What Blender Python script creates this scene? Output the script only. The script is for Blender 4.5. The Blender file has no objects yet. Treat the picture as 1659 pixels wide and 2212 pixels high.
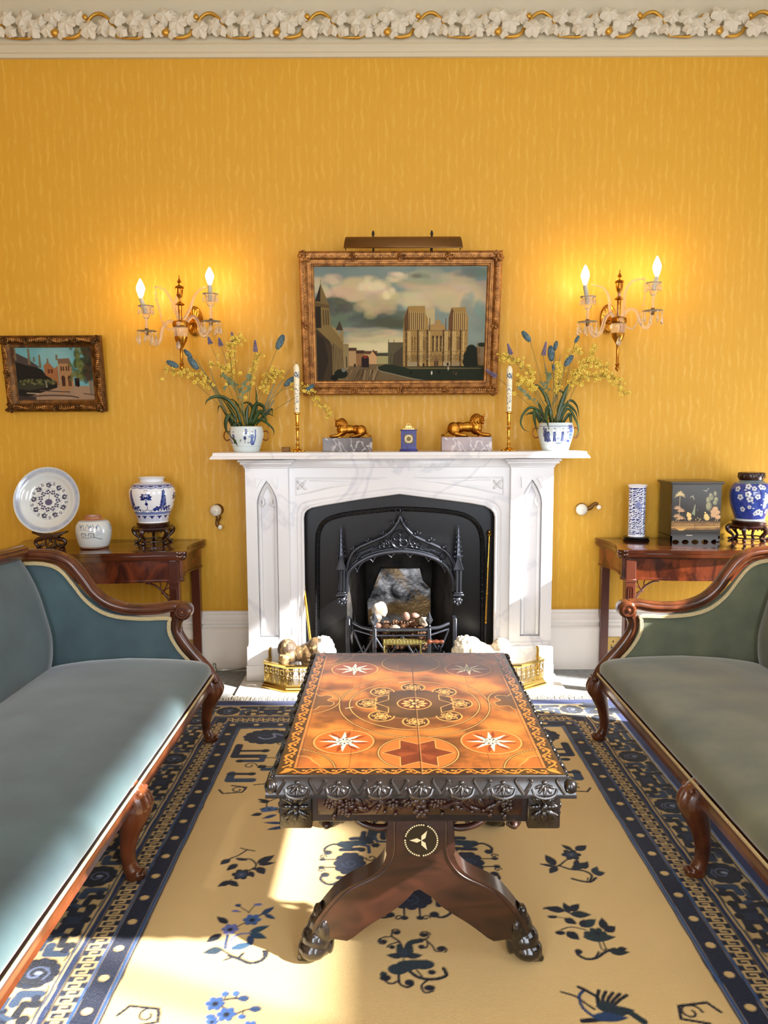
import bpy, bmesh, math, random
import numpy as np
from mathutils import Matrix, Vector
from math import sin, cos, pi, radians, sqrt, atan2
random.seed(7); RNG = np.random.default_rng(7)
S = bpy.context.scene
COL = S.collection

# ---------------------------------------------------------------- camera
F_PX, CAM_D, CAM_H = 1661.0, 4.28, 1.35
cam_rot = Matrix.Rotation(radians(-0.12), 3, 'Z') @ Matrix.Rotation(radians(90-6.05), 3, 'X') @ Matrix.Rotation(radians(-0.24), 3, 'Z')
cam_pos = Vector((0, -CAM_D, CAM_H))
cd = bpy.data.cameras.new('camera'); cam = bpy.data.objects.new('camera', cd); COL.objects.link(cam)
cd.sensor_fit = 'HORIZONTAL'; cd.sensor_width = 36.0; cd.lens = 36.0*F_PX/1659.0; cd.clip_start = 0.05; cd.clip_end = 60
cam.location = cam_pos; cam.rotation_euler = cam_rot.to_euler(); S.camera = cam
def _ray(x, y): return cam_rot @ Vector(((x-829.5)/F_PX, -(y-1106)/F_PX, -1.0))
def W(x, y, Y=0.0):            # survey: picture point -> point of the vertical plane at depth Y
    r = _ray(x, y); return cam_pos + r*((Y-cam_pos.y)/r.y)
def G(x, y, Z=0.0):            # survey: picture point -> point of the level plane at height Z
    r = _ray(x, y); return cam_pos + r*((Z-cam_pos.z)/r.z)

# ---------------------------------------------------------------- light, exposure
S.view_settings.view_transform = 'Standard'; S.view_settings.look = 'None'
S.view_settings.exposure = 0.42; S.view_settings.gamma = 1.0; S.view_settings.use_curve_mapping = False
wd = bpy.data.worlds.new('daylight_sky'); S.world = wd; wd.use_nodes = True
bgn = wd.node_tree.nodes['Background']; bgn.inputs[0].default_value = (0.62, 0.78, 1.0, 1); bgn.inputs[1].default_value = 1.6
def light(name, kind, loc, energy, col, rot=None, look=None, size=None, sy=None, angle=None, spread=None):
    d = bpy.data.lights.new(name, kind); o = bpy.data.objects.new(name, d); COL.objects.link(o)
    o.location = loc; d.energy = energy; d.color = col
    if look is not None: o.rotation_euler = Vector(look).to_track_quat('-Z', 'Y').to_euler()
    if kind == 'AREA':
        d.shape = 'RECTANGLE'; d.size = size; d.size_y = sy
        if spread: d.spread = radians(spread)
    if kind == 'POINT': d.shadow_soft_size = size
    if kind == 'SUN': d.angle = radians(angle)
    return o
SUN_AZ, SUN_EL = radians(20), radians(31)
sun_dir = Vector((-cos(SUN_EL)*cos(SUN_AZ), cos(SUN_EL)*sin(SUN_AZ), -sin(SUN_EL)))
light('sun', 'SUN', (6, -4, 4), 19.0, (1.0, 0.97, 0.93), look=sun_dir, angle=1.5)
light('window_and_fill_light', 'AREA', (-1.35, -5.9, 1.55), 56, (0.90, 0.95, 1.0), look=(0, 1, -0.13), size=1.25, sy=2.2)
light('window_and_fill_light', 'AREA', (1.35, -5.9, 1.55), 56, (0.90, 0.95, 1.0), look=(0, 1, -0.13), size=1.25, sy=2.2)
light('window_and_fill_light', 'AREA', (3.05, -3.8, 1.8), 36, (0.86, 0.93, 1.0), look=(-1, 0.1, -0.08), size=1.5, sy=2.4)

light('window_and_fill_light', 'AREA', (3.14, -.75, .62), 15, (1.0, 0.98, .95), look=(-1, 0.30, -0.10), size=.5, sy=.7)  # added low fill that brightens the wall under the right console
# ---------------------------------------------------------------- helpers
def lin(c):
    if isinstance(c, str): c = tuple(int(c[i:i+2], 16) for i in (0, 2, 4))
    return tuple(((v/255)/12.92 if v/255 <= .04045 else ((v/255+.055)/1.055)**2.4) for v in c)
def tag(o, label=None, cat=None, group=None, kind=None):
    if label: o['label'] = label
    if cat: o['category'] = cat
    if group: o['group'] = group
    if kind: o['kind'] = kind
    return o
ORG = {}
def thing(name, label, cat, loc=(0, 0, 0), rz=0.0, group=None):
    o = bpy.data.objects.new(name, None); COL.objects.link(o); o.empty_display_size = 0.05
    o.location = loc; o.rotation_euler = (0, 0, rz); ORG[o.name] = Matrix.Translation(loc) @ Matrix.Rotation(rz, 4, 'Z')
    return tag(o, label, cat, group)
def link_mesh(name, me, parent=None, origin=None):
    o = bpy.data.objects.new(name, me); COL.objects.link(o)
    if parent is not None:
        m = ORG[parent.name]; me.transform(m.inverted()); o.parent = parent; ORG[o.name] = m
    elif origin is not None:
        me.transform(Matrix.Translation(-Vector(origin))); o.location = origin; ORG[o.name] = Matrix.Translation(origin)
    else: ORG[o.name] = Matrix.Identity(4)
    return o
def kids(o): return [c for c in o.children]
def copy_tree(o, parent=None, label=None):
    c = o.copy(); COL.objects.link(c)
    if parent is not None: c.parent = parent
    if label: c['label'] = label
    for k in kids(o): copy_tree(k, c)
    return c
def smoothpath(pts, k):
    pts = [Vector(p) for p in pts]
    if k <= 1 or len(pts) < 3: return pts
    out = []
    for i in range(len(pts)-1):
        p0 = pts[i-1] if i else pts[0]*2-pts[1]; p1, p2 = pts[i], pts[i+1]
        p3 = pts[i+2] if i+2 < len(pts) else pts[-1]*2-pts[-2]
        for j in range(k):
            t = j/k; out.append(.5*((2*p1)+(p2-p0)*t+(2*p0-5*p1+4*p2-p3)*t*t+(3*p1-p0-3*p2+p3)*t*t*t))
    out.append(pts[-1]); return out
def sp2(pts, k=5):  # smooth 2d
    return [(p.x, p.y) for p in smoothpath([(a, b, 0) for a, b in pts], k)]
_TPL = {}
def sphere_tpl(n):
    if n not in _TPL:
        m = max(4, n*2//3); V = [(0, 0, 1)]; Fq = []
        for i in range(1, m):
            for j in range(n): V.append((sin(pi*i/m)*cos(2*pi*j/n), sin(pi*i/m)*sin(2*pi*j/n), cos(pi*i/m)))
        V.append((0, 0, -1)); L = len(V)-1
        for j in range(n): k = (j+1) % n; Fq.append((0, 1+j, 1+k, 1+k)); Fq.append((L, L-n+k, L-n+j, L-n+j))
        for i in range(m-2):
            for j in range(n): k = (j+1) % n; Fq.append((1+i*n+j, 1+(i+1)*n+j, 1+(i+1)*n+k, 1+i*n+k))
        _TPL[n] = (np.array(V, float), np.array(Fq))
    return _TPL[n]
class MB:
    def __init__(s): s.bm = bmesh.new(); s.eV, s.eF, s.eN = [], [], 0
    def _tf(s, vs, m):
        if m is not None: bmesh.ops.transform(s.bm, matrix=m, verts=vs)
    def box(s, c, d, rot=None, bev=0.0, seg=1):
        r = bmesh.ops.create_cube(s.bm, size=1.0); vs = r['verts']
        m = Matrix.Translation(c) @ (rot.to_4x4() if rot is not None else Matrix.Identity(4)) @ Matrix.Diagonal((d[0], d[1], d[2], 1))
        bmesh.ops.transform(s.bm, matrix=m, verts=vs)
        if bev:
            es = {e for v in vs for e in v.link_edges}
            bmesh.ops.bevel(s.bm, geom=list(es), offset=bev, segments=seg, profile=.5, affect='EDGES')
        return s
    def b6(s, x0, x1, y0, y1, z0, z1, bev=0.0, seg=1): return s.box(((x0+x1)/2, (y0+y1)/2, (z0+z1)/2), (abs(x1-x0), abs(y1-y0), abs(z1-z0)), None, bev, seg)
    def prism(s, pts, d0, d1, plane='xz', m=None, bev=0.0, seg=2):
        f = {'xz': lambda a, b, d: (a, d, b), 'xy': lambda a, b, d: (a, b, d), 'yz': lambda a, b, d: (d, a, b)}[plane]
        A = [s.bm.verts.new(f(a, b, d0)) for a, b in pts]; B = [s.bm.verts.new(f(a, b, d1)) for a, b in pts]
        n = len(pts); fs = [s.bm.faces.new(A), s.bm.faces.new(B[::-1])]
        for i in range(n): fs.append(s.bm.faces.new((A[i], B[i], B[(i+1) % n], A[(i+1) % n])))
        if bev:
            es = list({e for f_ in fs[:2] for e in f_.edges})
            bmesh.ops.bevel(s.bm, geom=es, offset=bev, segments=seg, profile=.5, affect='EDGES'); 
        s._tf(A+B, m) if not bev else None
        return s
    def tube(s, pts, r, n=8, k=1, cap=True, up=None, asp=1.0, closed=False):
        P = smoothpath(pts, k)
        if not isinstance(r, (list, tuple)): R = [r]*len(P)
        else:
            R = []
            for i in range(len(P)):
                t = i/(len(P)-1)*(len(r)-1); a = min(int(t), len(r)-2); R.append(r[a]+(r[a+1]-r[a])*(t-a))
        rings = []; N = None
        for i, p in enumerate(P):
            if closed: T = (P[(i+1) % len(P)]-P[i-1])
            else: T = (P[min(i+1, len(P)-1)]-P[max(i-1, 0)])
            if T.length < 1e-9: T = Vector((0, 0, 1))
            T.normalize()
            if up is not None: N = Vector(up)-T*T.dot(Vector(up))
            elif N is None:
                N = Vector((0, 0, 1)) if abs(T.z) < .9 else Vector((1, 0, 0)); N = N-T*T.dot(N)
            else: N = N-T*T.dot(N)
            if N.length < 1e-6: N = T.orthogonal()
            N.normalize(); B = T.cross(N)
            rings.append([s.bm.verts.new(p+(N*cos(2*pi*j/n)+B*sin(2*pi*j/n)*asp)*R[i]) for j in range(n)])
        for a in range(len(rings)-(0 if closed else 1)):
            A, B_ = rings[a], rings[(a+1) % len(rings)]
            for j in range(n): s.bm.faces.new((A[j], A[(j+1) % n], B_[(j+1) % n], B_[j]))
        if cap and not closed: s.bm.faces.new(rings[0][::-1]); s.bm.faces.new(rings[-1])
        return s
    def lathe(s, prof, o=(0, 0, 0), n=24, m=None, ex=1.0, ey=1.0, wob=None, cap=True):
        rings = []
        for (r, z) in prof:
            if r < 1e-5: rings.append([s.bm.verts.new((0, 0, z))])
            else: rings.append([s.bm.verts.new((r*cos(2*pi*j/n)*ex*(1+(wob(j/n, z) if wob else 0)), r*sin(2*pi*j/n)*ey*(1+(wob(j/n, z) if wob else 0)), z)) for j in range(n)])
        for a in range(len(rings)-1):
            A, B = rings[a], rings[a+1]
            for j in range(n):
                j2 = (j+1) % n
                if len(A) == 1 and len(B) == 1: break
                if len(A) == 1: s.bm.faces.new((A[0], B[j2], B[j]))
                elif len(B) == 1: s.bm.faces.new((A[j], A[j2], B[0]))
                else: s.bm.faces.new((A[j], A[j2], B[j2], B[j]))
        if cap and len(rings[0]) > 1: s.bm.faces.new(rings[0][::-1])
        if cap and len(rings[-1]) > 1: s.bm.faces.new(rings[-1])
        vs = [v for r in rings for v in r]
        s._tf(vs, Matrix.Translation(o) @ (m if m is not None else Matrix.Identity(4))); return s
    def ball(s, c, r, n=10, rot=None):
        if not isinstance(r, (tuple, list)): r = (r, r, r)
        V, Fq = sphere_tpl(n); P = V*np.array(r)
        if rot is not None: P = P@np.array(rot.to_3x3()).T
        s.eV.append(P+np.array(c)); s.eF.append(Fq+s.eN); s.eN += len(V); return s
    def flush(s):
        if not s.eV: return
        V = np.concatenate(s.eV); Q = np.concatenate(s.eF); me = bpy.data.meshes.new('tmp'); me.from_pydata(V.tolist(), [], [[int(i) for i in (q[:3] if q[3] == q[2] else q)] for q in Q]); s.bm.from_mesh(me); bpy.data.meshes.remove(me)
        s.eV, s.eF, s.eN = [], [], 0
    def surf(s, rows, closeu=False, closev=False):
        V = [[s.bm.verts.new(p) for p in r] for r in rows]; a = len(V); b = len(V[0])
        for i in range(a-(0 if closev else 1)):
            for j in range(b-(0 if closeu else 1)):
                s.bm.faces.new((V[i][j], V[i][(j+1) % b], V[(i+1) % a][(j+1) % b], V[(i+1) % a][j]))
        return V
    def ringframe(s, prof, x0, x1, z0, z1, y0=0.0):
        # prof: (inset from the outer edge, height off the wall)
        s.surf([[(x0+i, y0-h, z0+i), (x1-i, y0-h, z0+i), (x1-i, y0-h, z1-i), (x0+i, y0-h, z1-i)] for i, h in prof], closeu=True, closev=True); return s
    def build(s, name, mat, parent=None, origin=None, thr=38, mods=None, weld=False, smooth=True):
        s.flush(); bm = s.bm
        if weld: bmesh.ops.remove_doubles(bm, verts=bm.verts, dist=1e-5)
        bmesh.ops.recalc_face_normals(bm, faces=bm.faces)
        if smooth:
            for f in bm.faces: f.smooth = True
            ca = radians(thr)
            for e in bm.edges:
                if len(e.link_faces) == 2 and e.calc_face_angle(0) > ca: e.smooth = False
        me = bpy.data.meshes.new(name); bm.to_mesh(me); bm.free(); me.materials.append(mat)
        o = link_mesh(name, me, parent, origin)
        for m in (mods or []):
            md = o.modifiers.new(m[0], m[0])
            for k_, v in m[1].items(): setattr(md, k_, v)
        return o
def voxel(v, sm=3): return [('REMESH', dict(mode='VOXEL', voxel_size=v, use_smooth_shade=True)), ('SMOOTH', dict(factor=.5, iterations=sm))]

# ---------------------------------------------------------------- materials
def nd(t, kind, **kw):
    n = t.nodes.new(kind)
    for k, v in kw.items(): setattr(n, k, v)
    return n
def mat(name, col=(200, 200, 200), rough=.5, metal=0.0, col2=None, vs=6.0, st=(1, 1, 1), vd=4.0, vr=(.35, .65), bump=0.0, bs=60.0, bst=None,
        coat=0.0, sheen=0.0, trans=0.0, emis=None, es=0.0, spec=None, dist=0.0, attr=None, ior=None, col3=None, v3=(20.0, .5, .6), rough2=None):
    m = bpy.data.materials.new(name); m.use_nodes = True; t = m.node_tree; b = t.nodes['Principled BSDF']; L = t.links.new
    tc = nd(t, 'ShaderNodeTexCoord'); mp = nd(t, 'ShaderNodeMapping'); mp.inputs['Scale'].default_value = st; L(tc.outputs['Object'], mp.inputs[0])
    base = (*lin(col), 1); b.inputs['Base Color'].default_value = base
    b.inputs['Roughness'].default_value = rough; b.inputs['Metallic'].default_value = metal
    cs = None
    if attr:
        a = nd(t, 'ShaderNodeAttribute'); a.attribute_name = attr; cs = a.outputs['Color']
    if col2 is not None:
        n = nd(t, 'ShaderNodeTexNoise'); n.inputs['Scale'].default_value = vs; n.inputs['Detail'].default_value = vd; n.inputs['Distortion'].default_value = dist
        L(mp.outputs[0], n.inputs['Vector'])
        r = nd(t, 'ShaderNodeValToRGB'); r.color_ramp.elements[0].position = vr[0]; r.color_ramp.elements[1].position = vr[1]
        r.color_ramp.elements[0].color = base; r.color_ramp.elements[1].color = (*lin(col2), 1); L(n.outputs['Fac'], r.inputs[0]); cs = r.outputs[0]
        if rough2 is not None:
            q = nd(t, 'ShaderNodeMapRange'); q.inputs['From Min'].default_value = vr[0]; q.inputs['From Max'].default_value = vr[1]
            q.inputs['To Min'].default_value = rough; q.inputs['To Max'].default_value = rough2; L(n.outputs['Fac'], q.inputs[0]); L(q.outputs[0], b.inputs['Roughness'])
    if col3 is not None:
        n3 = nd(t, 'ShaderNodeTexNoise'); n3.inputs['Scale'].default_value = v3[0]; n3.inputs['Detail'].default_value = 5; n3.inputs['Distortion'].default_value = 1.0; L(mp.outputs[0], n3.inputs['Vector'])
        r3 = nd(t, 'ShaderNodeMapRange'); r3.inputs['From Min'].default_value = v3[1]; r3.inputs['From Max'].default_value = v3[2]; L(n3.outputs['Fac'], r3.inputs[0])
        mx = nd(t, 'ShaderNodeMix', data_type='RGBA'); L(r3.outputs[0], mx.inputs[0]); mx.inputs[7].default_value = (*lin(col3), 1)
        if cs: L(cs, mx.inputs[6])
        else: mx.inputs[6].default_value = base
        cs = mx.outputs[2]
    if cs: L(cs, b.inputs['Base Color'])
    if bump:
        n2 = nd(t, 'ShaderNodeTexNoise'); n2.inputs['Scale'].default_value = bs; n2.inputs['Detail'].default_value = 3
        if bst is not None:
            mp2 = nd(t, 'ShaderNodeMapping'); mp2.inputs['Scale'].default_value = bst; L(tc.outputs['Object'], mp2.inputs[0]); L(mp2.outputs[0], n2.inputs['Vector'])
        else: L(tc.outputs['Object'], n2.inputs['Vector'])
        bp = nd(t, 'ShaderNodeBump'); bp.inputs['Strength'].default_value = min(bump, 1.0); bp.inputs['Distance'].default_value = .004*max(1, bump); L(n2.outputs['Fac'], bp.inputs['Height']); L(bp.outputs[0], b.inputs['Normal'])
    if coat: b.inputs['Coat Weight'].default_value = coat; b.inputs['Coat Roughness'].default_value = .12
    if sheen: b.inputs['Sheen Weight'].default_value = sheen; b.inputs['Sheen Roughness'].default_value = .4
    if trans: b.inputs['Transmission Weight'].default_value = trans
    if ior: b.inputs['IOR'].default_value = ior
    if spec is not None: b.inputs['Specular IOR Level'].default_value = spec
    if emis: b.inputs['Emission Color'].default_value = (*lin(emis), 1); b.inputs['Emission Strength'].default_value = es
    return m
def veined(name, col, vein, rough=.25, scale=3.0, width=.04, bump=0.0, col2=None):
    m = mat(name, col, rough, col2=col2 or col, vs=scale*1.5, bump=bump); t = m.node_tree; b = t.nodes['Principled BSDF']; L = t.links.new
    tc = t.nodes['Texture Coordinate']; n = nd(t, 'ShaderNodeTexNoise'); n.inputs['Scale'].default_value = scale; n.inputs['Detail'].default_value = 6; n.inputs['Distortion'].default_value = 1.2
    L(tc.outputs['Object'], n.inputs['Vector'])
    a = nd(t, 'ShaderNodeMath', operation='SUBTRACT'); a.inputs[1].default_value = .5; L(n.outputs['Fac'], a.inputs[0])
    a2 = nd(t, 'ShaderNodeMath', operation='ABSOLUTE'); L(a.outputs[0], a2.inputs[0])
    r = nd(t, 'ShaderNodeMapRange'); r.inputs['From Min'].default_value = 0; r.inputs['From Max'].default_value = width; r.inputs['To Min'].default_value = 1; r.inputs['To Max'].default_value = 0; L(a2.outputs[0], r.inputs[0])
    mx = nd(t, 'ShaderNodeMix', data_type='RGBA'); L(r.outputs[0], mx.inputs[0])
    src = b.inputs['Base Color'].links[0].from_socket; L(src, mx.inputs[6]); mx.inputs[7].default_value = (*lin(vein), 1); L(mx.outputs[2], b.inputs['Base Color'])
    return m

# ---------------------------------------------------------------- drawn patterns: a small raster that becomes the colour attribute of a dense mesh
def vnoise(nx, ny, cx, cy, oct=4, seed=1, pers=.5):
    g = np.random.default_rng(seed); out = np.zeros((ny, nx)); amp = 1; tot = 0
    for o in range(oct):
        gx, gy = max(2, int(cx*2**o))+2, max(2, int(cy*2**o))+2; a = g.random((gy, gx))
        x = np.linspace(0, gx-2.001, nx); y = np.linspace(0, gy-2.001, ny); xi = x.astype(int); yi = y.astype(int)
        fx = x-xi; fy = (y-yi)[:, None]; fx = fx*fx*(3-2*fx); fy = fy*fy*(3-2*fy)
        r0 = a[yi][:, xi]*(1-fx)+a[yi][:, xi+1]*fx; r1 = a[yi+1][:, xi]*(1-fx)+a[yi+1][:, xi+1]*fx
        out += amp*(r0*(1-fy)+r1*fy); tot += amp; amp *= pers
    return out/tot
class Cv:
    def __init__(s, x0, x1, y0, y1, res, base):
        s.x0, s.y0, s.x1, s.y1 = x0, y0, x1, y1; s.nx = int(round((x1-x0)/res))+1; s.ny = int(round((y1-y0)/res))+1
        s.px = (x1-x0)/(s.nx-1); s.X = np.linspace(x0, x1, s.nx); s.Y = np.linspace(y0, y1, s.ny)
        s.a = np.empty((s.ny, s.nx, 3)); s.a[:] = lin(base)
    def _win(s, xa, xb, ya, yb):
        i0 = max(0, int((xa-s.x0)/s.px)-1); i1 = min(s.nx, int((xb-s.x0)/s.px)+3); j0 = max(0, int((ya-s.y0)/s.px)-1); j1 = min(s.ny, int((yb-s.y0)/s.px)+3)
        return (j0, j1, i0, i1) if i1 > i0 and j1 > j0 else None
    def _put(s, w, al, col):
        j0, j1, i0, i1 = w; al = al[..., None]; s.a[j0:j1, i0:i1] = s.a[j0:j1, i0:i1]*(1-al)+np.array(lin(col))*al
    @staticmethod
    def _segd(px, py, A, B):
        dx, dy = B[0]-A[0], B[1]-A[1]; l = dx*dx+dy*dy+1e-12; t = np.clip(((px-A[0])*dx+(py-A[1])*dy)/l, 0, 1)
        return np.hypot(px-A[0]-t*dx, py-A[1]-t*dy), t
    def line(s, pts, w, col, w2=None, k=1):
        if k > 1: pts = sp2([(p[0], p[1]) for p in pts], k)
        w2 = w if w2 is None else w2; n = len(pts)-1; mw = max(w, w2)/2
        xs = [p[0] for p in pts]; ys = [p[1] for p in pts]; q = s._win(min(xs)-mw, max(xs)+mw, min(ys)-mw, max(ys)+mw)
        if not q: return s
        gx, gy = np.meshgrid(s.X[q[2]:q[3]], s.Y[q[0]:q[1]]); d = np.full(gx.shape, 9.0)
        for i in range(n):
            dd, t = s._segd(gx, gy, pts[i], pts[i+1]); d = np.minimum(d, dd-(w+(w2-w)*(i+t)/n)/2)
        s._put(q, np.clip(.5-d/s.px, 0, 1), col); return s
    def poly(s, pts, col, al=1.0, soft=0.0):
        xs = [p[0] for p in pts]; ys = [p[1] for p in pts]; q = s._win(min(xs), max(xs), min(ys), max(ys))
        if not q: return s
        gx, gy = np.meshgrid(s.X[q[2]:q[3]], s.Y[q[0]:q[1]]); ins = np.zeros(gx.shape, bool); d = np.full(gx.shape, 9.0); n = len(pts)
        for i in range(n):
            A, B = pts[i], pts[(i+1) % n]; dd, _ = s._segd(gx, gy, A, B); d = np.minimum(d, dd)
            if A[1] != B[1]: ins ^= ((A[1] > gy) != (B[1] > gy)) & (gx < (B[0]-A[0])*(gy-A[1])/(B[1]-A[1])+A[0])
        sd = np.where(ins, d, -d); s._put(q, np.clip(.5+sd/(s.px+soft), 0, 1)*al, col); return s
    def ell(s, c, rx, ry, col, rot=0.0, al=1.0, soft=0.0, ring=None):
        m = max(rx, ry)+(ring or 0); q = s._win(c[0]-m, c[0]+m, c[1]-m, c[1]+m)
        if not q: return s
        gx, gy = np.meshgrid(s.X[q[2]:q[3]], s.Y[q[0]:q[1]]); dx, dy = gx-c[0], gy-c[1]
        u = dx*cos(rot)+dy*sin(rot); v = -dx*sin(rot)+dy*cos(rot); d = (np.hypot(u/rx, v/ry)-1)*min(rx, ry)
        if ring: d = np.abs(d)-ring/2
        s._put(q, np.clip(.5-d/(s.px+soft), 0, 1)*al, col); return s
    def leaf(s, A, B, w, col, bend=0.0):
        ax, ay = A; dx, dy = B[0]-ax, B[1]-ay; l = sqrt(dx*dx+dy*dy)+1e-9; nx, ny = -dy/l, dx/l; up, dn = [], []
        for i in range(9):
            t = i/8; h = w*sin(pi*t**.8)*.5; o = bend*sin(pi*t)*l
            up.append((ax+dx*t+nx*(o+h), ay+dy*t+ny*(o+h))); dn.append((ax+dx*t+nx*(o-h), ay+dy*t+ny*(o-h)))
        return s.poly(up+dn[::-1], col)
    def flower(s, c, r, col, n=6, cen=None, ph=0.0, lob=.28):
        pts = [(c[0]+r*(1-lob+lob*abs(cos(n*a/2+ph)))*cos(a), c[1]+r*(1-lob+lob*abs(cos(n*a/2+ph)))*sin(a)) for a in [2*pi*i/48 for i in range(48)]]
        s.poly(pts, col)
        if cen: s.ell(c, r*.3, r*.3, cen)
        return s
    def curl(s, c, r, a0, turns, w, col, w2=None):
        n = 20; pts = [(c[0]+r*(1-.75*i/n)*cos(a0+turns*2*pi*i/n), c[1]+r*(1-.75*i/n)*sin(a0+turns*2*pi*i/n)) for i in range(n+1)]
        return s.line(pts, w, col, w2)
    def mesh(s, name, fn, material, parent=None, origin=None, wrap=False, hgt=None):
        """fn(X,Y grids) -> xyz; wrap closes in x"""
        gx, gy = np.meshgrid(s.X, s.Y); x, y, z = fn(gx, gy); ny, nx = s.ny, s.nx
        co = np.stack([x, y, z], -1).reshape(-1, 3).astype('f'); idx = np.arange(nx*ny).reshape(ny, nx)
        q = np.stack([idx[:-1, :-1], idx[:-1, 1:], idx[1:, 1:], idx[1:, :-1]], -1).reshape(-1, 4)
        me = bpy.data.meshes.new(name); me.vertices.add(len(co)); me.vertices.foreach_set('co', co.ravel())
        me.loops.add(q.size); me.loops.foreach_set('vertex_index', q.ravel().astype('i')); me.polygons.add(len(q))
        me.polygons.foreach_set('loop_start', (np.arange(len(q))*4).astype('i')); me.polygons.foreach_set('loop_total', np.full(len(q), 4, 'i'))
        me.polygons.foreach_set('use_smooth', np.ones(len(q), bool)); me.update(calc_edges=True)
        at = me.color_attributes.new('paint', 'FLOAT_COLOR', 'POINT'); rgba = np.ones((nx*ny, 4), 'f'); rgba[:, :3] = s.a.reshape(-1, 3); at.data.foreach_set('color', rgba.ravel())
        me.materials.append(material); return link_mesh(name, me, parent, origin)
# ================================================================ MATERIALS
M = {}
M['silk'] = mat('yellow_moire_silk', (222, 163, 52), .42, spec=.35)
def _silk():
    m = M['silk']; t = m.node_tree; b = t.nodes['Principled BSDF']; L = t.links.new; tc = t.nodes['Texture Coordinate']
    sep = nd(t, 'ShaderNodeSeparateXYZ'); L(tc.outputs['Object'], sep.inputs[0])
    # watered-silk figure: warped vertical ribbons whose edges form closed lozenges
    mp = nd(t, 'ShaderNodeMapping'); mp.inputs['Scale'].default_value = (9, 1, 7); L(tc.outputs['Object'], mp.inputs[0])
    n = nd(t, 'ShaderNodeTexNoise'); n.inputs['Scale'].default_value = 1.6; n.inputs['Detail'].default_value = 4; L(mp.outputs[0], n.inputs['Vector'])
    mp2 = nd(t, 'ShaderNodeMapping'); mp2.inputs['Scale'].default_value = (14, 1, 12); L(tc.outputs['Object'], mp2.inputs[0])
    n2 = nd(t, 'ShaderNodeTexNoise'); n2.inputs['Scale'].default_value = 1.0; n2.inputs['Detail'].default_value = 3; n2.inputs['Distortion'].default_value = .2; L(mp2.outputs[0], n2.inputs['Vector'])
    ad = nd(t, 'ShaderNodeMath', operation='MULTIPLY_ADD'); L(n2.outputs['Fac'], ad.inputs[0]); ad.inputs[1].default_value = 8.0
    sx = nd(t, 'ShaderNodeMath', operation='MULTIPLY'); sx.inputs[1].default_value = 150.0; L(sep.outputs[0], sx.inputs[0]); L(sx.outputs[0], ad.inputs[2])
    sn = nd(t, 'ShaderNodeMath', operation='SINE'); L(ad.outputs[0], sn.inputs[0])
    hi = nd(t, 'ShaderNodeMapRange'); hi.inputs['From Min'].default_value = .1; hi.inputs['From Max'].default_value = 1.0; L(sn.outputs[0], hi.inputs[0])
    band = nd(t, 'ShaderNodeMapRange'); band.inputs['From Min'].default_value = .40; band.inputs['From Max'].default_value = .62; L(n.outputs['Fac'], band.inputs[0])
    f = nd(t, 'ShaderNodeMath', operation='MULTIPLY'); L(hi.outputs[0], f.inputs[0]); L(band.outputs[0], f.inputs[1])
    f2 = nd(t, 'ShaderNodeMath', operation='MULTIPLY'); L(f.outputs[0], f2.inputs[0]); f2.inputs[1].default_value = .38
    mx = nd(t, 'ShaderNodeMix', data_type='RGBA'); L(f2.outputs[0], mx.inputs[0]); mx.inputs[6].default_value = (*lin((208, 157, 46)), 1); mx.inputs[7].default_value = (*lin((226, 183, 86)), 1)
    mp3 = nd(t, 'ShaderNodeMapping'); mp3.inputs['Scale'].default_value = (240, 1, 3); L(tc.outputs['Object'], mp3.inputs[0])
    n3 = nd(t, 'ShaderNodeTexNoise'); n3.inputs['Scale'].default_value = 1.0; n3.inputs['Detail'].default_value = 2; L(mp3.outputs[0], n3.inputs['Vector'])
    hs = nd(t, 'ShaderNodeHueSaturation'); L(mx.outputs[2], hs.inputs['Color']); q = nd(t, 'ShaderNodeMapRange'); q.inputs['To Min'].default_value = .90; q.inputs['To Max'].default_value = 1.10; L(n3.outputs['Fac'], q.inputs[0]); L(q.outputs[0], hs.inputs['Value'])
    L(hs.outputs[0], b.inputs['Base Color'])
    rr = nd(t, 'ShaderNodeMapRange'); rr.inputs['To Min'].default_value = .5; rr.inputs['To Max'].default_value = .3; L(f.outputs[0], rr.inputs[0]); L(rr.outputs[0], b.inputs['Roughness'])
_silk()
M['plaster'] = mat('cream_plaster', (204, 195, 168), .6, bump=.1, bs=40)
M['leafwhite'] = mat('cornice_leaf_white', (208, 200, 180), .55, bump=.25, bs=90)
M['gilt'] = mat('gilding', (196, 150, 60), .36, .7, bump=.2, bs=120)
M['paint'] = mat('white_gloss_paint', (232, 228, 222), .35, bump=.05, bs=30)
M['carpet'] = mat('grey_carpet', (138, 140, 140), .95, col2=(158, 160, 158), vs=40, bump=.8, bs=500, spec=.1)
M['marble'] = veined('white_marble', (226, 226, 229), (214, 214, 220), .22, 1.3, .02, col2=(234, 233, 234))
M['hearthm'] = veined('hearth_marble', (224, 221, 214), (202, 196, 184), .18, 3, .05)
M['ceil'] = mat('ceiling_white', (236, 232, 222), .7)
M['glass'] = mat('window_glass', (255, 255, 255), .02, trans=1.0, ior=1.02)

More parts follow.
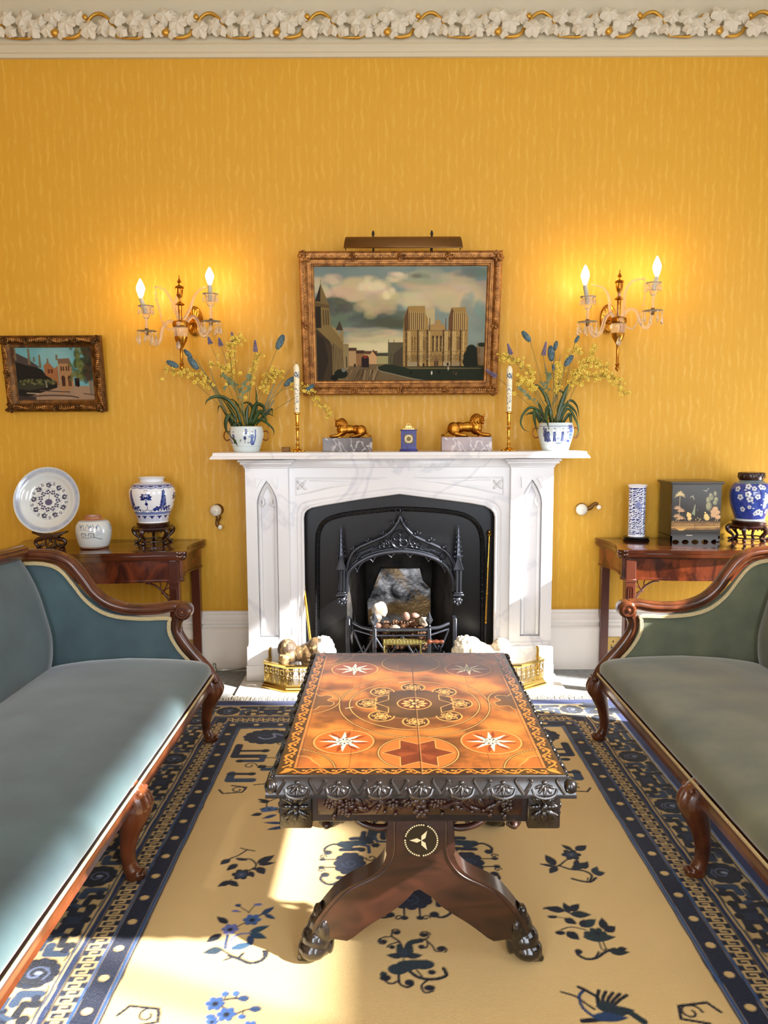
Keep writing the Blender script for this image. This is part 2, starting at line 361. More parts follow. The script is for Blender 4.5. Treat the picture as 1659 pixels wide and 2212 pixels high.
# ================================================================ ROOM SHELL
CZ, XL, XR, YF = 3.74, -3.05, 3.2, -6.1
def struct(o): o['kind'] = 'structure'; return o
b = MB(); b.b6(XL-.1, XR+.1, YF-.1, .8, -.08, 0); struct(b.build('floor', M['carpet']))
b = MB(); b.b6(XL-.1, XR+.1, YF-.1, .1, CZ, CZ+.08); struct(b.build('ceiling', M['ceil']))
OX0, OX1, OZ = -.44, .63, 1.02      # chimney opening
b = MB(); b.b6(XL-.1, OX0, 0, .1, 0, CZ); b.b6(OX1, XR+.1, 0, .1, 0, CZ); b.b6(OX0, OX1, 0, .1, OZ, CZ); struct(b.build('wall_back', M['silk'], weld=True))
b = MB(); b.b6(XL-.1, XL, YF, 0, 0, CZ); struct(b.build('wall_left', M['silk']))
# windows: right wall (y0,y1,z0,z1) and front wall (x0,x1)
WR = [(-2.0, -.93, .35, 2.85), (-.90, -.10, .35, 1.72), (-4.9, -2.95, 2.10, 2.98)]  # right-wall openings are unseen, sized and placed to shape the sun patches
WF = [(-2.0, -.7, .4, 3.1), (.7, 2.0, .4, 3.1)]
b = MB(); ys = [YF]+sorted([v for w in WR for v in w[:2]])+[0]
for i in range(0, len(ys), 2): b.b6(XR, XR+.1, ys[i], ys[i+1], 0, CZ)
for w in WR: b.b6(XR, XR+.1, w[0], w[1], 0, w[2]); b.b6(XR, XR+.1, w[0], w[1], w[3], CZ)
struct(b.build('wall_right', M['silk']))
b = MB(); xs = [XL]+sorted([v for w in WF for v in w[:2]])+[XR]
for i in range(0, len(xs), 2): b.b6(xs[i], xs[i+1], YF-.1, YF, 0, CZ)
for w in WF: b.b6(w[0], w[1], YF-.1, YF, 0, w[2]); b.b6(w[0], w[1], YF-.1, YF, w[3], CZ)
struct(b.build('wall_front', M['silk']))
n = 0
for w in WR:
    n += 1; b = MB(); y0, y1, z0, z1 = w
    for (a, c, d, e) in ((y0, y0+.06, z0, z1), (y1-.06, y1, z0, z1), (y0, y1, z0, z0+.06), (y0, y1, z1-.06, z1), ((y0+y1)/2-.015, (y0+y1)/2+.015, z0, z1)): b.b6(XR+.02, XR+.07, a, c, d, e)
    fr = struct(b.build('window_%d' % n, M['paint']))
for w in WF:
    n += 1; b = MB(); x0, x1, z0, z1 = w
    for (a, c, d, e) in ((x0, x0+.06, z0, z1), (x1-.06, x1, z0, z1), (x0, x1, z0, z0+.06), (x0, x1, z1-.06, z1), ((x0+x1)/2-.015, (x0+x1)/2+.015, z0, z1), (x0, x1, (z0+z1)/2-.02, (z0+z1)/2+.02)): b.b6(a, c, YF-.07, YF-.02, d, e)
    struct(b.build('window_%d' % n, M['paint']))
# skirting: moulded profile (y off wall, z)
SK = [(0, 0), (-.045, 0), (-.045, .235), (-.040, .243), (-.028, .25), (-.026, .262), (-.040, .272), (-.040, .285), (-.028, .30), (-.022, .318), (-.016, .322), (-.016, .338), (0, .338)]
for nm, x0, x1 in (('baseboard_left', XL, -.70), ('baseboard_right', .895, XR)):
    b = MB(); b.prism(SK, x0, x1, 'yz'); struct(b.build(nm, M['paint'], thr=25))
# cornice: lower mouldings, hollow with carved vine, upper mouldings
lo = [(0, 3.300), (-.018, 3.300), (-.020, 3.318), (-.028, 3.322), (-.036, 3.334), (-.038, 3.352), (-.050, 3.358), (-.052, 3.366), (-.052, 3.405), (-.060, 3.412), (-.060, 3.425), (-.030, 3.430), (0, 3.43)]
mid = [(0, 3.43), (-.012, 3.43), (-.016, 3.50), (-.05, 3.57), (-.075, 3.60), (0, 3.60)]
up = [(0, 3.60), (-.120, 3.600), (-.122, 3.612), (-.135, 3.618), (-.140, 3.640), (-.165, 3.660), (-.175, 3.680), (-.21, 3.69), (-.235, 3.71), (-.24, CZ), (0, CZ)]
b = MB()
for pr in (lo, mid, up): b.prism(pr, XL, XR, 'yz')
cor = struct(b.build('trim_1', M['plaster'], thr=25)); ORG[cor.name] = Matrix.Identity(4)
# ---------------------------------------------------------------- carved vine of the cornice
def carved_leaf(b, c, r, ang, lob=5, yb=-.085, fold=.25, seed=0):
    rows = []; rg = random.Random(seed); nt = 40
    for i in range(6):
        t = i/5; row = []
        for j in range(nt):
            a = 2*pi*j/nt; k = .74+.26*abs(sin(lob*a/2+.4))**.7+.05*sin(9*a+seed)
            rr = r*t*k; h = (.018*(1-t**2)+.010*cos(lob*a)*t*(1-t*.4)+fold*.03*sin(a*2+seed)*t)
            row.append((c[0]+rr*cos(a+ang), yb-h-.004, c[1]+rr*sin(a+ang)))
        rows.append(row)
    V = b.surf(rows, closeu=True)
def cor_pt(x, y, Y=-.09): p = W(x/3.318+.0, y/3.318, Y); return (p.x, p.z)
PER = cor_pt(895, 180)[0]-cor_pt(100, 180)[0]; X0C = cor_pt(100, 180)[0]
LV = [(170, 140, 58, .3, 5), (245, 212, 56, 4.6, 5), (172, 225, 32, 2.5, 4), (78, 225, 38, .2, 4), (296, 155, 34, 2.8, 4), (385, 122, 52, 1.7, 5), (430, 120, 40, 1.2, 4), (480, 175, 58, 5.9, 5),
      (345, 220, 42, 3.6, 5), (440, 238, 36, 5.3, 4), (560, 130, 46, 2.0, 5), (640, 215, 54, 4.8, 5), (738, 195, 52, 3.3, 5), (842, 132, 50, .6, 5), (800, 232, 32, 4.5, 4), (868, 222, 34, 6.0, 4)]
def build_vine():
    lb = MB(); vb = MB()
    for i, (x, y, r, a, l) in enumerate(LV):
        c = cor_pt(x, y); carved_leaf(lb, c, r/3.318/388*1.14, -a if False else a, l, yb=-.082-.006*(i % 3), seed=i)
    def P(l, dy=0): return [(cor_pt(x, y)[0], -.075+dy, cor_pt(x, y)[1]) for x, y in l]
    vb.tube(P([(40, 262), (120, 266), (200, 262), (245, 220), (240, 165), (270, 120), (310, 108), (335, 130), (325, 155)]), [.003, .006, .008, .006, .006, .008, .008, .006, .003], n=8, k=4)
    vb.tube(P([(395, 235), (470, 268), (550, 255), (590, 200), (630, 140), (670, 102), (720, 95), (770, 130), (800, 170), (822, 210), (835, 262)], -.008), [.004, .008, .010, .008, .008, .009, .010, .009, .008, .006, .003], n=8, k=4)
    for (x, y, r) in ((395, 238, .020), (402, 225, .013), (612, 128, .014)):
        c = cor_pt(x, y); vb.ball((c[0], -.098, c[1]), (r, r*.7, r), 12)
    return lb, vb
lb, vb = build_vine()
leaf0 = lb.build('carved_leaves', M['leafwhite'], cor, thr=60); vine0 = vb.build('gilded_vine', M['gilt'], cor, thr=60)
for o in (leaf0, vine0): o.location.x = 0
for i in range(-3, 9):
    if i == 0: continue
    if X0C+PER*i < XL+.02 or X0C+PER*(i+1) > XR-.02: continue
    for o in (leaf0, vine0): c = o.copy(); COL.objects.link(c); c.parent = cor; c.location = (PER*i, 0, 0)

# ================================================================ FIREPLACE SURROUND (white marble, gothic)
M['iron'] = mat('blackleaded_iron', (24, 25, 28), .30, .5, bump=.04, bs=40, spec=.6)
M['iron2'] = mat('polished_black_iron', (74, 77, 86), .30, .8, bump=.05, bs=90)
M['brickdark'] = mat('sooty_brick', (30, 27, 25), .9, col2=(62, 58, 54), vs=9, bump=1.5, bs=22)
M['fireback'] = mat('silvered_fireback', (40, 42, 46), .42, .45, col2=(196, 196, 198), vs=8, vd=10, vr=(.40, .60), bump=2.5, bs=26, col3=(158, 128, 84), v3=(2.6, .56, .62), dist=.6)
YP, YL, YPL, YSH = -.235, -.205, -.262, -.37
FC = .093
fp = thing('fireplace_surround', 'white marble gothic fireplace surround with mantel shelf on the yellow wall', 'fireplace', (FC, 0, 0))
zs = W(829, 977, YSH).z; zsb = W(829, 991, YSH).z
sx0, sx1 = W(452, 990, YSH).x, W(1276, 985, YSH).x
b = MB()
b.b6(sx0+.02, sx1-.02, 0, YSH+.02, zs-.012, zs-.0002)
rows = []
for (i, z) in ((.40, zs), (.016, zs), (.014, zs-.004), (.013, zs-.014), (.006, zs-.020), (.002, zs-.026), (0, zsb), (.4, zsb)):
    if i == .40: rows.append([(sx0+.4, -.02, z), (sx0+.4, YSH+.2, z), (sx1-.4, YSH+.2, z), (sx1-.4, -.02, z)])
    else: rows.append([(sx0+i, 0, z), (sx0+i, YSH+(i if i < .1 else .2), z), (sx1-i, YSH+(i if i < .1 else .2), z), (sx1-i, 0, z)])
b.surf(rows, closeu=True); ZM = zs
b.build('mantel_shelf', M['marble'], fp)
def pilaster(xa, xb, mir=1):
    # xa..xb pilaster face; with sunk pointed panel
    o = MB(); xm = (xa+xb)/2; w = abs(xb-xa)/2
    zt = W(560, 1012, YP).z; zb = .212
    pw = .054; pz0 = W(575, 1382, YP).z; pz1 = W(575, 1034, YP).z
    o.b6(xm-w, xm+w, 0, YP+.028, zb, zt)
    o.b6(xm-w, xm-pw, YP+.029, YP, zb, zt); o.b6(xm+pw, xm+w, YP+.029, YP, zb, zt); o.b6(xm-pw, xm+pw, YP+.029, YP, zb, pz0)
    zsp = pz1-.135
    arch = [(xm+pw, zsp)]+[(xm+pw-2*pw*.5*(1-cos(a)) if False else xm+pw*cos(t*pi/2)**.8, zsp+.125*sin(t*pi/2)**1.0) for t in [i/10 for i in range(1, 11)]]
    arch = [(xm+pw*(1-(i/10)**1.8), zsp+.125*(i/10)) for i in range(11)]
    pts = [(xm+pw, zt), (xm+pw, zsp)]+arch[1:]+[(2*xm-x, z) for x, z in arch[:-1][::-1]]+[(xm-pw, zt)]
    o.prism(pts, YP+.029, YP, 'xz')
    # inner sunk moulding and cusps
    i_ = .013
    loop = [(xm-pw+i_, pz0+.02), (xm-pw+i_, zsp-.02)]+[(2*xm-x+i_*(1-k/10), z-.02) for k, (x, z) in enumerate(arch)]+[(x-i_*(k/10), z-.02) for k, (x, z) in enumerate(arch[::-1])]+[(xm+pw-i_, zsp-.02), (xm+pw-i_, pz0+.02)]
    o.tube([(x, YP+.02, z) for x, z in loop], .009, n=6, closed=True, up=(0, 1, 0))
    o.b6(xm-pw, xm+pw, YP+.02, YP+.004, pz0, pz0+.012)
    for s in (-1, 1):
        o.tube([(xm+s*(pw-.012), YP+.016, zsp+.008), (xm+s*(pw-.026), YP+.012, zsp-.010), (xm+s*(pw-.034), YP+.012, zsp+.010), (xm+s*(pw-.028), YP+.014, zsp+.034)], [.005, .007, .006, .004], n=6, k=3)
        # sunk triangular corner leaves above the arch
        o.prism([(xm+s*(pw+.006), pz1+.004), (xm+s*(pw-.030), pz1-.004), (xm+s*(pw+.002), pz1-.055)], YP-.001, YP-.007, 'xz')
    o.build('pilaster', M['marble'], fp, thr=30)
    c = MB()
    for (dz0, dz1, e) in ((.0, .012, .006), (.012, .020, .012), (.020, .034, .024), (.034, .046, .034)):
        c.b6(xm-w-e, xm+w+e, 0, YP-e, zt+dz0, zt+dz1, bev=.004, seg=2)
    c.build('capital', M['marble'], fp)
    q = MB(); q.b6(xm-w-.012, xm+w+.012, 0, YPL-.005, .012, .10, bev=.006, seg=2); q.b6(xm-w-.010, xm+w+.010, 0, YPL, .0, .200, bev=.010, seg=2); q.b6(xm-w-.004, xm+w+.004, 0, YP-.012, .195, .215, bev=.004)
    q.build('plinth_block', M['marble'], fp)
    return zt
PA = (W(531, 1100, YP).x, W(629, 1100, YP).x); PB = (W(1108, 1100, YP).x, W(1195, 1100, YP).x)
# equalise the two
zt = pilaster(PA[0], PA[0]+.225); pilaster(PB[1]-.225, PB[1])
def wl(l, Y): return [(W(x, y, Y).x, W(x, y, Y).z) for x, y in l]
archL = [(863, 1062), (773, 1074), (700, 1086), (670, 1092), (659, 1098), (653, 1106), (651, 1117)]
archR = [(1074, 1115), (1071, 1104), (1064, 1096), (1050, 1088), (1020, 1082), (966, 1075), (863, 1062)]
aL, aR = wl(archL, YL), wl(archR, YL)
xl, xr = aL[-1][0], aR[0][0]; xo0, xo1 = PA[0]+.20, PB[1]-.20
b = MB(); ztop = zsb
pts = [(xo0, 0), (xo0, ztop), (xo1, ztop), (xo1, 0), (xr, 0)]+aR+aL[1:]+[(xl, 0)]
b.prism(pts, YL, -.10, 'xz')
b.b6(xo0, xo1, YL, YL-.018, ztop-.052, ztop-.001, bev=.006, seg=2)
b.build('lintel_and_jambs', M['marble'], fp, thr=30)
def path3(l, Y): return [(x, Y, z) for x, z in l]
full = [(xl, 0.014)]+aL[::-1]+aR[::-1][1:]+[(xr, 0.014)]
b = MB()
for off, r, yy in ((0.004, .010, YL+.004), (-.020, .004, YL)):
    cx, cz = FC, .6; l = [(x+(off if x < cx else -off)*(1 if abs(x-cx) > .2 else abs(x-cx)/.2), z-(off if z > .8 else 0)) for x, z in full]
    b.tube(path3(l, yy), r, n=8, up=(0, 1, 0))
b.build('opening_moulding', M['marble'], fp, thr=60)
b = MB()
for s in (-1, 1):
    def q(x, y): p = W(x, y, YL-.001); return (FC+s*(abs(p.x-FC)), YL-.002, p.z)
    b.tube([q(640, 1033), q(835, 1033), q(720, 1052), q(668, 1064), q(640, 1070), q(640, 1033)], .004, n=6)
    b.tube([q(668, 1038), q(755, 1040), q(672, 1056)], .003, n=6)
    cx, _, cz = q(652, 1048)
    for k in range(4):
        a = pi/4+k*pi/2; b.ball((cx+.018*cos(a)*1.0, YL-.004, cz+.018*sin(a)), (.016, .008, .008), 8, Matrix.Rotation(-a, 3, 'Y'))
    b.ball((cx, YL-.008, cz), .006, 8)
b.build('spandrel_carving', M['marble'], fp, thr=60)
b = MB(); b.b6(-.760, .948, -.515, -.002, 0, .012, bev=.003); h = b.build('hearth_slab', M['hearthm'], None, origin=(.09, -.26, 0)); tag(h, 'pale marble hearth slab on the floor in front of the fireplace', 'hearth')

# ================================================================ CAST IRON REGISTER GRATE
YI = -.125
ins = thing('fireplace_insert', 'black cast-iron gothic register grate inside the marble surround', 'fireplace insert', (FC, YI, 0))
fo = [(749, 1300), (749, 1250), (768, 1222), (803, 1206), (844, 1196), (864, 1194), (905, 1198), (946, 1214), (970, 1238), (979, 1258), (981, 1300)]
fo = wl(fo, YI); b = MB()
b.prism([(xl-.02, .012), (xl-.02, 1.02), (xr+.02, 1.02), (xr+.02, .012), (fo[-1][0], .012)]+fo[::-1]+[(fo[0][0], .012)], YI, YI+.02, 'xz')
b.build('back_plate', M['iron'], ins)
# rope moulding
rp = [(686, 1420), (686, 1300), (686, 1175), (690, 1145), (700, 1128), (718, 1118), (751, 1110), (820, 1102), (865, 1099), (935, 1102), (985, 1108), (1012, 1117), (1030, 1132), (1039, 1152), (1042, 1183), (1042, 1300), (1042, 1420)]
rp = [(x, YI-.012, z) for x, z in wl(rp, YI)]
rp = smoothpath(rp, 10); b = MB(); b.tube([(x, y-.0, z) for x, y, z in rp], .016, n=8, up=(0, 1, 0), asp=.8); 
L_ = [0]
for i in range(1, len(rp)): L_.append(L_[-1]+(rp[i]-rp[i-1]).length)
s_ = .02
while s_ < L_[-1]:
    i = max(k for k in range(len(L_)) if L_[k] <= s_); i = min(i, len(rp)-2); p = rp[i].lerp(rp[i+1], (s_-L_[i])/(L_[i+1]-L_[i]+1e-9)); T = (rp[i+1]-rp[i]).normalized(); N = Vector((T.z, 0, -T.x))
    b.tube([p-N*.010-T*.006+Vector((0, -.012, 0)), p+Vector((0, -.017, 0)), p+N*.010+T*.006+Vector((0, -.012, 0))], .0022, n=6); s_ += .038
b.build('border_moulding', M['iron'], ins)
# hood
YH = -.185
hw = lambda l: wl([(700+x/4.879, 1100+y/4.879) for x, y in l], YH)
og_l = [(232, 700), (240, 630), (262, 540), (300, 462), (370, 405), (450, 368), (560, 322), (640, 285), (700, 240), (750, 180), (785, 125), (800, 75)]
og_r = [(800, 75), (820, 125), (850, 180), (895, 235), (960, 290), (1050, 335), (1130, 368), (1220, 410), (1290, 455), (1340, 520), (1368, 590), (1380, 690)]
ia = [(238, 870), (240, 740), (262, 660), (330, 590), (420, 530), (520, 490), (640, 462), (800, 448), (960, 462), (1080, 490), (1190, 535), (1280, 595), (1335, 670), (1366, 760), (1370, 870)]
pl = hw(og_l+og_r[1:]+[(1370, 870)]+ia[::-1][1:]); b = MB(); b.prism(pl, YH+.035, YI, 'xz'); b.build('hood_plate', M['iron'], ins)
b = MB(); b.tube(path3(hw(og_l), YH+.01), .011, n=8, k=4, up=(0, 1, 0), asp=.9); b.tube(path3(hw(og_r), YH+.01), .011, n=8, k=4, up=(0, 1, 0), asp=.9); b.build('ogee_moulding', M['iron2'], ins, thr=60)
b = MB(); b.tube(path3(hw(ia), YH+.005), .012, n=8, k=4, up=(0, 1, 0)); b.tube(path3(hw([(x, y-28) if 240 < x < 1368 else (x, y) for x, y in ia]), YH+.018), .006, n=8, k=4, up=(0, 1, 0)); b.build('arch_moulding', M['iron2'], ins, thr=60)
b = MB()
cusps = [(345, 660), (510, 555), (705, 508), (905, 505), (1100, 548), (1275, 660)]
ia_s = [(300, 620), (430, 545), (600, 480), (800, 468), (1000, 480), (1180, 545), (1310, 640)]
for i in range(6):
    a, c, d = ia_s[i], cusps[i], ia_s[i+1]; A, C_, D_ = [Vector((p[0], YH+.006, p[1])) for p in hw([((a[0]+c[0])/2-20, (a[1]+c[1])/2-18), c, ((c[0]+d[0])/2+20, (c[1]+d[1])/2-18)])]
    A, D_ = [Vector((p[0], YH+.006, p[1])) for p in hw([a, d])]
    b.tube([A, A.lerp(C_, .6)+Vector((0, 0, .012)), C_], [.006, .005, .003], n=6, k=3); b.tube([D_, D_.lerp(C_, .6)+Vector((0, 0, .012)), C_], [.006, .005, .003], n=6, k=3); b.ball(C_, .006, 8)
b.build('arch_cusps', M['iron2'], ins, thr=60)
b = MB()
def ringt(cx, cy, r, t=.004):
    p = hw([(cx, cy)])[0]; R_ = r/4.879/403; b.tube([(p[0]+R_*cos(a), YH+.012, p[1]+R_*sin(a)) for a in [2*pi*i/20 for i in range(20)]], t, n=6, closed=True, up=(0, 1, 0))
ringt(803, 325, 95, .005)
for a in range(4): ringt(803+46*cos(a*pi/2+pi/4), 325+46*sin(a*pi/2+pi/4), 40, .004)
for s in (-1, 1):
    for k, (dx, dy, r) in enumerate(((150, 68, 34), (195, 80, 30), (128, 45, 26), (170, 40, 26))): ringt(803+s*dx, 315+dy-8, r, .0035)
    for l in ([(803+s*100, 395), (803+s*240, 428), (803+s*300, 440)], [(803+s*110, 330), (803+s*240, 405), (803+s*300, 425)], [(803+s*300, 425), (803+s*420, 480), (803+s*480, 560)], [(803+s*300, 400), (803+s*300, 450)], [(803+s*290, 412), (803+s*400, 455), (803+s*440, 478), (803+s*420, 520)]):
        b.tube(path3(hw(l), YH+.014), .004, n=6, k=3)
    ringt(803+s*450, 500, 34, .004)
b.build('hood_tracery', M['iron2'], ins, thr=60)
def crocket(b, x, z, s, sz=.014):
    for a in (-.9, 0, .9):
        b.tube([(x, YH+.008, z), (x+sz*.6*sin(a)-s*.003, YH-.004, z+sz*.7*cos(a*.6)), (x+sz*1.0*sin(a), YH-.002, z+sz*1.1*cos(a))], [.003, .0035, .0045], n=6, k=2)
        b.ball((x+sz*1.0*sin(a), YH-.002, z+sz*1.2*cos(a)), .0042, 6)
for (cx, cy, s) in ((730, 170, -1), (620, 280, -1), (465, 355, -1), (308, 440, -1), (865, 160, 1), (985, 280, 1), (1130, 350, 1), (1285, 425, 1), (803, 60, 0)):
    b = MB(); p = hw([(cx, cy)])[0]; crocket(b, p[0], p[1], s, .020 if s else .024); b.build('crocket' if s else 'finial', M['iron2'], ins, thr=60)
# pinnacles
for (cx,) in ((188,), (1408,)):
    b = MB(); p0 = hw([(cx, 905)])[0]; x = p0[0]; zb = p0[1]; z1 = hw([(cx, 625)])[0][1]; z2 = hw([(cx, 490)])[0][1]; z3 = hw([(cx, 180)])[0][1]
    sg = 1 if x < FC else -1
    b.b6(x-.019, x+.019, YH-.03, YI, zb+.022, z1, bev=.006); b.tube([(x-.009, YH-.033, zb+.02), (x-.009, YH-.033, z1)], .006, n=8); b.tube([(x+.010, YH-.033, zb+.02), (x+.010, YH-.033, z1)], .006, n=8)
    b.b6(x-.030, x+.030, YH-.045, YI, zb+.002, zb+.014, bev=.003); b.b6(x-.024, x+.024, YH-.040, YI, zb+.014, zb+.024, bev=.003)
    b.prism([(x-.024, z1), (x+.024, z1), (x, z2+.002)], YH-.040, YH-.02, 'xz'); b.tube([(x-.024, YH-.042, z1), (x, YH-.042, z2+.006)], .004, n=6); b.tube([(x+.024, YH-.042, z1), (x, YH-.042, z2+.006)], .004, n=6)
    b.lathe([(.016, z2-.04), (.017, z2), (.013, z2+.01), (.003, z3-.01), (0, z3)], (x, YH-.02, 0), n=6)
    for k in range(6):
        zz = z2+(z3-z2)*(k/6.2); r = .017*(1-k/7)
        for a in range(4): b.ball((x+r*1.35*cos(a*pi/2+.4), YH-.022+r*1.2*sin(a*pi/2+.4), zz), .0062*(1-k*.08), 6)
    b.ball((x, YH-.02, z3), (.003, .003, .008), 6)
    b.build('pinnacle', M['iron2'], ins)
    b = MB(); b.ball((x+sg*.004, YH-.02, zb-.022), (.024, .024, .024), 14)
    for k in range(7): b.ball((x+sg*.004+.020*cos(k*.9), YH-.034+.01*sin(k), zb-.022+.018*sin(k*.9)), (.008, .006, .010), 8)
    b.lathe([(0, zb-.062), (.012, zb-.052), (.014, zb-.04)], (x+sg*.004, YH-.012, 0), n=10); b.build('corbel_boss', M['iron2'], ins, thr=60)
# firebox
fx0, fx1 = fo[0][0], fo[-1][0]; b = MB(); zc = .86; YB = .30
b.surf([[(fx0-.005, YI+.02, 0), (fx0+.09, YB, 0)], [(fx0-.005, YI+.02, zc), (fx0+.09, YB, zc)]]); b.surf([[(fx1+.005, YI+.02, 0), (fx1-.09, YB, 0)], [(fx1+.005, YI+.02, zc), (fx1-.09, YB, zc)]])
b.surf([[(fx0+.09, YB, 0), (fx1-.09, YB, 0)], [(fx0+.09, YB, zc), (fx1-.09, YB, zc)]]); b.surf([[(fx0-.005, YI+.02, zc), (fx1+.005, YI+.02, zc)], [(fx0+.09, YB, zc), (fx1-.09, YB, zc)]])
b.surf([[(fx0-.005, YI+.02, .02), (fx1+.005, YI+.02, .02)], [(fx0+.09, YB, .02), (fx1-.09, YB, .02)]])
o = b.build('firebox', M['brickdark'], ins); md = o.modifiers.new('s', 'SOLIDIFY'); md.thickness = .02; md.offset = 0
YK = .235; kb = [(W(x, y, YK).x, W(x, y, YK).z) for x, y in ((822, 1228), (908, 1228), (912, 1255), (930, 1270), (931, 1350), (796, 1350), (793, 1300), (806, 1272))]
b = MB(); b.prism(kb, YK, YB-.01, 'xz', bev=.004); b.build('fireback', M['fireback'], ins)
# basket
YG = -.32; zr = W(865, 1361, YG).z; gx = [W(762, 1340, -.2).x, W(809, 1360, YG).x, W(927, 1360, YG).x, W(969, 1340, -.2).x]
gp = [(gx[0], -.19), (gx[1], YG), (gx[2], YG), (gx[3], -.19)]
gx_ = W(867, 1360, YG).x
b = MB()
for z in (zr, zr-.030, .035):
    for i in range(3): 
        a, c = gp[i], gp[i+1]; r = .010 if z == zr else .006
        b.tube([(a[0], a[1], z+(0.008 if i != 1 and z == zr else 0)), ((a[0]+c[0])/2, (a[1]+c[1])/2, z-(0.004 if z == zr else 0)), (c[0], c[1], z)] if i != 1 else [(a[0], a[1], z), (c[0], c[1], z)], r, n=8, k=3)
for i in range(3):
    a, c = gp[i], gp[i+1]
    for (u0, u1) in ((0, .5), (.5, 1)) if i == 1 else ((0, 1),):
        p = lambda u: (a[0]+(c[0]-a[0])*u, a[1]+(c[1]-a[1])*u)
        p0, p1 = p(u0), p(u1); zt_, zb_ = zr-.032, .04
        b.tube([(*p0, zb_), (*p1, zt_)], .006, n=6); b.tube([(*p0, zt_), (*p1, zb_)], .006, n=6)
        pm = p((u0+u1)/2); zm = (zt_+zb_)/2; rr = .028
        for k in range(4):
            aa = k*pi/2; du = (p1[0]-p0[0], p1[1]-p0[1]); l = sqrt(du[0]**2+du[1]**2)
            for sg in (-1, 1): b.tube([(pm[0]+du[0]/l*.05*cos(aa), pm[1]+du[1]/l*.05*cos(aa), zm+.05*sin(aa)), (pm[0]+du[0]/l*(.024*cos(aa+sg*.6)), pm[1]+du[1]/l*.024*cos(aa+sg*.6), zm+.024*sin(aa+sg*.6))], [.002, .004], n=6)
b.build('basket_bars', M['iron2'], ins, thr=60)
for i in (1, 2):
    b = MB(); b.b6(gp[i][0]-.010, gp[i][0]+.010, YG-.010, YG+.010, .012, zr+.01, bev=.003)
    b.lathe([(.006, zr), (.005, zr+.014), (.011, zr+.02), (.006, zr+.026), (.020, zr+.052), (0, zr+.10)], (gp[i][0], YG, 0), n=4); b.build('basket_post', M['iron2'], ins)
for x in (W(752, 1360, -.17).x, W(981, 1360, -.17).x):
    b = MB(); b.b6(x-.012, x+.012, -.20, YI, .012, W(752, 1337, -.2).z, bev=.003); b.build('grate_cheek', M['iron2'], ins)
b = MB(); b.b6(gx[1]-.03, gx[2]+.06, YG+.02, .05, .165, .18); b.build('grate_bed', M['iron'], ins)
# ---------------------------------------------------------------- pine cones, stones in the basket
M['cone'] = mat('pine_cone_brown', (70, 44, 26), .6, col2=(120, 84, 56), vs=60)
M['stone_w'] = mat('pale_stone', (176, 172, 164), .5, col2=(150, 132, 112), vs=14, bump=.4, bs=50)
M['stone_p'] = mat('pinkish_stone', (138, 108, 94), .45, col2=(120, 92, 78), vs=12)
def make_cone():
    b = MB(); b.ball((0, 0, 0), (.017, .017, .024), 10); g = 2.39996
    for i in range(46):
        t = (i+.5)/46; z = -.024+.05*t; r = .026*sin(pi*(.12+.86*t))**.7; a = i*g
        d = Vector((cos(a), sin(a), .45)).normalized(); p = Vector((r*.55*cos(a), r*.55*sin(a), z)); q = p+d*(.5*r+.006)
        sd = Vector((-sin(a), cos(a), 0))*.006
        b.surf([[p-sd*.6, p+sd*.6], [q-sd-d*.004, q+sd-d*.004], [q-sd*.5+Vector((0, 0, .002)), q+sd*.5+Vector((0, 0, .002))]])
    return b.build('pine_cone', M['cone'], thr=30)
pc0 = make_cone(); rg = random.Random(3); k = 0
cells = [(x, y, z) for z, n_ in ((.205, 3), (.245, 2), (.285, 1)) for y in [-.27+.05*j for j in range(n_+2)] for x in [gx[1]+.01+.047*i for i in range(6-(1 if z > .26 else 0))]]
stones = {(3, 1): 0}
for i, (x, y, z) in enumerate(cells):
    if z > .26 and (x > gx[2]-.02): continue
    o = pc0 if k == 0 else pc0.copy()
    if k: COL.objects.link(o)
    o.location = (x+rg.uniform(-.010, .010), y+rg.uniform(-.008, .008), z+rg.uniform(-.006, .008)); o.rotation_euler = (rg.uniform(-1.6, 1.6), rg.uniform(-1.2, 1.2), rg.uniform(0, 6)); s = rg.uniform(.85, 1.12); o.scale = (s, s, s)
    tag(o, 'brown open pine cone heaped in the iron fire basket', 'pine cone', 'pine cones in the fire basket'); k += 1
def rockobj(name, label, cat, px, Y, r, m, seed, group=None, sq=(1, .8, .9), amp=.12):
    c = W(px[0], px[1], Y); b = MB(); bm = b.bm; bmesh.ops.create_icosphere(bm, subdivisions=3, radius=1.0); g = random.Random(seed); ph = [g.uniform(0, 6) for _ in range(9)]
    for v in bm.verts:
        n = v.co.copy(); f = 1+amp*(sin(n.x*3+ph[0])*cos(n.y*2.6+ph[1])+.6*sin(n.z*4+ph[2])+.4*sin(n.x*7+n.z*5+ph[3])); v.co = Vector((n.x*sq[0]*r*f, n.y*sq[1]*r*f, n.z*sq[2]*r*f))+c
    return tag(b.build(name, m, origin=tuple(c)), label, cat, group)
rockobj('round_stone', 'round pale boulder on top of the pine cones, back left of the basket', 'stone', (820, 1318), -.12, .046, M['stone_w'], 1)
rockobj('stone', 'white stone at the left of the cone heap beside the basket post', 'stone', (812, 1336), -.26, .028, M['stone_w'], 2)
rockobj('stone', 'smooth pinkish oval stone in the middle of the pine cones', 'stone', (877, 1332), -.25, .022, M['stone_p'], 3, sq=(.9, .8, 1.2), amp=.04)
rockobj('stone', 'grey white stone resting on the basket rail, middle', 'stone', (853, 1356), -.295, .022, M['stone_w'], 4, sq=(1.3, .8, .7))
rockobj('stone', 'jagged white stone beside the right finial of the basket', 'stone', (915, 1343), -.27, .026, M['stone_w'], 5, amp=.2)
rockobj('stone', 'orange tinted stone at the back right of the pine cones', 'stone', (895, 1330), -.18, .02, M['stone_p'], 6, sq=(1.3, .8, .8))
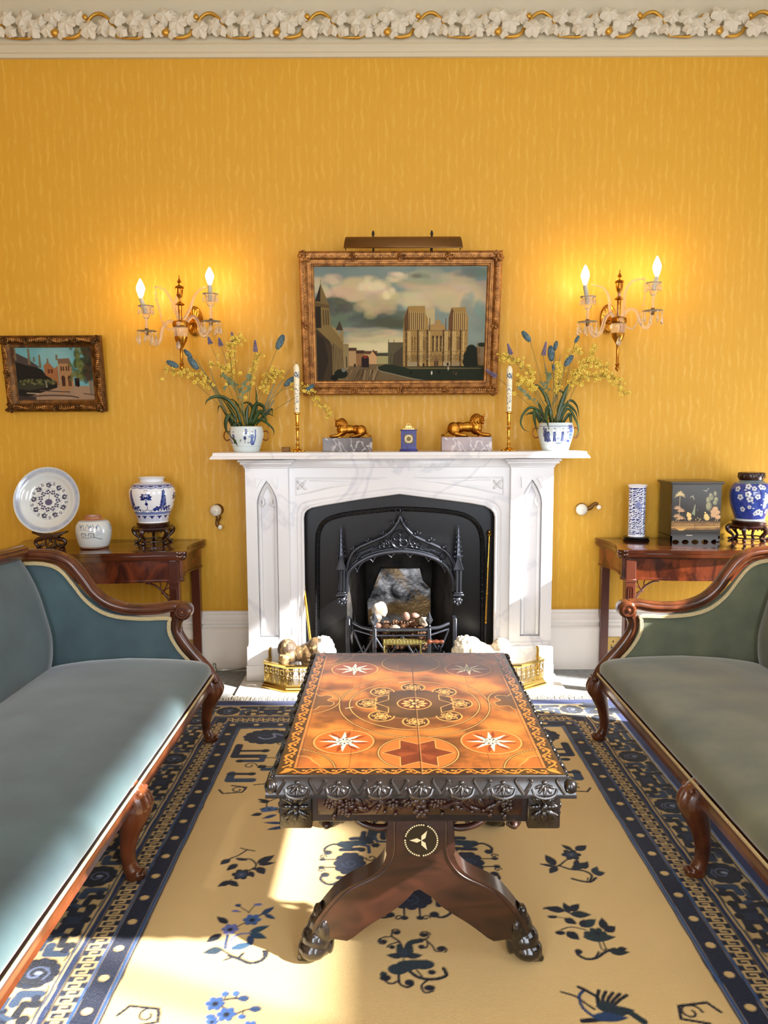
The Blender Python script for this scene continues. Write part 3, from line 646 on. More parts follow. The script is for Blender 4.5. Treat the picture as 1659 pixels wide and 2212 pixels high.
rockobj('stone', 'small pinkish stone behind the left basket post', 'stone', (815, 1352), -.285, .018, M['stone_p'], 7, sq=(1.3, .8, .8))
# ================================================================ RUG (cream and navy, carved border)
RX, RY0, RY1, FH = .08, -.536, -3.60, .73      # centre line, far edge, near edge, half width of the field
CREAM, NAVY, MIDB, DKB, SLATE = (214, 183, 124), (14, 24, 50), (38, 78, 128), (9, 15, 32), (44, 64, 92)
rc = Cv(RX-1.10, RX+1.10, RY1, RY0, .0034, CREAM)
_v = vnoise(rc.nx, rc.ny, 5, 7, 4, 5); rc.a *= (.93+.14*_v)[..., None]
fy0, fy1 = RY1+.37, RY0-.37; RCY = (fy0+fy1)/2; FHY = (fy1-fy0)/2
gx_r, gy_r = np.meshgrid(rc.X, rc.Y); DD = np.maximum(np.abs(gx_r-RX)-FH, np.abs(gy_r-RCY)-FHY)
wob = (vnoise(rc.nx, rc.ny, 40, 50, 2, 9)-.5)*.005; DD = DD+wob
def bandfill(a, c_, col):
    al = np.clip((DD-a)/rc.px+.5, 0, 1)*np.clip((c_-DD)/rc.px+.5, 0, 1); rc.a = rc.a*(1-al[..., None])+np.array(lin(col))*al[..., None]
bandfill(0, .006, DKB); bandfill(.006, .016, MIDB); bandfill(.016, .072, NAVY); bandfill(.072, .079, MIDB); bandfill(.079, .131, NAVY); bandfill(.131, .136, DKB); bandfill(.136, .150, (24, 44, 84)); bandfill(.150, .155, CREAM); bandfill(.155, .161, SLATE)
bandfill(.278, .284, SLATE); bandfill(.290, .37, (22, 40, 96)); bandfill(.290, .297, (120, 150, 190))
def side(kx, ky):      # band frames: (t along, w outwards) -> rug point
    if kx: return lambda t, w: (RX+kx*(FH+w), RCY+t), FHY
    return lambda t, w: (RX+t, RCY+ky*(FHY+w)), FH
def fret_motif(T, t0, sg=1):
    A, B_ = NAVY, DKB; t = lambda a, w: T(t0+a*sg, .165+w)
    c = t(0, .056)
    for k in range(12):
        a = k*pi/6; rc.ell((c[0]+.040*cos(a), c[1]+.040*sin(a)), .019, .017, NAVY if k % 2 else DKB)
    rc.ell(c, .042, .040, DKB); rc.curl(c, .026, .5, 1.2, .006, (86, 98, 130)); rc.ell((c[0]+.006, c[1]), .010, .006, (150, 158, 184)); rc.line([t(-.02, .03), t(.0, .022), t(.02, .034)], .005, (86, 98, 130))
    for s in (-1, 1):
        q = lambda l: [t(s*a, w) for a, w in l]; e = lambda a, w, r, c_=B_: rc.ell(t(s*a, w), r, r, c_)
        rc.line(q([(.072, .014), (.072, .060), (.104, .062)]), .026, SLATE); rc.line(q([(.066, .102), (.128, .100), (.128, .078)]), .026, A); rc.line(q([(.086, .082), (.118, .082)]), .012, SLATE)
        rc.line(q([(.106, .012), (.104, .038), (.142, .040)]), .022, B_); e(.064, .100, .016); e(.104, .010, .014); e(.085, .018, .012, A)
        rc.line(q([(.160, .104), (.158, .064), (.186, .062), (.188, .020), (.156, .018)]), .026, A); rc.line(q([(.172, .096), (.208, .096)]), .024, SLATE); e(.158, .104, .017); e(.154, .018, .016); rc.line(q([(.140, .076), (.15, .05)]), .014, SLATE)
        rc.line(q([(.205, .058), (.206, .014)]), .020, (30, 44, 72)); e(.210, .012, .014); e(.215, .070, .010, A)
        rc.line(q([(.046, .104), (.056, .114), (.09, .116), (.15, .115)]), .004, B_); rc.line(q([(.046, .004), (.08, -.002), (.15, -.001)]), .004, B_)
for kx, ky in ((1, 0), (-1, 0), (0, 1), (0, -1)):
    T, hl = side(kx, ky)
    n = int(round((hl+.045)*2/.1085)); 
    for i in range(n+1):
        t = -(hl+.045)+(2*(hl+.045))*i/n; p = T(t, .045)
        rc.ell(p, .0125, .0115, CREAM)
    hk = hl+.079; m = int(round(2*hk/.048)); per = 2*hk/m
    for i in range(m):
        t0 = -hk+i*per; U = lambda l: [T(t0+a*per, .0835+b_*.043) for a, b_ in l]
        fl = 1
        rc.line(U([(0, 1), (.45, 1), (.45, .30), (.2, .30), (.2, .66)]), .0054, CREAM); rc.line(U([(1, 0), (.56, 0), (.56, .70), (.80, .70), (.80, .34)]), .0054, CREAM); rc.line(U([(0, 0), (0, 1)]), .0054, CREAM)
    hm = hl+.10; m = max(2, int(round(2*hm/.44))); 
    for i in range(m+1): fret_motif(T, -hm+2*hm*i/m, 1)
# corner frets of the field
def corner(sx, sy):
    cx, cy = RX+sx*FH, RCY+sy*FHY
    P = lambda l: [(cx-sx*a, cy-sy*b_) for a, b_ in l]; p = lambda a, b_: P([(a, b_)])[0]
    for k in range(14):
        a = k*2*pi/14; c = p(.140+.085*cos(a), .095+.062*sin(a)); rc.ell(c, .026, .021, NAVY if k % 2 else DKB)
    rc.ell(p(.14, .095), .085, .06, NAVY); rc.line(P([(.10, .10), (.13, .12), (.17, .10), (.16, .06), (.20, .08)]), .012, (122, 132, 160), k=3); rc.line(P([(.09, .07), (.14, .08)]), .008, SLATE)
    L = [([(.03, .19), (.03, .30), (.15, .30)], .034, NAVY), ([(.045, .245), (.13, .245)], .018, DKB), ([(.06, .345), (.15, .345), (.15, .30)], .026, SLATE), ([(.155, .40), (.25, .40), (.25, .32), (.16, .315)], .007, DKB),
         ([(.17, .425), (.25, .42)], .028, SLATE), ([(.05, .46), (.05, .52), (.14, .52)], .034, SLATE), ([(.04, .465), (.13, .465)], .018, NAVY), ([(.155, .56), (.20, .55), (.20, .45)], .007, DKB), ([(.03, .60), (.05, .63), (.12, .62), (.13, .58), (.07, .565)], .008, DKB),
         ([(.25, .25), (.25, .32), (.33, .30)], .030, NAVY), ([(.29, .20), (.36, .20)], .022, SLATE), ([(.27, .35), (.36, .36), (.36, .42)], .022, NAVY), ([(.36, .12), (.40, .12), (.40, .04)], .022, DKB), ([(.38, .20), (.47, .20), (.47, .10)], .030, SLATE),
         ([(.30, .46), (.22, .47), (.26, .50)], .007, DKB), ([(.44, .28), (.40, .30), (.44, .35), (.50, .33)], .024, NAVY)]
    for l, w, c in L: rc.line(P(l), w, c)
    for (a, b_, r) in ((.15, .245, .016), (.06, .345, .014), (.16, .40, .016), (.13, .465, .014), (.36, .20, .014), (.30, .25, .015), (.47, .10, .016), (.37, .36, .014)): rc.ell(p(a, b_), r*1.2, r, DKB)
    for (a, b_, r) in ((.21, .165, .03), (.11, .39, .028), (.10, .60, .028), (.33, .05, .028), (.42, .06, .02)): rc.curl(p(a, b_), r, 0, 1.1, .006, DKB)
for sx in (-1, 1):
    for sy in (-1, 1): corner(sx, sy)
# centre medallion
mc = (.078, -2.005)
for k in range(4):
    a = k*pi/2; R2 = lambda l: [(mc[0]+x*cos(a)-y*sin(a), mc[1]+x*sin(a)+y*cos(a)) for x, y in l]; r1 = lambda x, y: R2([(x, y)])[0]
    for j in range(10):
        g = j*pi/5; c = r1(.185+.034*cos(g), .046*sin(g)); rc.ell(c, .018, .018, NAVY)
    c = r1(.185, 0); rc.ell(c, .04, .045, NAVY); rc.curl(c, .024, a, 1.2, .004, SLATE)
    for s in (-1, 1):
        rc.line(R2([(.155, s*.082), (.215, s*.078)]), .020, NAVY); rc.line(R2([(.150, s*.120), (.215, s*.112), (.195, s*.10)]), .034, (20, 44, 60)); rc.ell(r1(.15, s*.078), .013, .013, DKB); rc.line(R2([(.120, s*.125), (.135, s*.150), (.185, s*.145)]), .020, NAVY)
        rc.line(R2([(.215, s*.105), (.245, s*.112), (.270, s*.085), (.262, s*.055)]), .010, DKB, k=3); rc.ell(r1(.258, s*.062), .014, .013, DKB)
        rc.line(R2([(.225, s*.022), (.262, s*.022)]), .006, DKB); rc.ell(r1(.272, s*.022), .011, .009, DKB); rc.curl(r1(.272, s*.038), .012, 0, 1, .005, DKB)
        rc.line(R2([(.125, s*.06), (.128, s*.10), (.16, s*.11)]), .012, SLATE); rc.curl(r1(.118, s*.03), .018, pi, 1, .006, DKB)
    rc.flower(r1(.105, .105), .016, DKB, 6)
for k in range(4):
    a = k*pi/2; R2 = lambda l: [(mc[0]+x*cos(a)-y*sin(a), mc[1]+x*sin(a)+y*cos(a)) for x, y in l]
    rc.line(R2([(.085, -.03), (.085, .03), (.068, .03), (.068, .05), (.05, .05), (.05, .068), (.03, .068), (.03, .085)]), .012, DKB); rc.line(R2([(.062, -.02), (.062, .02)]), .008, NAVY); rc.line(R2([(.04, .0), (.04, .035), (.0, .035)]), .007, NAVY); rc.line(R2([(.02, 0), (.02, .018)]), .006, NAVY)
# floral sprays surveyed in the field
def fl(l, ox, oy, s): return [(G(ox+x/s, oy+y/s).x, G(ox+x/s, oy+y/s).y) for x, y in l]
def spray(ox, oy, s, stems=(), leaves=(), flowers=(), curls=(), buds=()):
    for l, w, c in stems: rc.line(fl(l, ox, oy, s), w, c, k=3)
    for a, b_, w, c in leaves:
        A, B_ = fl([a, b_], ox, oy, s); rc.leaf(A, B_, w, c)
    for (x, y, r, c, cc) in flowers: rc.flower(fl([(x, y)], ox, oy, s)[0], r, c, 6, cc)
    for (x, y, rx, ry, c) in buds: rc.ell(fl([(x, y)], ox, oy, s)[0], rx, ry, c)
    for (x, y, r, a0, tn) in curls: rc.curl(fl([(x, y)], ox, oy, s)[0], r, a0, tn, .005, DKB)
D, Bm, Bl, Vi = DKB, (28, 56, 96), (56, 92, 150), (96, 104, 168)
spray(400, 1700, 4.32,    # spray beside the table's near left corner
    stems=[([(915, 95), (850, 120), (770, 155), (760, 200)], .005, D), ([(850, 240), (915, 265)], .004, D), ([(1050, 365), (950, 385), (900, 350)], .006, D)],
    leaves=[((790, 150), (675, 125), .020, D), ((780, 160), (680, 150), .012, D), ((690, 220), (900, 220), .034, Bm), ((700, 245), (880, 200), .026, Bl), ((720, 260), (610, 280), .024, D), ((855, 270), (715, 310), .020, Bm), ((930, 350), (725, 345), .018, Bm), ((940, 380), (755, 415), .022, Bm), ((900, 280), (930, 330), .02, D)],
    flowers=[(785, 218, .020, Bl, D)])
spray(400, 1700, 4.32,
    stems=[([(650, 612), (580, 600), (520, 585)], .005, D), ([(580, 600), (500, 650), (400, 690), (340, 710)], .006, D), ([(500, 690), (600, 685), (660, 730), (650, 770), (600, 790)], .006, D), ([(430, 880), (400, 900)], .005, D)],
    leaves=[((420, 685), (325, 740), .026, D), ((470, 680), (590, 700), .016, D), ((490, 730), (385, 795), .026, D), ((670, 730), (835, 650), .032, D), ((680, 740), (845, 720), .020, D), ((680, 760), (740, 830), .030, D), ((430, 890), (300, 945), .026, D), ((410, 890), (500, 945), .024, D), ((620, 770), (700, 790), .014, D), ((600, 800), (640, 860), .02, D)],
    flowers=[(525, 830, .030, D, (70, 78, 100)), (525, 830, .018, (42, 56, 84), (90, 96, 120))])
spray(400, 1700, 4.32,
    stems=[([(360, 1635), (430, 1600), (330, 1530)], .006, D), ([(410, 1590), (500, 1620), (600, 1660), (700, 1640), (750, 1590), (735, 1550)], .011, D), ([(500, 1610), (540, 1570)], .008, D), ([(370, 1520), (395, 1400)], .009, Bm), ([(400, 1530), (440, 1430), (520, 1390), (600, 1385)], .006, Vi), ([(450, 1340), (600, 1260)], .004, D), ([(660, 1230), (740, 1190), (820, 1150)], .005, D), ([(600, 1190), (540, 1150), (480, 1115)], .003, D), ([(590, 1190), (650, 1125), (700, 1105)], .003, D), ([(520, 1180), (440, 1178)], .003, D)],
    leaves=[((400, 1290), (295, 1225), .022, D), ((340, 1385), (190, 1470), .026, D), ((350, 1530), (160, 1565), .030, (18, 44, 60)), ((600, 1370), (790, 1310), .024, (28, 66, 92)), ((600, 1380), (765, 1430), .026, (28, 66, 92)), ((420, 1530), (640, 1470), .026, (34, 74, 104)), ((600, 1400), (620, 1500), .02, Bm), ((710, 1210), (830, 1130), .020, Bm), ((740, 1200), (845, 1250), .016, Bm)],
    flowers=[(625, 1255, .026, Bl, D), (420, 1345, .024, Vi, D)], buds=[(495, 1120, .009, .007, Bm), (680, 1115, .012, .006, Vi), (470, 1175, .010, .005, Vi), (750, 1570, .008, .014, D)])
spray(400, 1700, 4.32,
    stems=[([(330, 2010), (420, 1995), (480, 1990), (560, 2010)], .006, D), ([(370, 1990), (375, 1960)], .004, D), ([(480, 1990), (478, 1950)], .004, D), ([(330, 2060), (400, 2100)], .005, D), ([(470, 2140), (560, 2100), (640, 2095)], .005, D), ([(540, 2110), (530, 2160)], .003, D)],
    flowers=[(280, 2040, .024, Bl, D), (385, 2140, .024, Bl, D), (600, 2260, .02, Bl, D), (250, 2210, .016, Bl, D)], buds=[(375, 1950, .010, .009, Bl), (475, 1945, .009, .010, Bl), (545, 1990, .014, .010, Bm), (655, 2090, .014, .010, Bm), (530, 2165, .010, .008, Bl), (235, 2165, .012, .009, Bl)])
spray(640, 1740, 3.456,   # scrolling flower in front of the table
    stems=[([(800, 1100), (770, 1030), (715, 990), (720, 950)], .006, D), ([(710, 990), (640, 1000), (620, 1030)], .005, D), ([(770, 1030), (700, 1050), (680, 1070)], .005, D), ([(820, 1100), (850, 1040), (930, 1020)], .018, (22, 40, 48)), ([(935, 1015), (985, 1000), (975, 965)], .005, D), ([(960, 1010), (1015, 1060), (1040, 1100), (1090, 1100)], .005, D), ([(980, 1030), (975, 1070), (930, 1080)], .005, D), ([(800, 1160), (810, 1190)], .004, D), ([(765, 1260), (770, 1340), (830, 1370), (870, 1350)], .007, D), ([(770, 1320), (700, 1345), (640, 1300)], .006, D), ([(835, 1240), (900, 1290), (980, 1310), (1060, 1305), (1120, 1280), (1100, 1230)], .010, D), ([(900, 1245), (940, 1290)], .005, D), ([(980, 1315), (935, 1360), (960, 1410), (1020, 1400)], .006, D), ([(770, 1060), (770, 1110), (800, 1135)], .016, (22, 40, 48)), ([(850, 1070), (850, 1115), (810, 1135)], .016, (22, 40, 48))],
    leaves=[((800, 1140), (670, 1130), .022, (18, 34, 46)), ((820, 1140), (945, 1130), .022, (18, 34, 46)), ((660, 1290), (640, 1250), .02, (20, 44, 50))],
    buds=[(750, 960, .008, .008, D), (650, 1028, .010, .008, D), (715, 1070, .008, .008, D), (805, 1110, .012, .016, (30, 46, 62)), (950, 978, .010, .008, D), (935, 1068, .009, .008, D), (1080, 1082, .012, .009, D), (1012, 1258, .010, .009, D), (665, 1300, .014, .011, D), (845, 1335, .012, .011, D), (995, 1375, .014, .010, D), (760, 1235, .026, .020, (24, 44, 54)), (820, 1210, .026, .020, (24, 44, 54)), (880, 1200, .026, .018, (24, 44, 54)), (950, 1200, .028, .018, (24, 44, 54))],
    curls=[(745, 960, .014, 2.5, -1), (648, 1028, .014, 2, 1), (955, 978, .016, 0, 1), (1085, 1085, .014, -1, 1)])
spray(1140, 1640, 3.196,  # right hand sprays
    stems=[([(90, 735), (200, 750), (260, 710), (280, 700)], .006, D), ([(215, 745), (290, 770), (380, 780), (440, 810), (430, 850)], .008, D), ([(305, 835), (360, 850), (430, 858), (470, 830)], .009, D), ([(410, 850), (415, 830)], .004, D)],
    leaves=[((190, 745), (120, 670), .032, D), ((190, 750), (85, 735), .016, D), ((200, 750), (150, 800), .026, D), ((310, 640), (230, 600), .020, D), ((330, 640), (405, 605), .032, D), ((300, 775), (420, 720), .030, (20, 34, 40)), ((390, 770), (410, 715), .02, D), ((450, 800), (535, 795), .030, (22, 40, 50)), ((450, 800), (480, 750), .022, (22, 40, 50)), ((340, 700), (330, 780), .02, D)],
    flowers=[(300, 670, .032, D, (66, 74, 92)), (300, 668, .018, (34, 46, 66), (88, 94, 110))])
spray(1140, 1640, 3.196,
    stems=[([(110, 1045), (200, 1030), (260, 1060), (330, 1090)], .006, D), ([(230, 1190), (300, 1170), (400, 1190)], .004, D), ([(190, 1100), (260, 1110)], .003, D), ([(490, 1270), (515, 1330), (545, 1320)], .004, D), ([(520, 1275), (540, 1320)], .004, D), ([(345, 1335), (345, 1360), (400, 1390), (470, 1385), (540, 1340), (600, 1320)], .009, D), ([(470, 1380), (490, 1345)], .006, D)],
    leaves=[((260, 1060), (105, 1035), .028, D), ((290, 1070), (245, 1000), .022, D), ((290, 1060), (355, 1010), .026, D), ((290, 1080), (440, 1085), .032, (18, 34, 38)), ((250, 1110), (340, 1150), .028, D), ((370, 1170), (470, 1115), .032, (24, 44, 48)), ((370, 1170), (390, 1115), .02, D), ((270, 1200), (355, 1260), .032, D), ((530, 1190), (510, 1105), .026, D), ((530, 1200), (605, 1165), .030, D), ((560, 1340), (705, 1345), .028, (18, 34, 38)), ((620, 1320), (690, 1320), .016, D), ((380, 1240), (610, 1240), .040, (26, 46, 50)), ((390, 1200), (480, 1260), .034, (26, 46, 50))],
    flowers=[(480, 1215, .026, (22, 40, 44), D)], buds=[(170, 1100, .014, .007, D), (225, 1210, .014, .009, D), (350, 1340, .010, .010, D)])
spray(1140, 1640, 3.196,
    stems=[([(230, 1620), (330, 1650), (400, 1700), (460, 1740)], .006, D), ([(380, 1615), (355, 1650), (380, 1730), (460, 1790), (520, 1800)], .008, Bm), ([(350, 1585), (420, 1620), (480, 1660), (490, 1720)], .010, D)] +
    [([(490+i*28, 1720-i*4), (480+i*38, 1660+i*4), (490+i*48, 1610+i*8)], .009, D) for i in range(5)] + [([(560, 1740), (680, 1750), (800, 1825)], .018, (24, 42, 48)), ([(380, 1820), (500, 1810), (640, 1800)], .014, D)],
    leaves=[((470, 1720), (640, 1730), .040, (24, 40, 50)), ((520, 1760), (740, 1745), .034, (24, 40, 50)), ((440, 1790), (700, 1800), .03, Bm)])
# pile mottling, then the mesh with a carved, very slightly uneven surface
M['rug'] = mat('wool_pile', (200, 190, 170), .95, attr='paint', bump=.55, bs=420, spec=.08, sheen=.25)
lum = rc.a.mean(-1); hg = .0030+.0016*(lum > .18)+.0005*vnoise(rc.nx, rc.ny, 30, 40, 2, 4)
edge = np.minimum.reduce([gx_r-rc.x0, rc.x1-gx_r, gy_r-rc.y0, rc.y1-gy_r]); hg = hg*np.clip(edge/.012, 0, 1)+.001
rug = thing('rug', 'large cream wool rug with navy greek key border under the carved table', 'rug', (RX, RCY, 0))
o = rc.mesh('pile', lambda X, Y: (X, Y, hg), M['rug'], rug)
M['fringe'] = mat('cotton_fringe', (226, 216, 196), .9)
b = MB(); rg = random.Random(11)
for i in range(330):
    x = RX-1.09+2.18*i/329+rg.uniform(-.002, .002); l = rg.uniform(.03, .06); a = rg.uniform(-.7, .7)
    b.tube([(x, RY0-.004, .003), (x+.3*l*sin(a), RY0+l*.45, .010+rg.uniform(0, .008)), (x+l*sin(a), RY0+l*cos(a)*.9, .014+rg.uniform(0, .004))], [.0022, .0016, .0012], n=4)
o = b.build('fringe', M['fringe'], rug); o['kind'] = 'stuff'
# ================================================================ MARQUETRY TABLE
M['oakdark'] = mat('dark_carved_oak', (38, 24, 18), .28, col2=(22, 14, 11), vs=9, st=(1, 1, 4), coat=.5, bump=.25, bs=70)
M['oakcarve'] = mat('black_brown_carving', (30, 24, 21), .24, col2=(18, 14, 13), vs=20, coat=.6)
M['walnut'] = mat('red_brown_walnut', (60, 31, 21), .34, col2=(34, 17, 12), vs=5, st=(1, 1, 3), dist=1.5, coat=.4)
M['ivory'] = mat('bone_inlay', (232, 214, 170), .35)
M['marq'] = mat('marquetry_veneer', (150, 90, 40), .22, attr='paint', coat=.55, bump=.04, bs=60)
TZ = .585
tb = thing('coffee_table', 'carved marquetry table with inlaid compass stars and paw feet on the cream rug', 'table', (.087, -2.175, 0), -.012)
TM = ORG[tb.name]
def tl(l): return l
c = Cv(-.318, .318, -.468, .468, .0016, (146, 84, 38))
v1 = vnoise(c.nx, c.ny, 5, 9, 5, 21); v2 = vnoise(c.nx, c.ny, 3, 5, 4, 22); v3 = vnoise(c.nx, c.ny, 14, 26, 4, 23)
A_, B_, C_ = [np.array(lin(k)) for k in ((92, 52, 28), (186, 106, 44), (60, 36, 22))]
t_ = np.clip((v1-.32)/.34, 0, 1)[..., None]; u_ = np.clip((v2-.56)/.16, 0, 1)[..., None]; w_ = np.clip((v3-.62)/.12, 0, 1)[..., None]
c.a = (A_*(1-t_)+B_*t_)*(1-.55*u_)+C_*.55*u_; c.a = c.a*(1-.3*w_)+C_*.3*w_; c.a *= (.80+.3*vnoise(c.nx, c.ny, 60, 8, 3, 77))[..., None]
HL, HM, ORN, IV, DK = (206, 150, 82), (164, 88, 38), (214, 120, 46), (240, 226, 190), (30, 18, 14)
def dash(pts, w, col, on=.006, off=.005):
    L = 0; P = [Vector((p[0], p[1])) for p in pts]; s_ = []; 
    for i in range(len(P)-1):
        seg = (P[i+1]-P[i]).length; n = max(1, int(round(seg/(on+off))))
        for k in range(n): s_.append((P[i].lerp(P[i+1], k/n), P[i].lerp(P[i+1], min(1, (k+on/(on+off))/n))))
    for a, b_ in s_: c.line([tuple(a), tuple(b_)], w, col)
def circ(x, y, r, n=72, ry=None, a0=0, a1=2*pi): return [(x+r*cos(a0+(a1-a0)*i/n), y+(ry or r)*sin(a0+(a1-a0)*i/n)) for i in range(n+1)]
def band(x, y, r, ry=None, w=.0055, **k):
    p = circ(x, y, r, 90, ry, **k); c.line(p, w+.002, (52, 28, 16)); dash(p, w*.55, HL, .004, .004)
def patch(x, y, rx, ry, col, al, rot=0): c.ell((x, y), rx, ry, col, rot, al, soft=.02)
for (x, y, rx, ry) in ((-.2, .05, .07, .05), (.2, .1, .06, .05), (-.06, -.24, .06, .03), (.06, -.23, .06, .03), (-.22, -.22, .06, .05), (.22, -.2, .06, .04), (-.1, .2, .05, .03), (.13, .2, .06, .03)): patch(x, y, rx, ry, (212, 128, 54), .5)
for (x, y, r) in ((-.25, -.19, .022), (-.17, -.13, .02), (-.22, .12, .04), (.24, .05, .03), (.16, -.2, .02), (-.05, .3, .05), (.1, .28, .05)): patch(x, y, r, r*.8, (52, 30, 22), .6)
cy = -.022
band(0, cy, .209, .238); band(0, cy, .181, .19)
for k in range(8):
    a = k*pi/4; p = (.128*cos(a), cy+.135*sin(a)); c.ell(p, .036, .038, (200, 140, 74)); c.ell(p, .032, .034, (58, 30, 18)); 
    for j in range(6): c.curl((p[0]+.016*cos(a+j*pi/3), p[1]+.017*sin(a+j*pi/3)), .010, a+j, 1.2, .0028, HL)
    c.ell(p, .007, .007, HL)
oc = [(.112*cos(k*pi/4+pi/8), cy+.118*sin(k*pi/4+pi/8)) for k in range(8)]; c.poly(oc, (62, 40, 26)); 
for k in range(8): patch(.06*cos(k), cy+.06*sin(k*1.3), .03, .03, (88, 56, 34), .5)
for sx in (-1, 1):
    c.line([(sx*.108, cy-.05), (sx*.108, cy+.05)], .002, HL); c.line([(sx*.108, cy+.05), (sx*.072, cy+.07), (sx*.072, cy+.03), (sx*.106, cy+.002), (sx*.072, cy-.03), (sx*.072, cy-.07), (sx*.108, cy-.05)], .002, HL)
c.line([(-.08, cy+.10), (0, cy+.118), (.08, cy+.10)], .002, (150, 100, 60)); c.line([(-.08, cy-.10), (0, cy-.118), (.08, cy-.10)], .002, (150, 100, 60))
c.ell((0, cy), .050, .052, (74, 44, 26)); dash(circ(0, cy, .047), .003, HL, .003, .004); c.ell((0, cy), .041, .043, (84, 30, 14))
for k in range(10): a = k*pi/5; c.leaf((.012*cos(a), cy+.012*sin(a)), (.038*cos(a), cy+.038*sin(a)), .015, (214, 146, 84)); 
for k in range(10): a = k*pi/5+pi/10; c.leaf((.008*cos(a), cy+.008*sin(a)), (.028*cos(a), cy+.028*sin(a)), .006, (40, 14, 8))
c.ell((0, cy), .007, .007, (224, 170, 110))
def compass(x, y, R, col):
    c.ell((x, y), R*1.2, R*1.2, col, al=.85); 
    for k in range(16):
        a = k*pi/8+pi/16; c.leaf((x+R*.3*cos(a), y+R*.3*sin(a)), (x+R*1.1*cos(a), y+R*1.1*sin(a)), R*.2, (120, 50, 22) if k % 2 else col)
    dash(circ(x, y, R*1.22), .003, HL, .003, .004); dash(circ(x, y, R*1.30), .0015, (70, 40, 24), .004, .003)
    for k in range(8):
        a = k*pi/4+pi/2; l = R*(1.0 if k % 2 == 0 else .95); r0 = R*.30; tip = (x+l*cos(a), y+l*sin(a))
        for s in (-1, 1):
            q = (x+r0*cos(a+s*pi/8), y+r0*sin(a+s*pi/8)); c.poly([(x, y), q, tip], IV if s == 1 or k % 2 else (226, 210, 172))
            c.poly([(x, y), q, (x+r0*.95*cos(a), y+r0*.95*sin(a))], DK if s == 1 else IV)
        c.poly([(x+r0*cos(a-pi/8), y+r0*sin(a-pi/8)), (x+R*.52*cos(a-.18), y+R*.52*sin(a-.18)), (x+R*.34*cos(a), y+R*.34*sin(a))], DK, .9)
for sx in (-1, 1):
    compass(sx*.181, .290, .060, (128, 62, 34)); compass(sx*.181, -.286, .060, (188, 84, 34))
for sy in (-1, 1):
    y0 = sy*.352; c.ell((0, y0), .094, .094, (176, 92, 40) if sy < 0 else (96, 60, 38)); hx = [(.083*cos(k*pi/3+pi/6)*(1), y0+.083*sin(k*pi/3+pi/6)) for k in range(6)]
    st = []
    for k in range(12): r = .086 if k % 2 == 0 else .050; a = k*pi/6; st.append((r*cos(a), y0+r*sin(a)))
    c.poly(st, (104, 44, 24) if sy < 0 else (84, 52, 34))
    for k in range(6):
        a = k*pi/3+pi/6; c.poly([(0, y0), (.050*cos(a-pi/6), y0+.050*sin(a-pi/6)), (.05*cos(a+.05), y0+.05*sin(a+.05))], (132, 62, 32) if k % 2 else (86, 36, 20), .7)
    c.line(st+[st[0]], .0016, HL if sy < 0 else (140, 100, 66)); band(0, y0, .095)
    for sx in (-1, 1):
        band(sx*.318, sy*.455, .128, w=.005); c.line([(sx*.318, sy*.455-sy*.09), (sx*.262, sy*.375), (sx*.245, sy*.40), (sx*.228, sy*.425), (sx*.235, sy*.455)], .0016, HL, k=4); c.poly(sp2([(sx*.318, sy*.375), (sx*.27, sy*.375), (sx*.25, sy*.40), (sx*.225, sy*.43), (sx*.235, sy*.468), (sx*.318, sy*.468)], 3), (130, 66, 32), .6)
for sx in (-1, 1):
    band(sx*.318, 0, .108, w=.005)
    tre = [(sx*.318, .055), (sx*.285, .06), (sx*.27, .038), (sx*.248, .046), (sx*.232, .03), (sx*.245, .004), (sx*.226, -.012), (sx*.232, -.04), (sx*.262, -.042), (sx*.275, -.068), (sx*.318, -.066)]
    tr = sp2(tre, 4); c.poly(tr, (64, 46, 32), .75); c.line(tr, .0018, HL)
# border of scrolling inlay
for (x0, x1, y0, y1) in ((-.318, .318, -.468, -.436), (-.318, .318, .436, .468), (-.318, -.286, -.468, .468), (.286, .318, -.468, .468)): c.poly([(x0, y0), (x1, y0), (x1, y1), (x0, y1)], (44, 28, 18))
for sx in (-1, 1): c.line([(sx*.283, -.434), (sx*.283, .434)], .0022, (178, 112, 58)); c.line([(sx*.278, -.432), (sx*.278, .432)], .001, (60, 34, 20))
c.line([(-.283, -.434), (.283, -.434)], .0018, (178, 112, 58)); c.line([(-.283, .434), (.283, .434)], .0018, (150, 100, 60))
def scr(px_, py_, tx, ty, s):
    nx_, ny_ = -ty, tx; P = lambda l: [(px_+a*tx+b_*s*nx_, py_+a*ty+b_*s*ny_) for a, b_ in l]
    c.line(P([(0, -.009), (.010, .002), (.020, .009), (.030, .004), (.030, -.004), (.023, -.003)]), .0040, ORN, .0026, k=3); c.line(P([(.012, .003), (.006, .010), (.000, .006)]), .0036, ORN, .002, k=3); c.line(P([(.020, .008), (.026, .012), (.034, .009)]), .0034, ORN, .002, k=2)
    q = P([(.023, -.004)])[0]; c.ell(q, .0034, .0034, ORN)
n = 26
for i in range(n):
    y = -.432+i*.864/n
    for sx in (-1, 1): scr(sx*.302, y, 0, 1, 1 if i % 2 else -1)
n = 17
for i in range(n):
    x = -.285+i*.57/n
    for sy in (-1, 1): scr(x, sy*.452, 1, 0, 1 if i % 2 else -1)
for sx in (-1, 1):
    for sy in (-1, 1): c.leaf((sx*.286, sy*.438), (sx*.314, sy*.464), .014, ORN); c.curl((sx*.300, sy*.444), .007, 0, 1, .003, ORN)
c.line([(.003, -.468), (.003, .468)], .0022, (20, 12, 8)); c.line([(.0055, -.468), (.0055, .1)], .0010, (196, 140, 84))
for x in (-.16, .163): c.line([(x, -.434), (x+.002, .434)], .0007, (66, 38, 24))
for (a, b_) in (((-.04, .155), (-.01, .17)), ((-.19, -.06), (-.17, -.05))): c.line([a, b_], .003, (232, 190, 130))
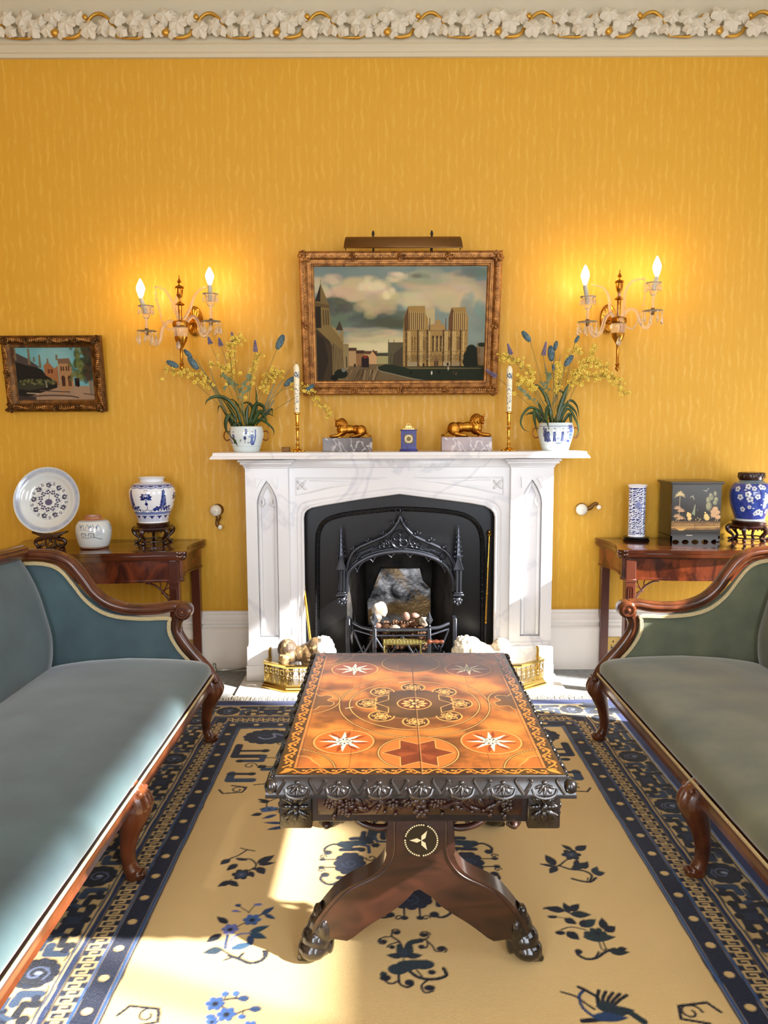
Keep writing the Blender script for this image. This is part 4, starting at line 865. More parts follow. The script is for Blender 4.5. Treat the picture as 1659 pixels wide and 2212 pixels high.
def tmap(X, Y):
    P = np.stack([X, Y, np.full_like(X, TZ+.0005)], -1); m = np.array(TM)[:3]; Q = P@m[:, :3].T+m[:, 3]; return Q[..., 0], Q[..., 1], Q[..., 2]
c.a *= .66; top = c.mesh('marquetry_top', tmap, M['marq'], tb); top['label'] = 'inlaid marquetry panel'
def TB(): return MB()
def tbuild(b, name, m, parent=tb, **k):
    b.flush(); bmesh.ops.transform(b.bm, matrix=TM, verts=b.bm.verts); return b.build(name, m, parent, **k)
# carved edge
b = MB(); HX, HY = .318, .468
prof = [(0, TZ-.03), (0, TZ), (.004, TZ), (.006, TZ-.004), (.012, TZ-.012), (.020, TZ-.028), (.024, TZ-.036), (.024, TZ-.044), (.018, TZ-.046), (-.05, TZ-.046)]
b.surf([[(-HX-e, -HY-e, z), (HX+e, -HY-e, z), (HX+e, HY+e, z), (-HX-e, HY+e, z)] for e, z in prof], closeu=True)
def edge_unit(cx, cy_, dx, dy, w):
    # dx,dy outward normal, unit width w ; flower fan with an arched strap between units
    tx, ty = -dy, dx; sl = Vector((dx*.55, dy*.55, .83)).normalized(); base = Vector((cx+dx*.013, cy_+dy*.013, TZ-.016))
    T = Vector((tx, ty, 0)); Dn = Vector((dx*.5, dy*.5, -.86)).normalized()
    for a in (-1.2, -.62, 0, .62, 1.2):
        d = (T*sin(a)+Dn*cos(a)).normalized(); e = base+d*.014; N = T.cross(Dn).normalized(); R_ = Matrix((d, N.cross(d), N)).transposed()
        b.ball(e+N*0.001, (.0125, .0048, .0036), 8, R_)
    b.ball(base-Dn*.002+sl*.002, (.006, .006, .005), 8)
    L = [base+T*(w*.5*s_)+Dn*h+sl*.002 for s_, h in ((-.98, .022), (-.80, .010), (-.62, -.004), (-.70, -.010))]; b.tube(L, [.0052, .0048, .004, .003], n=6, k=3)
    L = [base+T*(w*.5*s_)+Dn*h+sl*.002 for s_, h in ((.98, .022), (.80, .010), (.62, -.004), (.70, -.010))]; b.tube(L, [.0052, .0048, .004, .003], n=6, k=3)
    L = [base+T*(w*.5*s_)+Dn*h for s_, h in ((-.6, .010), (-.45, .024), (0, .030), (.45, .024), (.6, .010))]; b.tube(L, .0034, n=6, k=3)
n = 7; w = 2*HX/n
for i in range(n):
    for s in (-1, 1): edge_unit(-HX+w*(i+.5), s*HY, 0, s, w)
n = 11; w = 2*HY/n
for i in range(n):
    for s in (-1, 1): edge_unit(s*HX, -HY+w*(i+.5), s, 0, w)
for sx in (-1, 1):
    for sy in (-1, 1): b.ball((sx*(HX+.012), sy*(HY+.012), TZ-.022), (.016, .016, .018), 10)
tbuild(b, 'carved_edge', M['oakcarve'], thr=50)
# apron with fruit and flower carving
ay = .425; b = MB()
for s in (-1, 1): b.b6(-.30, .30, s*ay, s*(ay-.025), .452, TZ-.046, bev=.002); b.b6(s*.30, s*.275, -ay, ay, .452, TZ-.046, bev=.002)
tbuild(b, 'apron', M['oakdark'])
for sx in (-1, 1):
    for sy in (-1, 1):
        b = MB(); x, y = sx*.283, sy*(ay-.02); b.b6(x-.037, x+.037, y-.030, y+.030, .440, TZ-.046, bev=.003)
        f = sy*.031; zc_ = .493
        for k in range(8):
            a = k*pi/4; d = Vector((cos(a), 0, sin(a))); rr = .030 if k % 2 == 0 else .036; R_ = Matrix.Rotation(-a, 3, 'Y')
            b.ball((x+d.x*rr*.62, y+f, zc_+d.z*rr*.62*1.05), (.0145 if k % 2 == 0 else .017, .0055, .0075), 8, R_)
        for k in range(4):
            a = k*pi/2+pi/4
            for e in (-.22, 0, .22): b.tube([(x+.012*cos(a+e), y+f, zc_+.012*sin(a+e)), (x+.036*cos(a+e), y+f, zc_+.038*sin(a+e))], [.0015, .0025], n=5)
        b.ball((x, y+f*1.08, zc_), (.008, .008, .0105), 10)
        for k in range(8): 
            a = k*pi/4; b.ball((x+sx*.037, y+.018*cos(a), zc_+.026*sin(a)), (.005, .010, .008), 6)
        tbuild(b, 'corner_block', M['oakcarve'], thr=50)
rg = random.Random(5)
for sy in (-1, 1):
    b = MB(); y = sy*(ay+.004); out = sy
    def rose(x, z, r):
        for k in range(6): a = k*pi/3+x*9; b.ball((x+r*.62*cos(a), y+out*.003, z+r*.62*sin(a)), (r*.5, .006, r*.42), 8, Matrix.Rotation(-a, 3, 'Y'))
        b.ball((x, y+out*.008, z), r*.38, 8)
    for (x, z, r) in ((0, .516, .024), (.004, .482, .018), (-.19, .512, .018), (-.175, .488, .014), (-.205, .498, .013), (.19, .510, .018), (.2, .492, .014), (.05, .510, .013), (-.06, .500, .014), (.035, .500, .013), (-.16, .505, .012), (.205, .515, .014), (-.025, .505, .015), (.022, .525, .014), (-.205, .52, .015)): rose(x, z, r)
    for s in (-1, 1):
        b.tube([(s*.03, y, .488), (s*.07, y, .498), (s*.11, y, .522), (s*.15, y, .525), (s*.185, y, .505), (s*.195, y, .470)], [.004, .004, .0035, .003, .0028, .002], n=6, k=4)
        b.tube([(s*.05, y, .52), (s*.09, y, .50), (s*.12, y, .478), (s*.16, y, .474)], [.003, .003, .002], n=6, k=4); b.ball((s*.195, y+out*.002, .468), (.006, .006, .009), 8); b.ball((s*.162, y, .472), .007, 8)
        for i in range(15):
            x = s*(.03+.011*i); z = .50+.016*sin(i*1.9); a = rg.uniform(-1.2, 1.2); b.ball((x, y-out*.001, z), (.016, .0045, .007), 8, Matrix.Rotation(a, 3, 'Y'))
        for i in range(7): b.ball((s*(.055+.022*i)+rg.uniform(-.004, .004), y+out*.002, .480+rg.uniform(-.006, .012)), .0055, 6)
    b.b6(-.235, .235, y-out*.003, y-out*.008, .468, .532, bev=.002)
    o = tbuild(b, 'apron_carving', M['walnut'], thr=50)
# pedestals (flat Y-shaped supports), scroll brackets, inlaid roundel, paw feet
PY = -2.455
def pt_(l): 
    out = []
    for x, y in l:
        p = W(x, y, PY); q = TM.inverted() @ p; out.append((q.x, q.z))
    return out
Lp = [(838, 1778), (838, 1842), (826, 1872), (800, 1898), (738, 1930), (692, 1980), (676, 2008), (674, 2030), (750, 2040), (800, 2002), (862, 1962), (905, 1918)]
pl = pt_(Lp); cxm = pt_([(908, 1900)])[0][0]
left = [(x-cxm, z) for x, z in pl]; right = [(-x, z) for x, z in left[::-1]][1:]
poly = left+right; poly[0] = (poly[0][0], .46); poly[-1] = (poly[-1][0], .46)
def smooth_poly(P): return P
for sy in (-1, 1):
    yy0 = -.280 if sy < 0 else .455; yy1 = -.215 if sy < 0 else .39
    b = MB(); lf = sp2(left[1:8], 4); rt = sp2([p for p in left[8:]], 4)
    full_ = [(left[0][0], .46)]+lf+rt; P = full_+[(-x, z) for x, z in full_[::-1]][1:]
    P = [(x+cxm, z) for x, z in P]
    b.prism(P, yy0, yy1, 'xz', bev=.006, seg=2)
    # notched inlay lines along the edges
    for s in (-1, 1):
        e = [(x+.016 if i < 8 else x, z) for i, (x, z) in enumerate(left[:8])]; e = smoothpath([(cxm+s*(-1)*(-x) if False else cxm+(-s)*(-x), yy0+sy*.001, z+.0) for x, z in e], 6)
        b.tube(e, .0022, n=5)
    ped = tbuild(b, 'pedestal', M['walnut'], thr=50)
    if sy == -1:
        b = MB(); cz = TM.inverted() @ W(910, 1818, PY); X0, Z0, y = cz.x, cz.z, yy0
        b.lathe([(0, -.001), (.044, -.001), (.044, .002), (0, .002)], (X0, y, Z0), 40, Matrix.Rotation(pi/2, 4, 'X'))
        rd = tbuild(b, 'star_roundel', M['oakcarve'], ped)
        b = MB()
        for k in range(44):
            a = 2*pi*k/44
            if k % 12 == 9: continue
            b.box((X0+.0405*cos(a), y-.0022, Z0+.0405*sin(a)), (.0036, .001, .0036), Matrix.Rotation(-a, 3, 'Y'))
        for k in range(3):
            a = pi+k*2*pi/3; P = [(X0, Z0), (X0+.012*cos(a+.5), Z0+.012*sin(a+.5)), (X0+.029*cos(a), Z0+.029*sin(a)), (X0+.012*cos(a-.5), Z0+.012*sin(a-.5))]; b.prism(P, y-.0018, y-.0030, 'xz')
        tbuild(b, 'star_inlay', M['ivory'], ped)
    for s in (-1, 1):
        b = MB(); x = cxm+s*.262; yc = (yy0+yy1)/2
        b.ball((x-s*.012, yc, .075), (.036, .040, .042), 14); b.ball((x+s*.004, yc-.004, .050), (.040, .044, .036), 14); b.ball((x+s*.012, yc-.016, .028), (.040, .040, .028), 14)
        for k in range(4): yk = yc-.030+.020*k; b.ball((x+s*.030, yk, .018), (.020, .0115, .018), 10); b.ball((x+s*.044, yk, .010), (.010, .008, .010), 8)
        b.ball((x-s*.030, yc, .030), (.012, .030, .026), 10); b.ball((x+s*.002, yc, .118), (.011, .022, .018), 10); b.ball((x-s*.018, yc-.03, .085), (.014, .014, .03), 8); b.tube([(x-s*.03, yc, .125), (x-s*.01, yc, .09), (x, yc, .05)], [.03, .034, .034], n=10, k=3)
        f = tbuild(b, 'paw_foot', M['oakcarve'], ped, mods=voxel(.0035, 2))
        b = MB(); y = yc; z0 = .442; X = cxm+s*.070; z0 = .392
        b.tube([(X, y, z0-.045), (X+s*.034, y, z0-.050), (X+s*.075, y, z0-.040), (X+s*.115, y, z0-.014), (X+s*.155, y, z0-.012), (X+s*.178, y, z0-.030), (X+s*.168, y, z0-.046), (X+s*.150, y, z0-.038)], [.010, .011, .010, .009, .010, .011, .009, .006], n=10, k=4, up=(0, 1, 0), asp=.8)
        b.tube([(X, y, z0-.020), (X+s*.018, y, z0-.026), (X+s*.028, y, z0-.014), (X+s*.018, y, z0-.006)], [.008, .009, .007, .005], n=8, k=4); b.tube([(X+s*.05, y, z0-.036), (X+s*.055, y, z0-.014), (X+s*.075, y, z0-.004)], [.006, .006, .004], n=8, k=3)
        b.ball((X+s*.166, y-.004, z0-.034), (.013, .026, .013), 10); b.ball((X+s*.016, y, z0-.022), (.010, .026, .010), 10); b.b6(min(X, X+s*.15), max(X, X+s*.15), y-.012, y+.012, z0+.004, .455)
        tbuild(b, 'scroll_bracket', M['walnut'], ped, thr=60)
b = MB(); b.b6(-.045, .045, -.22, .395, .43, .455, bev=.003); tbuild(b, 'underframe_rail', M['walnut'])
# ================================================================ SETTEES
M['mahog'] = mat('polished_mahogany_frame', (104, 54, 28), .28, col2=(60, 28, 14), vs=7, st=(1, 1, 1), dist=1.2, coat=.5)
M['gimp'] = mat('gilt_cream_gimp', (214, 198, 156), .7, col2=(188, 166, 118), vs=260, bump=.6, bs=300)
M['velvetB'] = mat('blue_grey_velvet', (68, 84, 91), .8, col2=(84, 108, 112), vs=5, vr=(.28, .76), sheen=.6, bump=.12, bs=350, spec=.2)
M['velvetG'] = mat('sage_grey_velvet', (80, 88, 74), .8, col2=(116, 119, 94), vs=5, vr=(.28, .76), sheen=.55, bump=.12, bs=350, spec=.2)
def settee(name, label, sx, xf, vel):
    y0, ym, y1 = -1.06, -2.09, -3.12
    X = lambda u: xf+sx*u
    t = thing(name, label, 'sofa', (X(.35), ym, 0)); R = lambda l, y: [(X(u), y, z) for u, z in l]
    # seat
    b = MB(); pr = [(.01, .30), (-.006, .312), (-.012, .332), (-.004, .354), (.018, .370), (.06, .381), (.16, .390), (.34, .394), (.50, .384), (.62, .366), (.70, .345)]
    pr = sp2(pr, 3); rows = []; n = 44
    for i in range(n+1):
        v = i/n; y = y0+.012+(y1-y0-.024)*v; e = min(v, 1-v)*(y0-y1); k = 1-max(0, 1-e/.09)**2.2; cr = .010*(sin(pi*v)**.7)
        rows.append([(X(u if u > .02 else .008+(u-.008)*(.3+.7*k)), y, .30+(z-.30)*(.60+.40*k)+cr*min(1, max(0, (z-.33)/.06))+.0012*sin(u*31+v*40)*sin(v*63+u*9)) for u, z in pr])
    b.surf(rows); b.surf([[(X(.01), y0+.012, .28), (X(.70), y0+.012, .28)], [(X(.01), y1-.012, .28), (X(.70), y1-.012, .28)]]); b.build('seat', vel, t, thr=70)
    # seat rail and legs
    b = MB(); b.prism([(X(-.008), .303), (X(-.014), .296), (X(-.012), .286), (X(-.006), .280), (X(-.006), .262), (X(-.012), .254), (X(-.004), .250), (X(.04), .250), (X(.04), .303)], y0, y1, 'xz'); b.b6(X(.66), X(.70), y0, y1, .25, .30)
    b.b6(X(0), X(.70), y0-.02, y0+.02, .25, .30); b.b6(X(0), X(.70), y1-.02, y1+.02, .25, .30); b.build('seat_rail', M['mahog'], t, thr=25)
    b = MB()
    for k in (0, 1): b.tube([(X(-.016-.002*k), y0-.03, .306+.005*k), (X(-.016-.002*k), y1+.03, .306+.005*k)], .0042 if k == 0 else .003, n=6)
    b.build('seat_braid', M['gimp'], t)
    for y, mid_ in ((y0, 0), (ym, 1), (y1, 0)):
        b = MB(); s = 1.12 if mid_ else 1
        b.tube([(X(.022), y, .295), (X(-.002), y, .262), (X(-.008), y, .232), (X(.004), y, .195), (X(.018), y, .15), (X(.026), y, .10), (X(.024), y, .06), (X(.014), y, .030), (X(.002), y, .016)], [.030*s, .036*s, .039*s, .034*s, .026*s, .021*s, .019*s, .022*s, .016], n=14, k=5)
        b.ball((X(-.004), y, .019), (.022, .020, .019), 12); b.ball((X(.014), y, .014), (.026, .022, .014), 12); b.ball((X(-.018), y, .026), (.011, .021, .011), 10)
        for e in (-1, 1):   # scroll carved on the knee
            b.tube([(X(-.034), y+e*.012, .280), (X(-.046), y+e*.013, .245), (X(-.038), y+e*.010, .212), (X(-.024), y+e*.004, .190)], [.007, .009, .007, .003], n=8, k=4); b.ball((X(-.024), y+e*.026, .282), (.010, .008, .010), 10)
        b.build('front_leg', M['mahog'], t, mods=voxel(.0032, 2))
    for y in (y0, y1):
        b = MB(); b.tube([(X(.68), y, .30), (X(.70), y, .15), (X(.75), y, .0)], [.024, .020, .016], n=8, k=3); b.build('back_leg', M['mahog'], t)
    # arms
    top = [(.118, .603), (.150, .606), (.208, .596), (.285, .592), (.356, .598), (.43, .624), (.487, .672), (.530, .735), (.575, .792), (.632, .822), (.70, .832), (.775, .835)]
    gl = [(.768, .798), (.70, .797), (.645, .785), (.605, .757), (.565, .705), (.52, .643), (.46, .594), (.388, .568), (.285, .558), (.168, .560), (.163, .540), (.164, .500), (.150, .460), (.120, .412), (.085, .372), (.055, .335)]
    post = [(.118, .578), (.138, .535), (.137, .495), (.115, .450), (.078, .400), (.036, .350), (.012, .310), (-.002, .270)]
    for y, o in ((y0, 1), (y1, -1)):      # o: side away from the seat
        b = MB(); b.tube(R(top, y), [.030, .030, .029, .029, .030, .031, .031, .031, .031, .030, .028, .024], n=14, k=5, up=(0, 1, 0), asp=.78); 
        for (dy, dn) in ((-.022, .010), (-.028, -.001), (-.022, -.012)):
            P = smoothpath(R(top, y), 5); Q = []
            for i in range(len(P)):
                T = (P[min(i+1, len(P)-1)]-P[max(i-1, 0)]).normalized(); N = Vector((-T.z, 0, T.x)); N = N if N.z > 0 else -N; Q.append(P[i]+N*dn*1.3+Vector((0, dy*o*(1 if o == 1 else 1), 0)))
            b.tube(Q, .0052, n=6)
        kx, kz = X(.106), .585
        b.lathe([(0, -.040), (.010, -.041), (.012, -.034), (.018, -.034), (.021, -.040), (.027, -.040), (.030, -.034), (.036, -.030), (.038, 0), (.036, .030), (0, .034)], (kx, y, kz), 28, Matrix.Rotation(-pi/2, 4, 'X'))
        b.ball((kx, y-.038, kz), .009, 10)
        b.tube(R(post, y), [.024, .022, .021, .022, .023, .024, .028, .032], n=12, k=5, up=(0, 1, 0), asp=1.15)
        b.tube([(p[0]+sx*(-.004), p[1]-.026, p[2]) for p in R(post, y)], .0052, n=6, k=5)
        b.build('arm_frame', M['mahog'], t, thr=55)
        # upholstered inner panel
        pan = gl+[(.05, .32), (.78, .32)]; b = MB(); ya, yb = (y-.014, y+.012) if o == 1 else (y+.014, y-.012)
        b.prism([(X(u), z) for u, z in pan], ya, yb, 'xz', bev=.006, seg=3); b.build('arm_panel', vel, t, thr=60)
        b = MB(); gy = ya-.008*o
        b.tube(R(gl, gy), .0055, n=6, k=4); b.tube([(p[0], p[1]-.002*o, p[2]-.007 if p[2] > .55 else p[2]) if p[2] > .55 else (p[0]+sx*.007, p[1], p[2]) for p in R(gl, gy)], .0042, n=6, k=4); b.build('arm_braid', M['gimp'], t)
    # back
    b = MB(); bp = sp2([(.672, .32), (.655, .37), (.648, .43), (.650, .50), (.668, .58), (.692, .67), (.722, .745), (.752, .80), (.775, .835)], 3); rows = []; n = 40
    for i in range(n+1):
        v = i/n; y = y0-.004+(y1-y0+.008)*v; e = min(v, 1-v)*(y0-y1); k = max(0, 1-e/.07)**2.4; zc = 1+.06*sin(pi*min(1, max(0, (v-.04)/.92)))
        rows.append([(X(u+.035*k), y, .32+(z-.32)*zc) for u, z in bp]+[(X(.83), y, .32+(.835-.32)*zc-.01), (X(.76), y, .30)])
    b.surf(rows); b.build('back_cushion', vel, t, thr=70)
    b = MB(); P = [(X(.775), y0-.01+(y1-y0+.02)*v, .32+(.842-.32)*(1+.065*sin(pi*min(1, max(0, (v-.03)/.94))))) for v in [i/16 for i in range(17)]]
    b.tube(P, .030, n=12, k=3, asp=.9, up=(0, 0, 1)); b.tube([(p[0]-sx*.02, p[1], p[2]+.016) for p in P], .006, n=6, k=3); b.tube([(p[0]-sx*.028, p[1], p[2]+.002) for p in P], .006, n=6, k=3); b.build('crest_rail', M['mahog'], t, thr=55)
    return t
settee('settee', 'blue velvet settee with carved mahogany frame along the left side of the rug', -1, -.742, M['velvetB'])
settee('settee', 'sage green velvet settee with carved mahogany frame along the right side of the rug', 1, .932, M['velvetG'])
for o in (tb, bpy.data.objects['settee'], bpy.data.objects['settee.001']): o.location.z += .0046      # they stand on the rug's pile
# ================================================================ CONSOLE (CARD) TABLES
M['consoletop'] = mat('polished_mahogany_top', (92, 44, 22), .12, col2=(56, 24, 12), vs=4, st=(1, 5, 1), dist=.8, coat=.6)
M['flame'] = mat('flame_mahogany_veneer', (120, 54, 26), .22, col2=(58, 22, 12), vs=4, st=(2.2, 1, 1.2), dist=2.2, coat=.5)
M['conleg'] = mat('mahogany_leg', (96, 46, 28), .3, col2=(66, 28, 18), vs=6, st=(1, 1, .4), coat=.4)
CT = .75
def console(name, label, xa, xb, dip):
    """xa = end nearest the fireplace, xb = far end"""
    s = 1 if xb > xa else -1; L = abs(xb-xa); t = thing(name, label, 'table', ((xa+xb)/2, -.25, 0)); X = lambda u: xa+s*u
    def outline(off):
        half = [(0+off, -.012), (0+off, -.055), (.020+off, -.12), (.034+off, -.20), (.030+off, -.30), (.012+off, -.385), (-.004+off, -.43+off*.4), (-.004+off, -.455+off*.6)]
        half = sp2(half, 3); fr = [(.012+off, -.470+off), (.028+off, -.478+off), (.06, -.480+off), (.14, -.486+off), (.25, -.502+off), (.36, -.514+off), (.5*L, -.520+off)]
        fr = sp2(fr, 3); h = half+fr; return h+[(L-u, y) for u, y in h[::-1]][1:]
    b = MB()
    for z0, z1 in ((.733, .75), (.715, .731)): b.prism([(X(u), y) for u, y in outline(0)], z0, z1, 'xy', bev=.005, seg=2)
    b.prism([(X(u), y) for u, y in outline(.008)], .705, .735, 'xy'); b.build('table_top', M['consoletop'], t, thr=40)
    b = MB(); z0 = .598
    o = outline(.026); b.prism([(X(u), y) for u, y in o], z0, .706, 'xy'); b.prism([(X(u), y) for u, y in outline(.021)], z0-.004, z0+.006, 'xy'); b.build('apron', M['flame'], t, thr=30)
    for (u, y, fr) in ((.060, -.445, 1), (L-.060, -.445, 1), (.052, -.040, 0), (L-.052, -.040, 0)):
        b = MB(); w = .025 if fr else .023; b.b6(X(u)-w, X(u)+w, y-w, y+w, 0, .70, bev=.002)
        if fr:
            for dx in (-.012, .0, .012): b.tube([(X(u)+dx, y-w-.001, .05), (X(u)+dx, y-w-.001, .55), (X(u)+dx*.6, y-w-.001, .565)], .0035, n=6)
            b.b6(X(u)-w-.003, X(u)+w+.003, y-w-.003, y+w+.003, .585, .60, bev=.002)
        b.build('leg', M['conleg'], t)
    for u0, sg in ((.086, 1), (L-.086, -1)):
        b = MB(); q = lambda l: [(X(u0+sg*a), -.452, .594-c) for a, c in l]
        b.tube(q([(0, .125), (.004, .10), (.022, .070), (.050, .035), (.085, .012), (.115, .004)]), [.005, .005, .006, .006, .005, .006], n=6, k=4, up=(0, 1, 0))
        b.tube(q([(.012, .0), (.016, .02), (.034, .052)]), .0035, n=6, k=3); b.tube(q([(0, .03), (.018, .036), (.034, .052)]), .0035, n=6, k=3); b.tube(q([(.0, .075), (.03, .075-.02)]), .003, n=6)
        b.tube(q([(.05, .0), (.045, .02), (.052, .033)]), .003, n=6, k=2)
        for (a, c, r) in ((.036, .056, .009), (.004, .128, .007), (.116, .006, .007)): b.ball(q([(a, c)])[0], (r, .005, r), 8)
        b.build('fret_bracket', M['conleg'], t, thr=60)
    return t
console('console_table', 'mahogany card table against the wall behind the blue settee', -.990, -1.995, 0)
console('console_table', 'mahogany card table against the wall behind the sage green settee', 1.190, 2.195, 0)

# ================================================================ PORCELAIN
M['china'] = mat('glazed_porcelain', (230, 232, 236), .12, attr='paint', coat=.6)
M['rosewood'] = mat('carved_rosewood', (58, 26, 16), .3, col2=(36, 15, 10), vs=8, coat=.4)
M['blackwood'] = mat('black_lacquered_stand', (18, 16, 15), .2, coat=.5)
BW, BWD, BWM, BWL = (232, 236, 242), (26, 38, 104), (62, 84, 158), (130, 148, 196)
def pot_canvas(prof, res=.0014, base=BW):
    P = [Vector(p) for p in prof]; L = [0]
    for i in range(1, len(P)): L.append(L[-1]+(P[i]-P[i-1]).length)
    R = max(p[0] for p in prof); c = Cv(-pi*R, pi*R, 0, L[-1], res, base); c.R = R; c.L = np.array(L); c.pr = np.array([p[0] for p in prof]); c.pz = np.array([p[1] for p in prof])
    c.lz = lambda z: float(np.interp(z, c.pz[:c.pz.argmax()+1], c.L[:c.pz.argmax()+1])); return c
def pot_mesh(c, name, m, o, parent=None, origin=None, rotm=None, face=0.0):
    def fn(X, Y):
        th = X/c.R-pi/2+face; r = np.interp(Y, c.L, c.pr); z = np.interp(Y, c.L, c.pz); x, y = r*np.cos(th), r*np.sin(th)
        P = np.stack([x, y, z], -1)
        if rotm is not None: P = P@np.array(rotm).T
        return P[..., 0]+o[0], P[..., 1]+o[1], P[..., 2]+o[2]
    return c.mesh(name, fn, m, parent, origin)
def sz(px0, px1, y, Y): return W(px1, y, Y).x-W(px0, y, Y).x
def spr(prof, k=5): return sp2(prof, k)
# --- ginger jar (small, landscape)
o = G(202, 1181, CT); o.y = -.30; o.x = W(202.5, 1150, -.30).x; R = sz(165.5, 240, 1150, -.30)/2; H = W(202, 1114, -.30).z-CT
def painted_band(c, y0, y1, col, n, R_=None):
    c.poly([(-pi*c.R, y0), (pi*c.R, y0), (pi*c.R, y1), (-pi*c.R, y1)], col)
pr = spr([(R*.02, .0), (R*.74, .0), (R*.80, .006), (R*.90, H*.18), (R*.99, H*.42), (R, H*.56), (R*.95, H*.72), (R*.76, H*.86), (R*.50, H*.91), (R*.46, H*.94), (R*.47, H*1.0), (R*.42, H*1.0), (R*.40, H*.9), (R*.3, H*.8)], 5)
c = pot_canvas(pr, .0012, (208, 214, 214)); v = vnoise(c.nx, c.ny, 8, 5, 3, 3); c.a *= (.93+.12*v)[..., None]
g = c.lz; I1, I2 = (66, 82, 108), (112, 132, 160)
painted_band(c, g(H*.875), g(H*1.0)+.01, (164, 112, 82), 0); painted_band(c, 0, g(.008), (140, 96, 70), 0); painted_band(c, g(H*.845), g(H*.87), (140, 156, 178), 0)
for k in (-1, 0, 1):
    x0 = k*2*pi*c.R/3
    for (x, y, w) in ((-.05, .66, .02), (-.026, .66, .016), (.0, .665, .022), (.028, .66, .018), (.055, .66, .02)): c.line(sp2([(x0+x-w/2, g(H*(y-.04))), (x0+x, g(H*(y+.10))), (x0+x+w/2, g(H*(y-.05)))], 4), .0022, I1)
    for (x, y) in ((-.04, .70), (.012, .69), (.045, .68)): c.leaf((x0+x, g(H*(y-.05))), (x0+x+.006, g(H*(y+.06))), .010, I2)
    c.line([(x0-.06, g(H*.57)), (x0-.02, g(H*.60)), (x0+.03, g(H*.55))], .0018, I2, k=3)
    c.line([(x0-.035, g(H*.36)), (x0+.035, g(H*.36))], .0022, I1)
    for a in (-.022, .018): c.line([(x0+a-.014, g(H*.44)), (x0+a-.008, g(H*.50)), (x0+a+.012, g(H*.49)), (x0+a+.016, g(H*.43))], .0035, I1); c.line([(x0+a-.012, g(H*.37)), (x0+a-.012, g(H*.45))], .0014, I1); c.line([(x0+a+.012, g(H*.37)), (x0+a+.012, g(H*.45))], .0014, I1); c.ell((x0+a, g(H*.42)), .003, .004, I1)
    for j in range(7): c.line([(x0+.045, g(H*(.42+.025*j))), (x0+.075, g(H*(.45+.025*j)))], .0012, (140, 164, 200))
    c.line([(x0+.03, g(H*.40)), (x0+.05, g(H*.34)), (x0+.075, g(H*.30))], .004, I2, k=3)
a = pot_mesh(c, 'ginger_jar', M['china'], (o.x, o.y, CT+.001), origin=(o.x, o.y, CT)); tag(a, 'small squat ginger jar painted with houses, unlidded, on the left mahogany table', 'jar')
# --- baluster vase on a carved stand
VY = -.15; vx = W(329.5, 1080, VY).x; R = sz(281, 378, 1080, VY)/2; zb = W(330, 1127, VY).z; H = W(330, 1031, VY).z-zb
pr = spr([(R*.02, 0), (R*.62, 0), (R*.64, .005), (R*.72, H*.14), (R*.90, H*.36), (R*1.0, H*.60), (R*.98, H*.74), (R*.84, H*.85), (R*.60, H*.895), (R*.52, H*.92), (R*.53, H*.965), (R*.60, H*1.0), (R*.55, H*1.0), (R*.46, H*.93), (R*.4, H*.8)], 5)
c = pot_canvas(pr, .0011); g = c.lz; P0 = pi*c.R
painted_band(c, g(H*.90), g(H*.905), BWM, 0); painted_band(c, g(H*.885), g(H*.80), (222, 226, 238), 0)
n = 14
for i in range(n):
    x = -P0+2*P0*(i+.5)/n; w = 2*P0/n
    c.poly(sp2([(x-w/2, g(H*.86)), (x-w/2, g(H*.79)), (x-w*.2, g(H*.775)), (x, g(H*.765)), (x+w*.2, g(H*.775)), (x+w/2, g(H*.79)), (x+w/2, g(H*.86))], 3), (128, 142, 190)); c.ell((x, g(H*.815)), w*.36, .006, (220, 224, 238)); c.ell((x, g(H*.822)), w*.28, .0045, BWD); c.line([(x-w/2, g(H*.87)), (x+w/2, g(H*.87))], .0016, BWM)
    c.poly([(x-w*.46, g(H*.20)), (x+w*.46, g(H*.20)), (x+w*.46, g(H*.04)), (x-w*.46, g(H*.04))], (206, 212, 232)); c.line([(x-w*.46, g(.006)), (x-w*.46, g(H*.2))], .0012, BWM)
    c.poly([(x-w*.40, g(H*.17)), (x+w*.40, g(H*.17)), (x+w*.12, g(H*.13)), (x, g(H*.09)), (x-w*.12, g(H*.13))], BWD); c.ell((x, g(H*.05)), .0018, .0018, BWD); c.poly(sp2([(x-w/2, g(H*.20)), (x-w/2, g(H*.25)), (x-w*.2, g(H*.26)), (x, g(H*.275)), (x+w*.2, g(H*.26)), (x+w/2, g(H*.25)), (x+w/2, g(H*.20))], 3), (112, 128, 182))
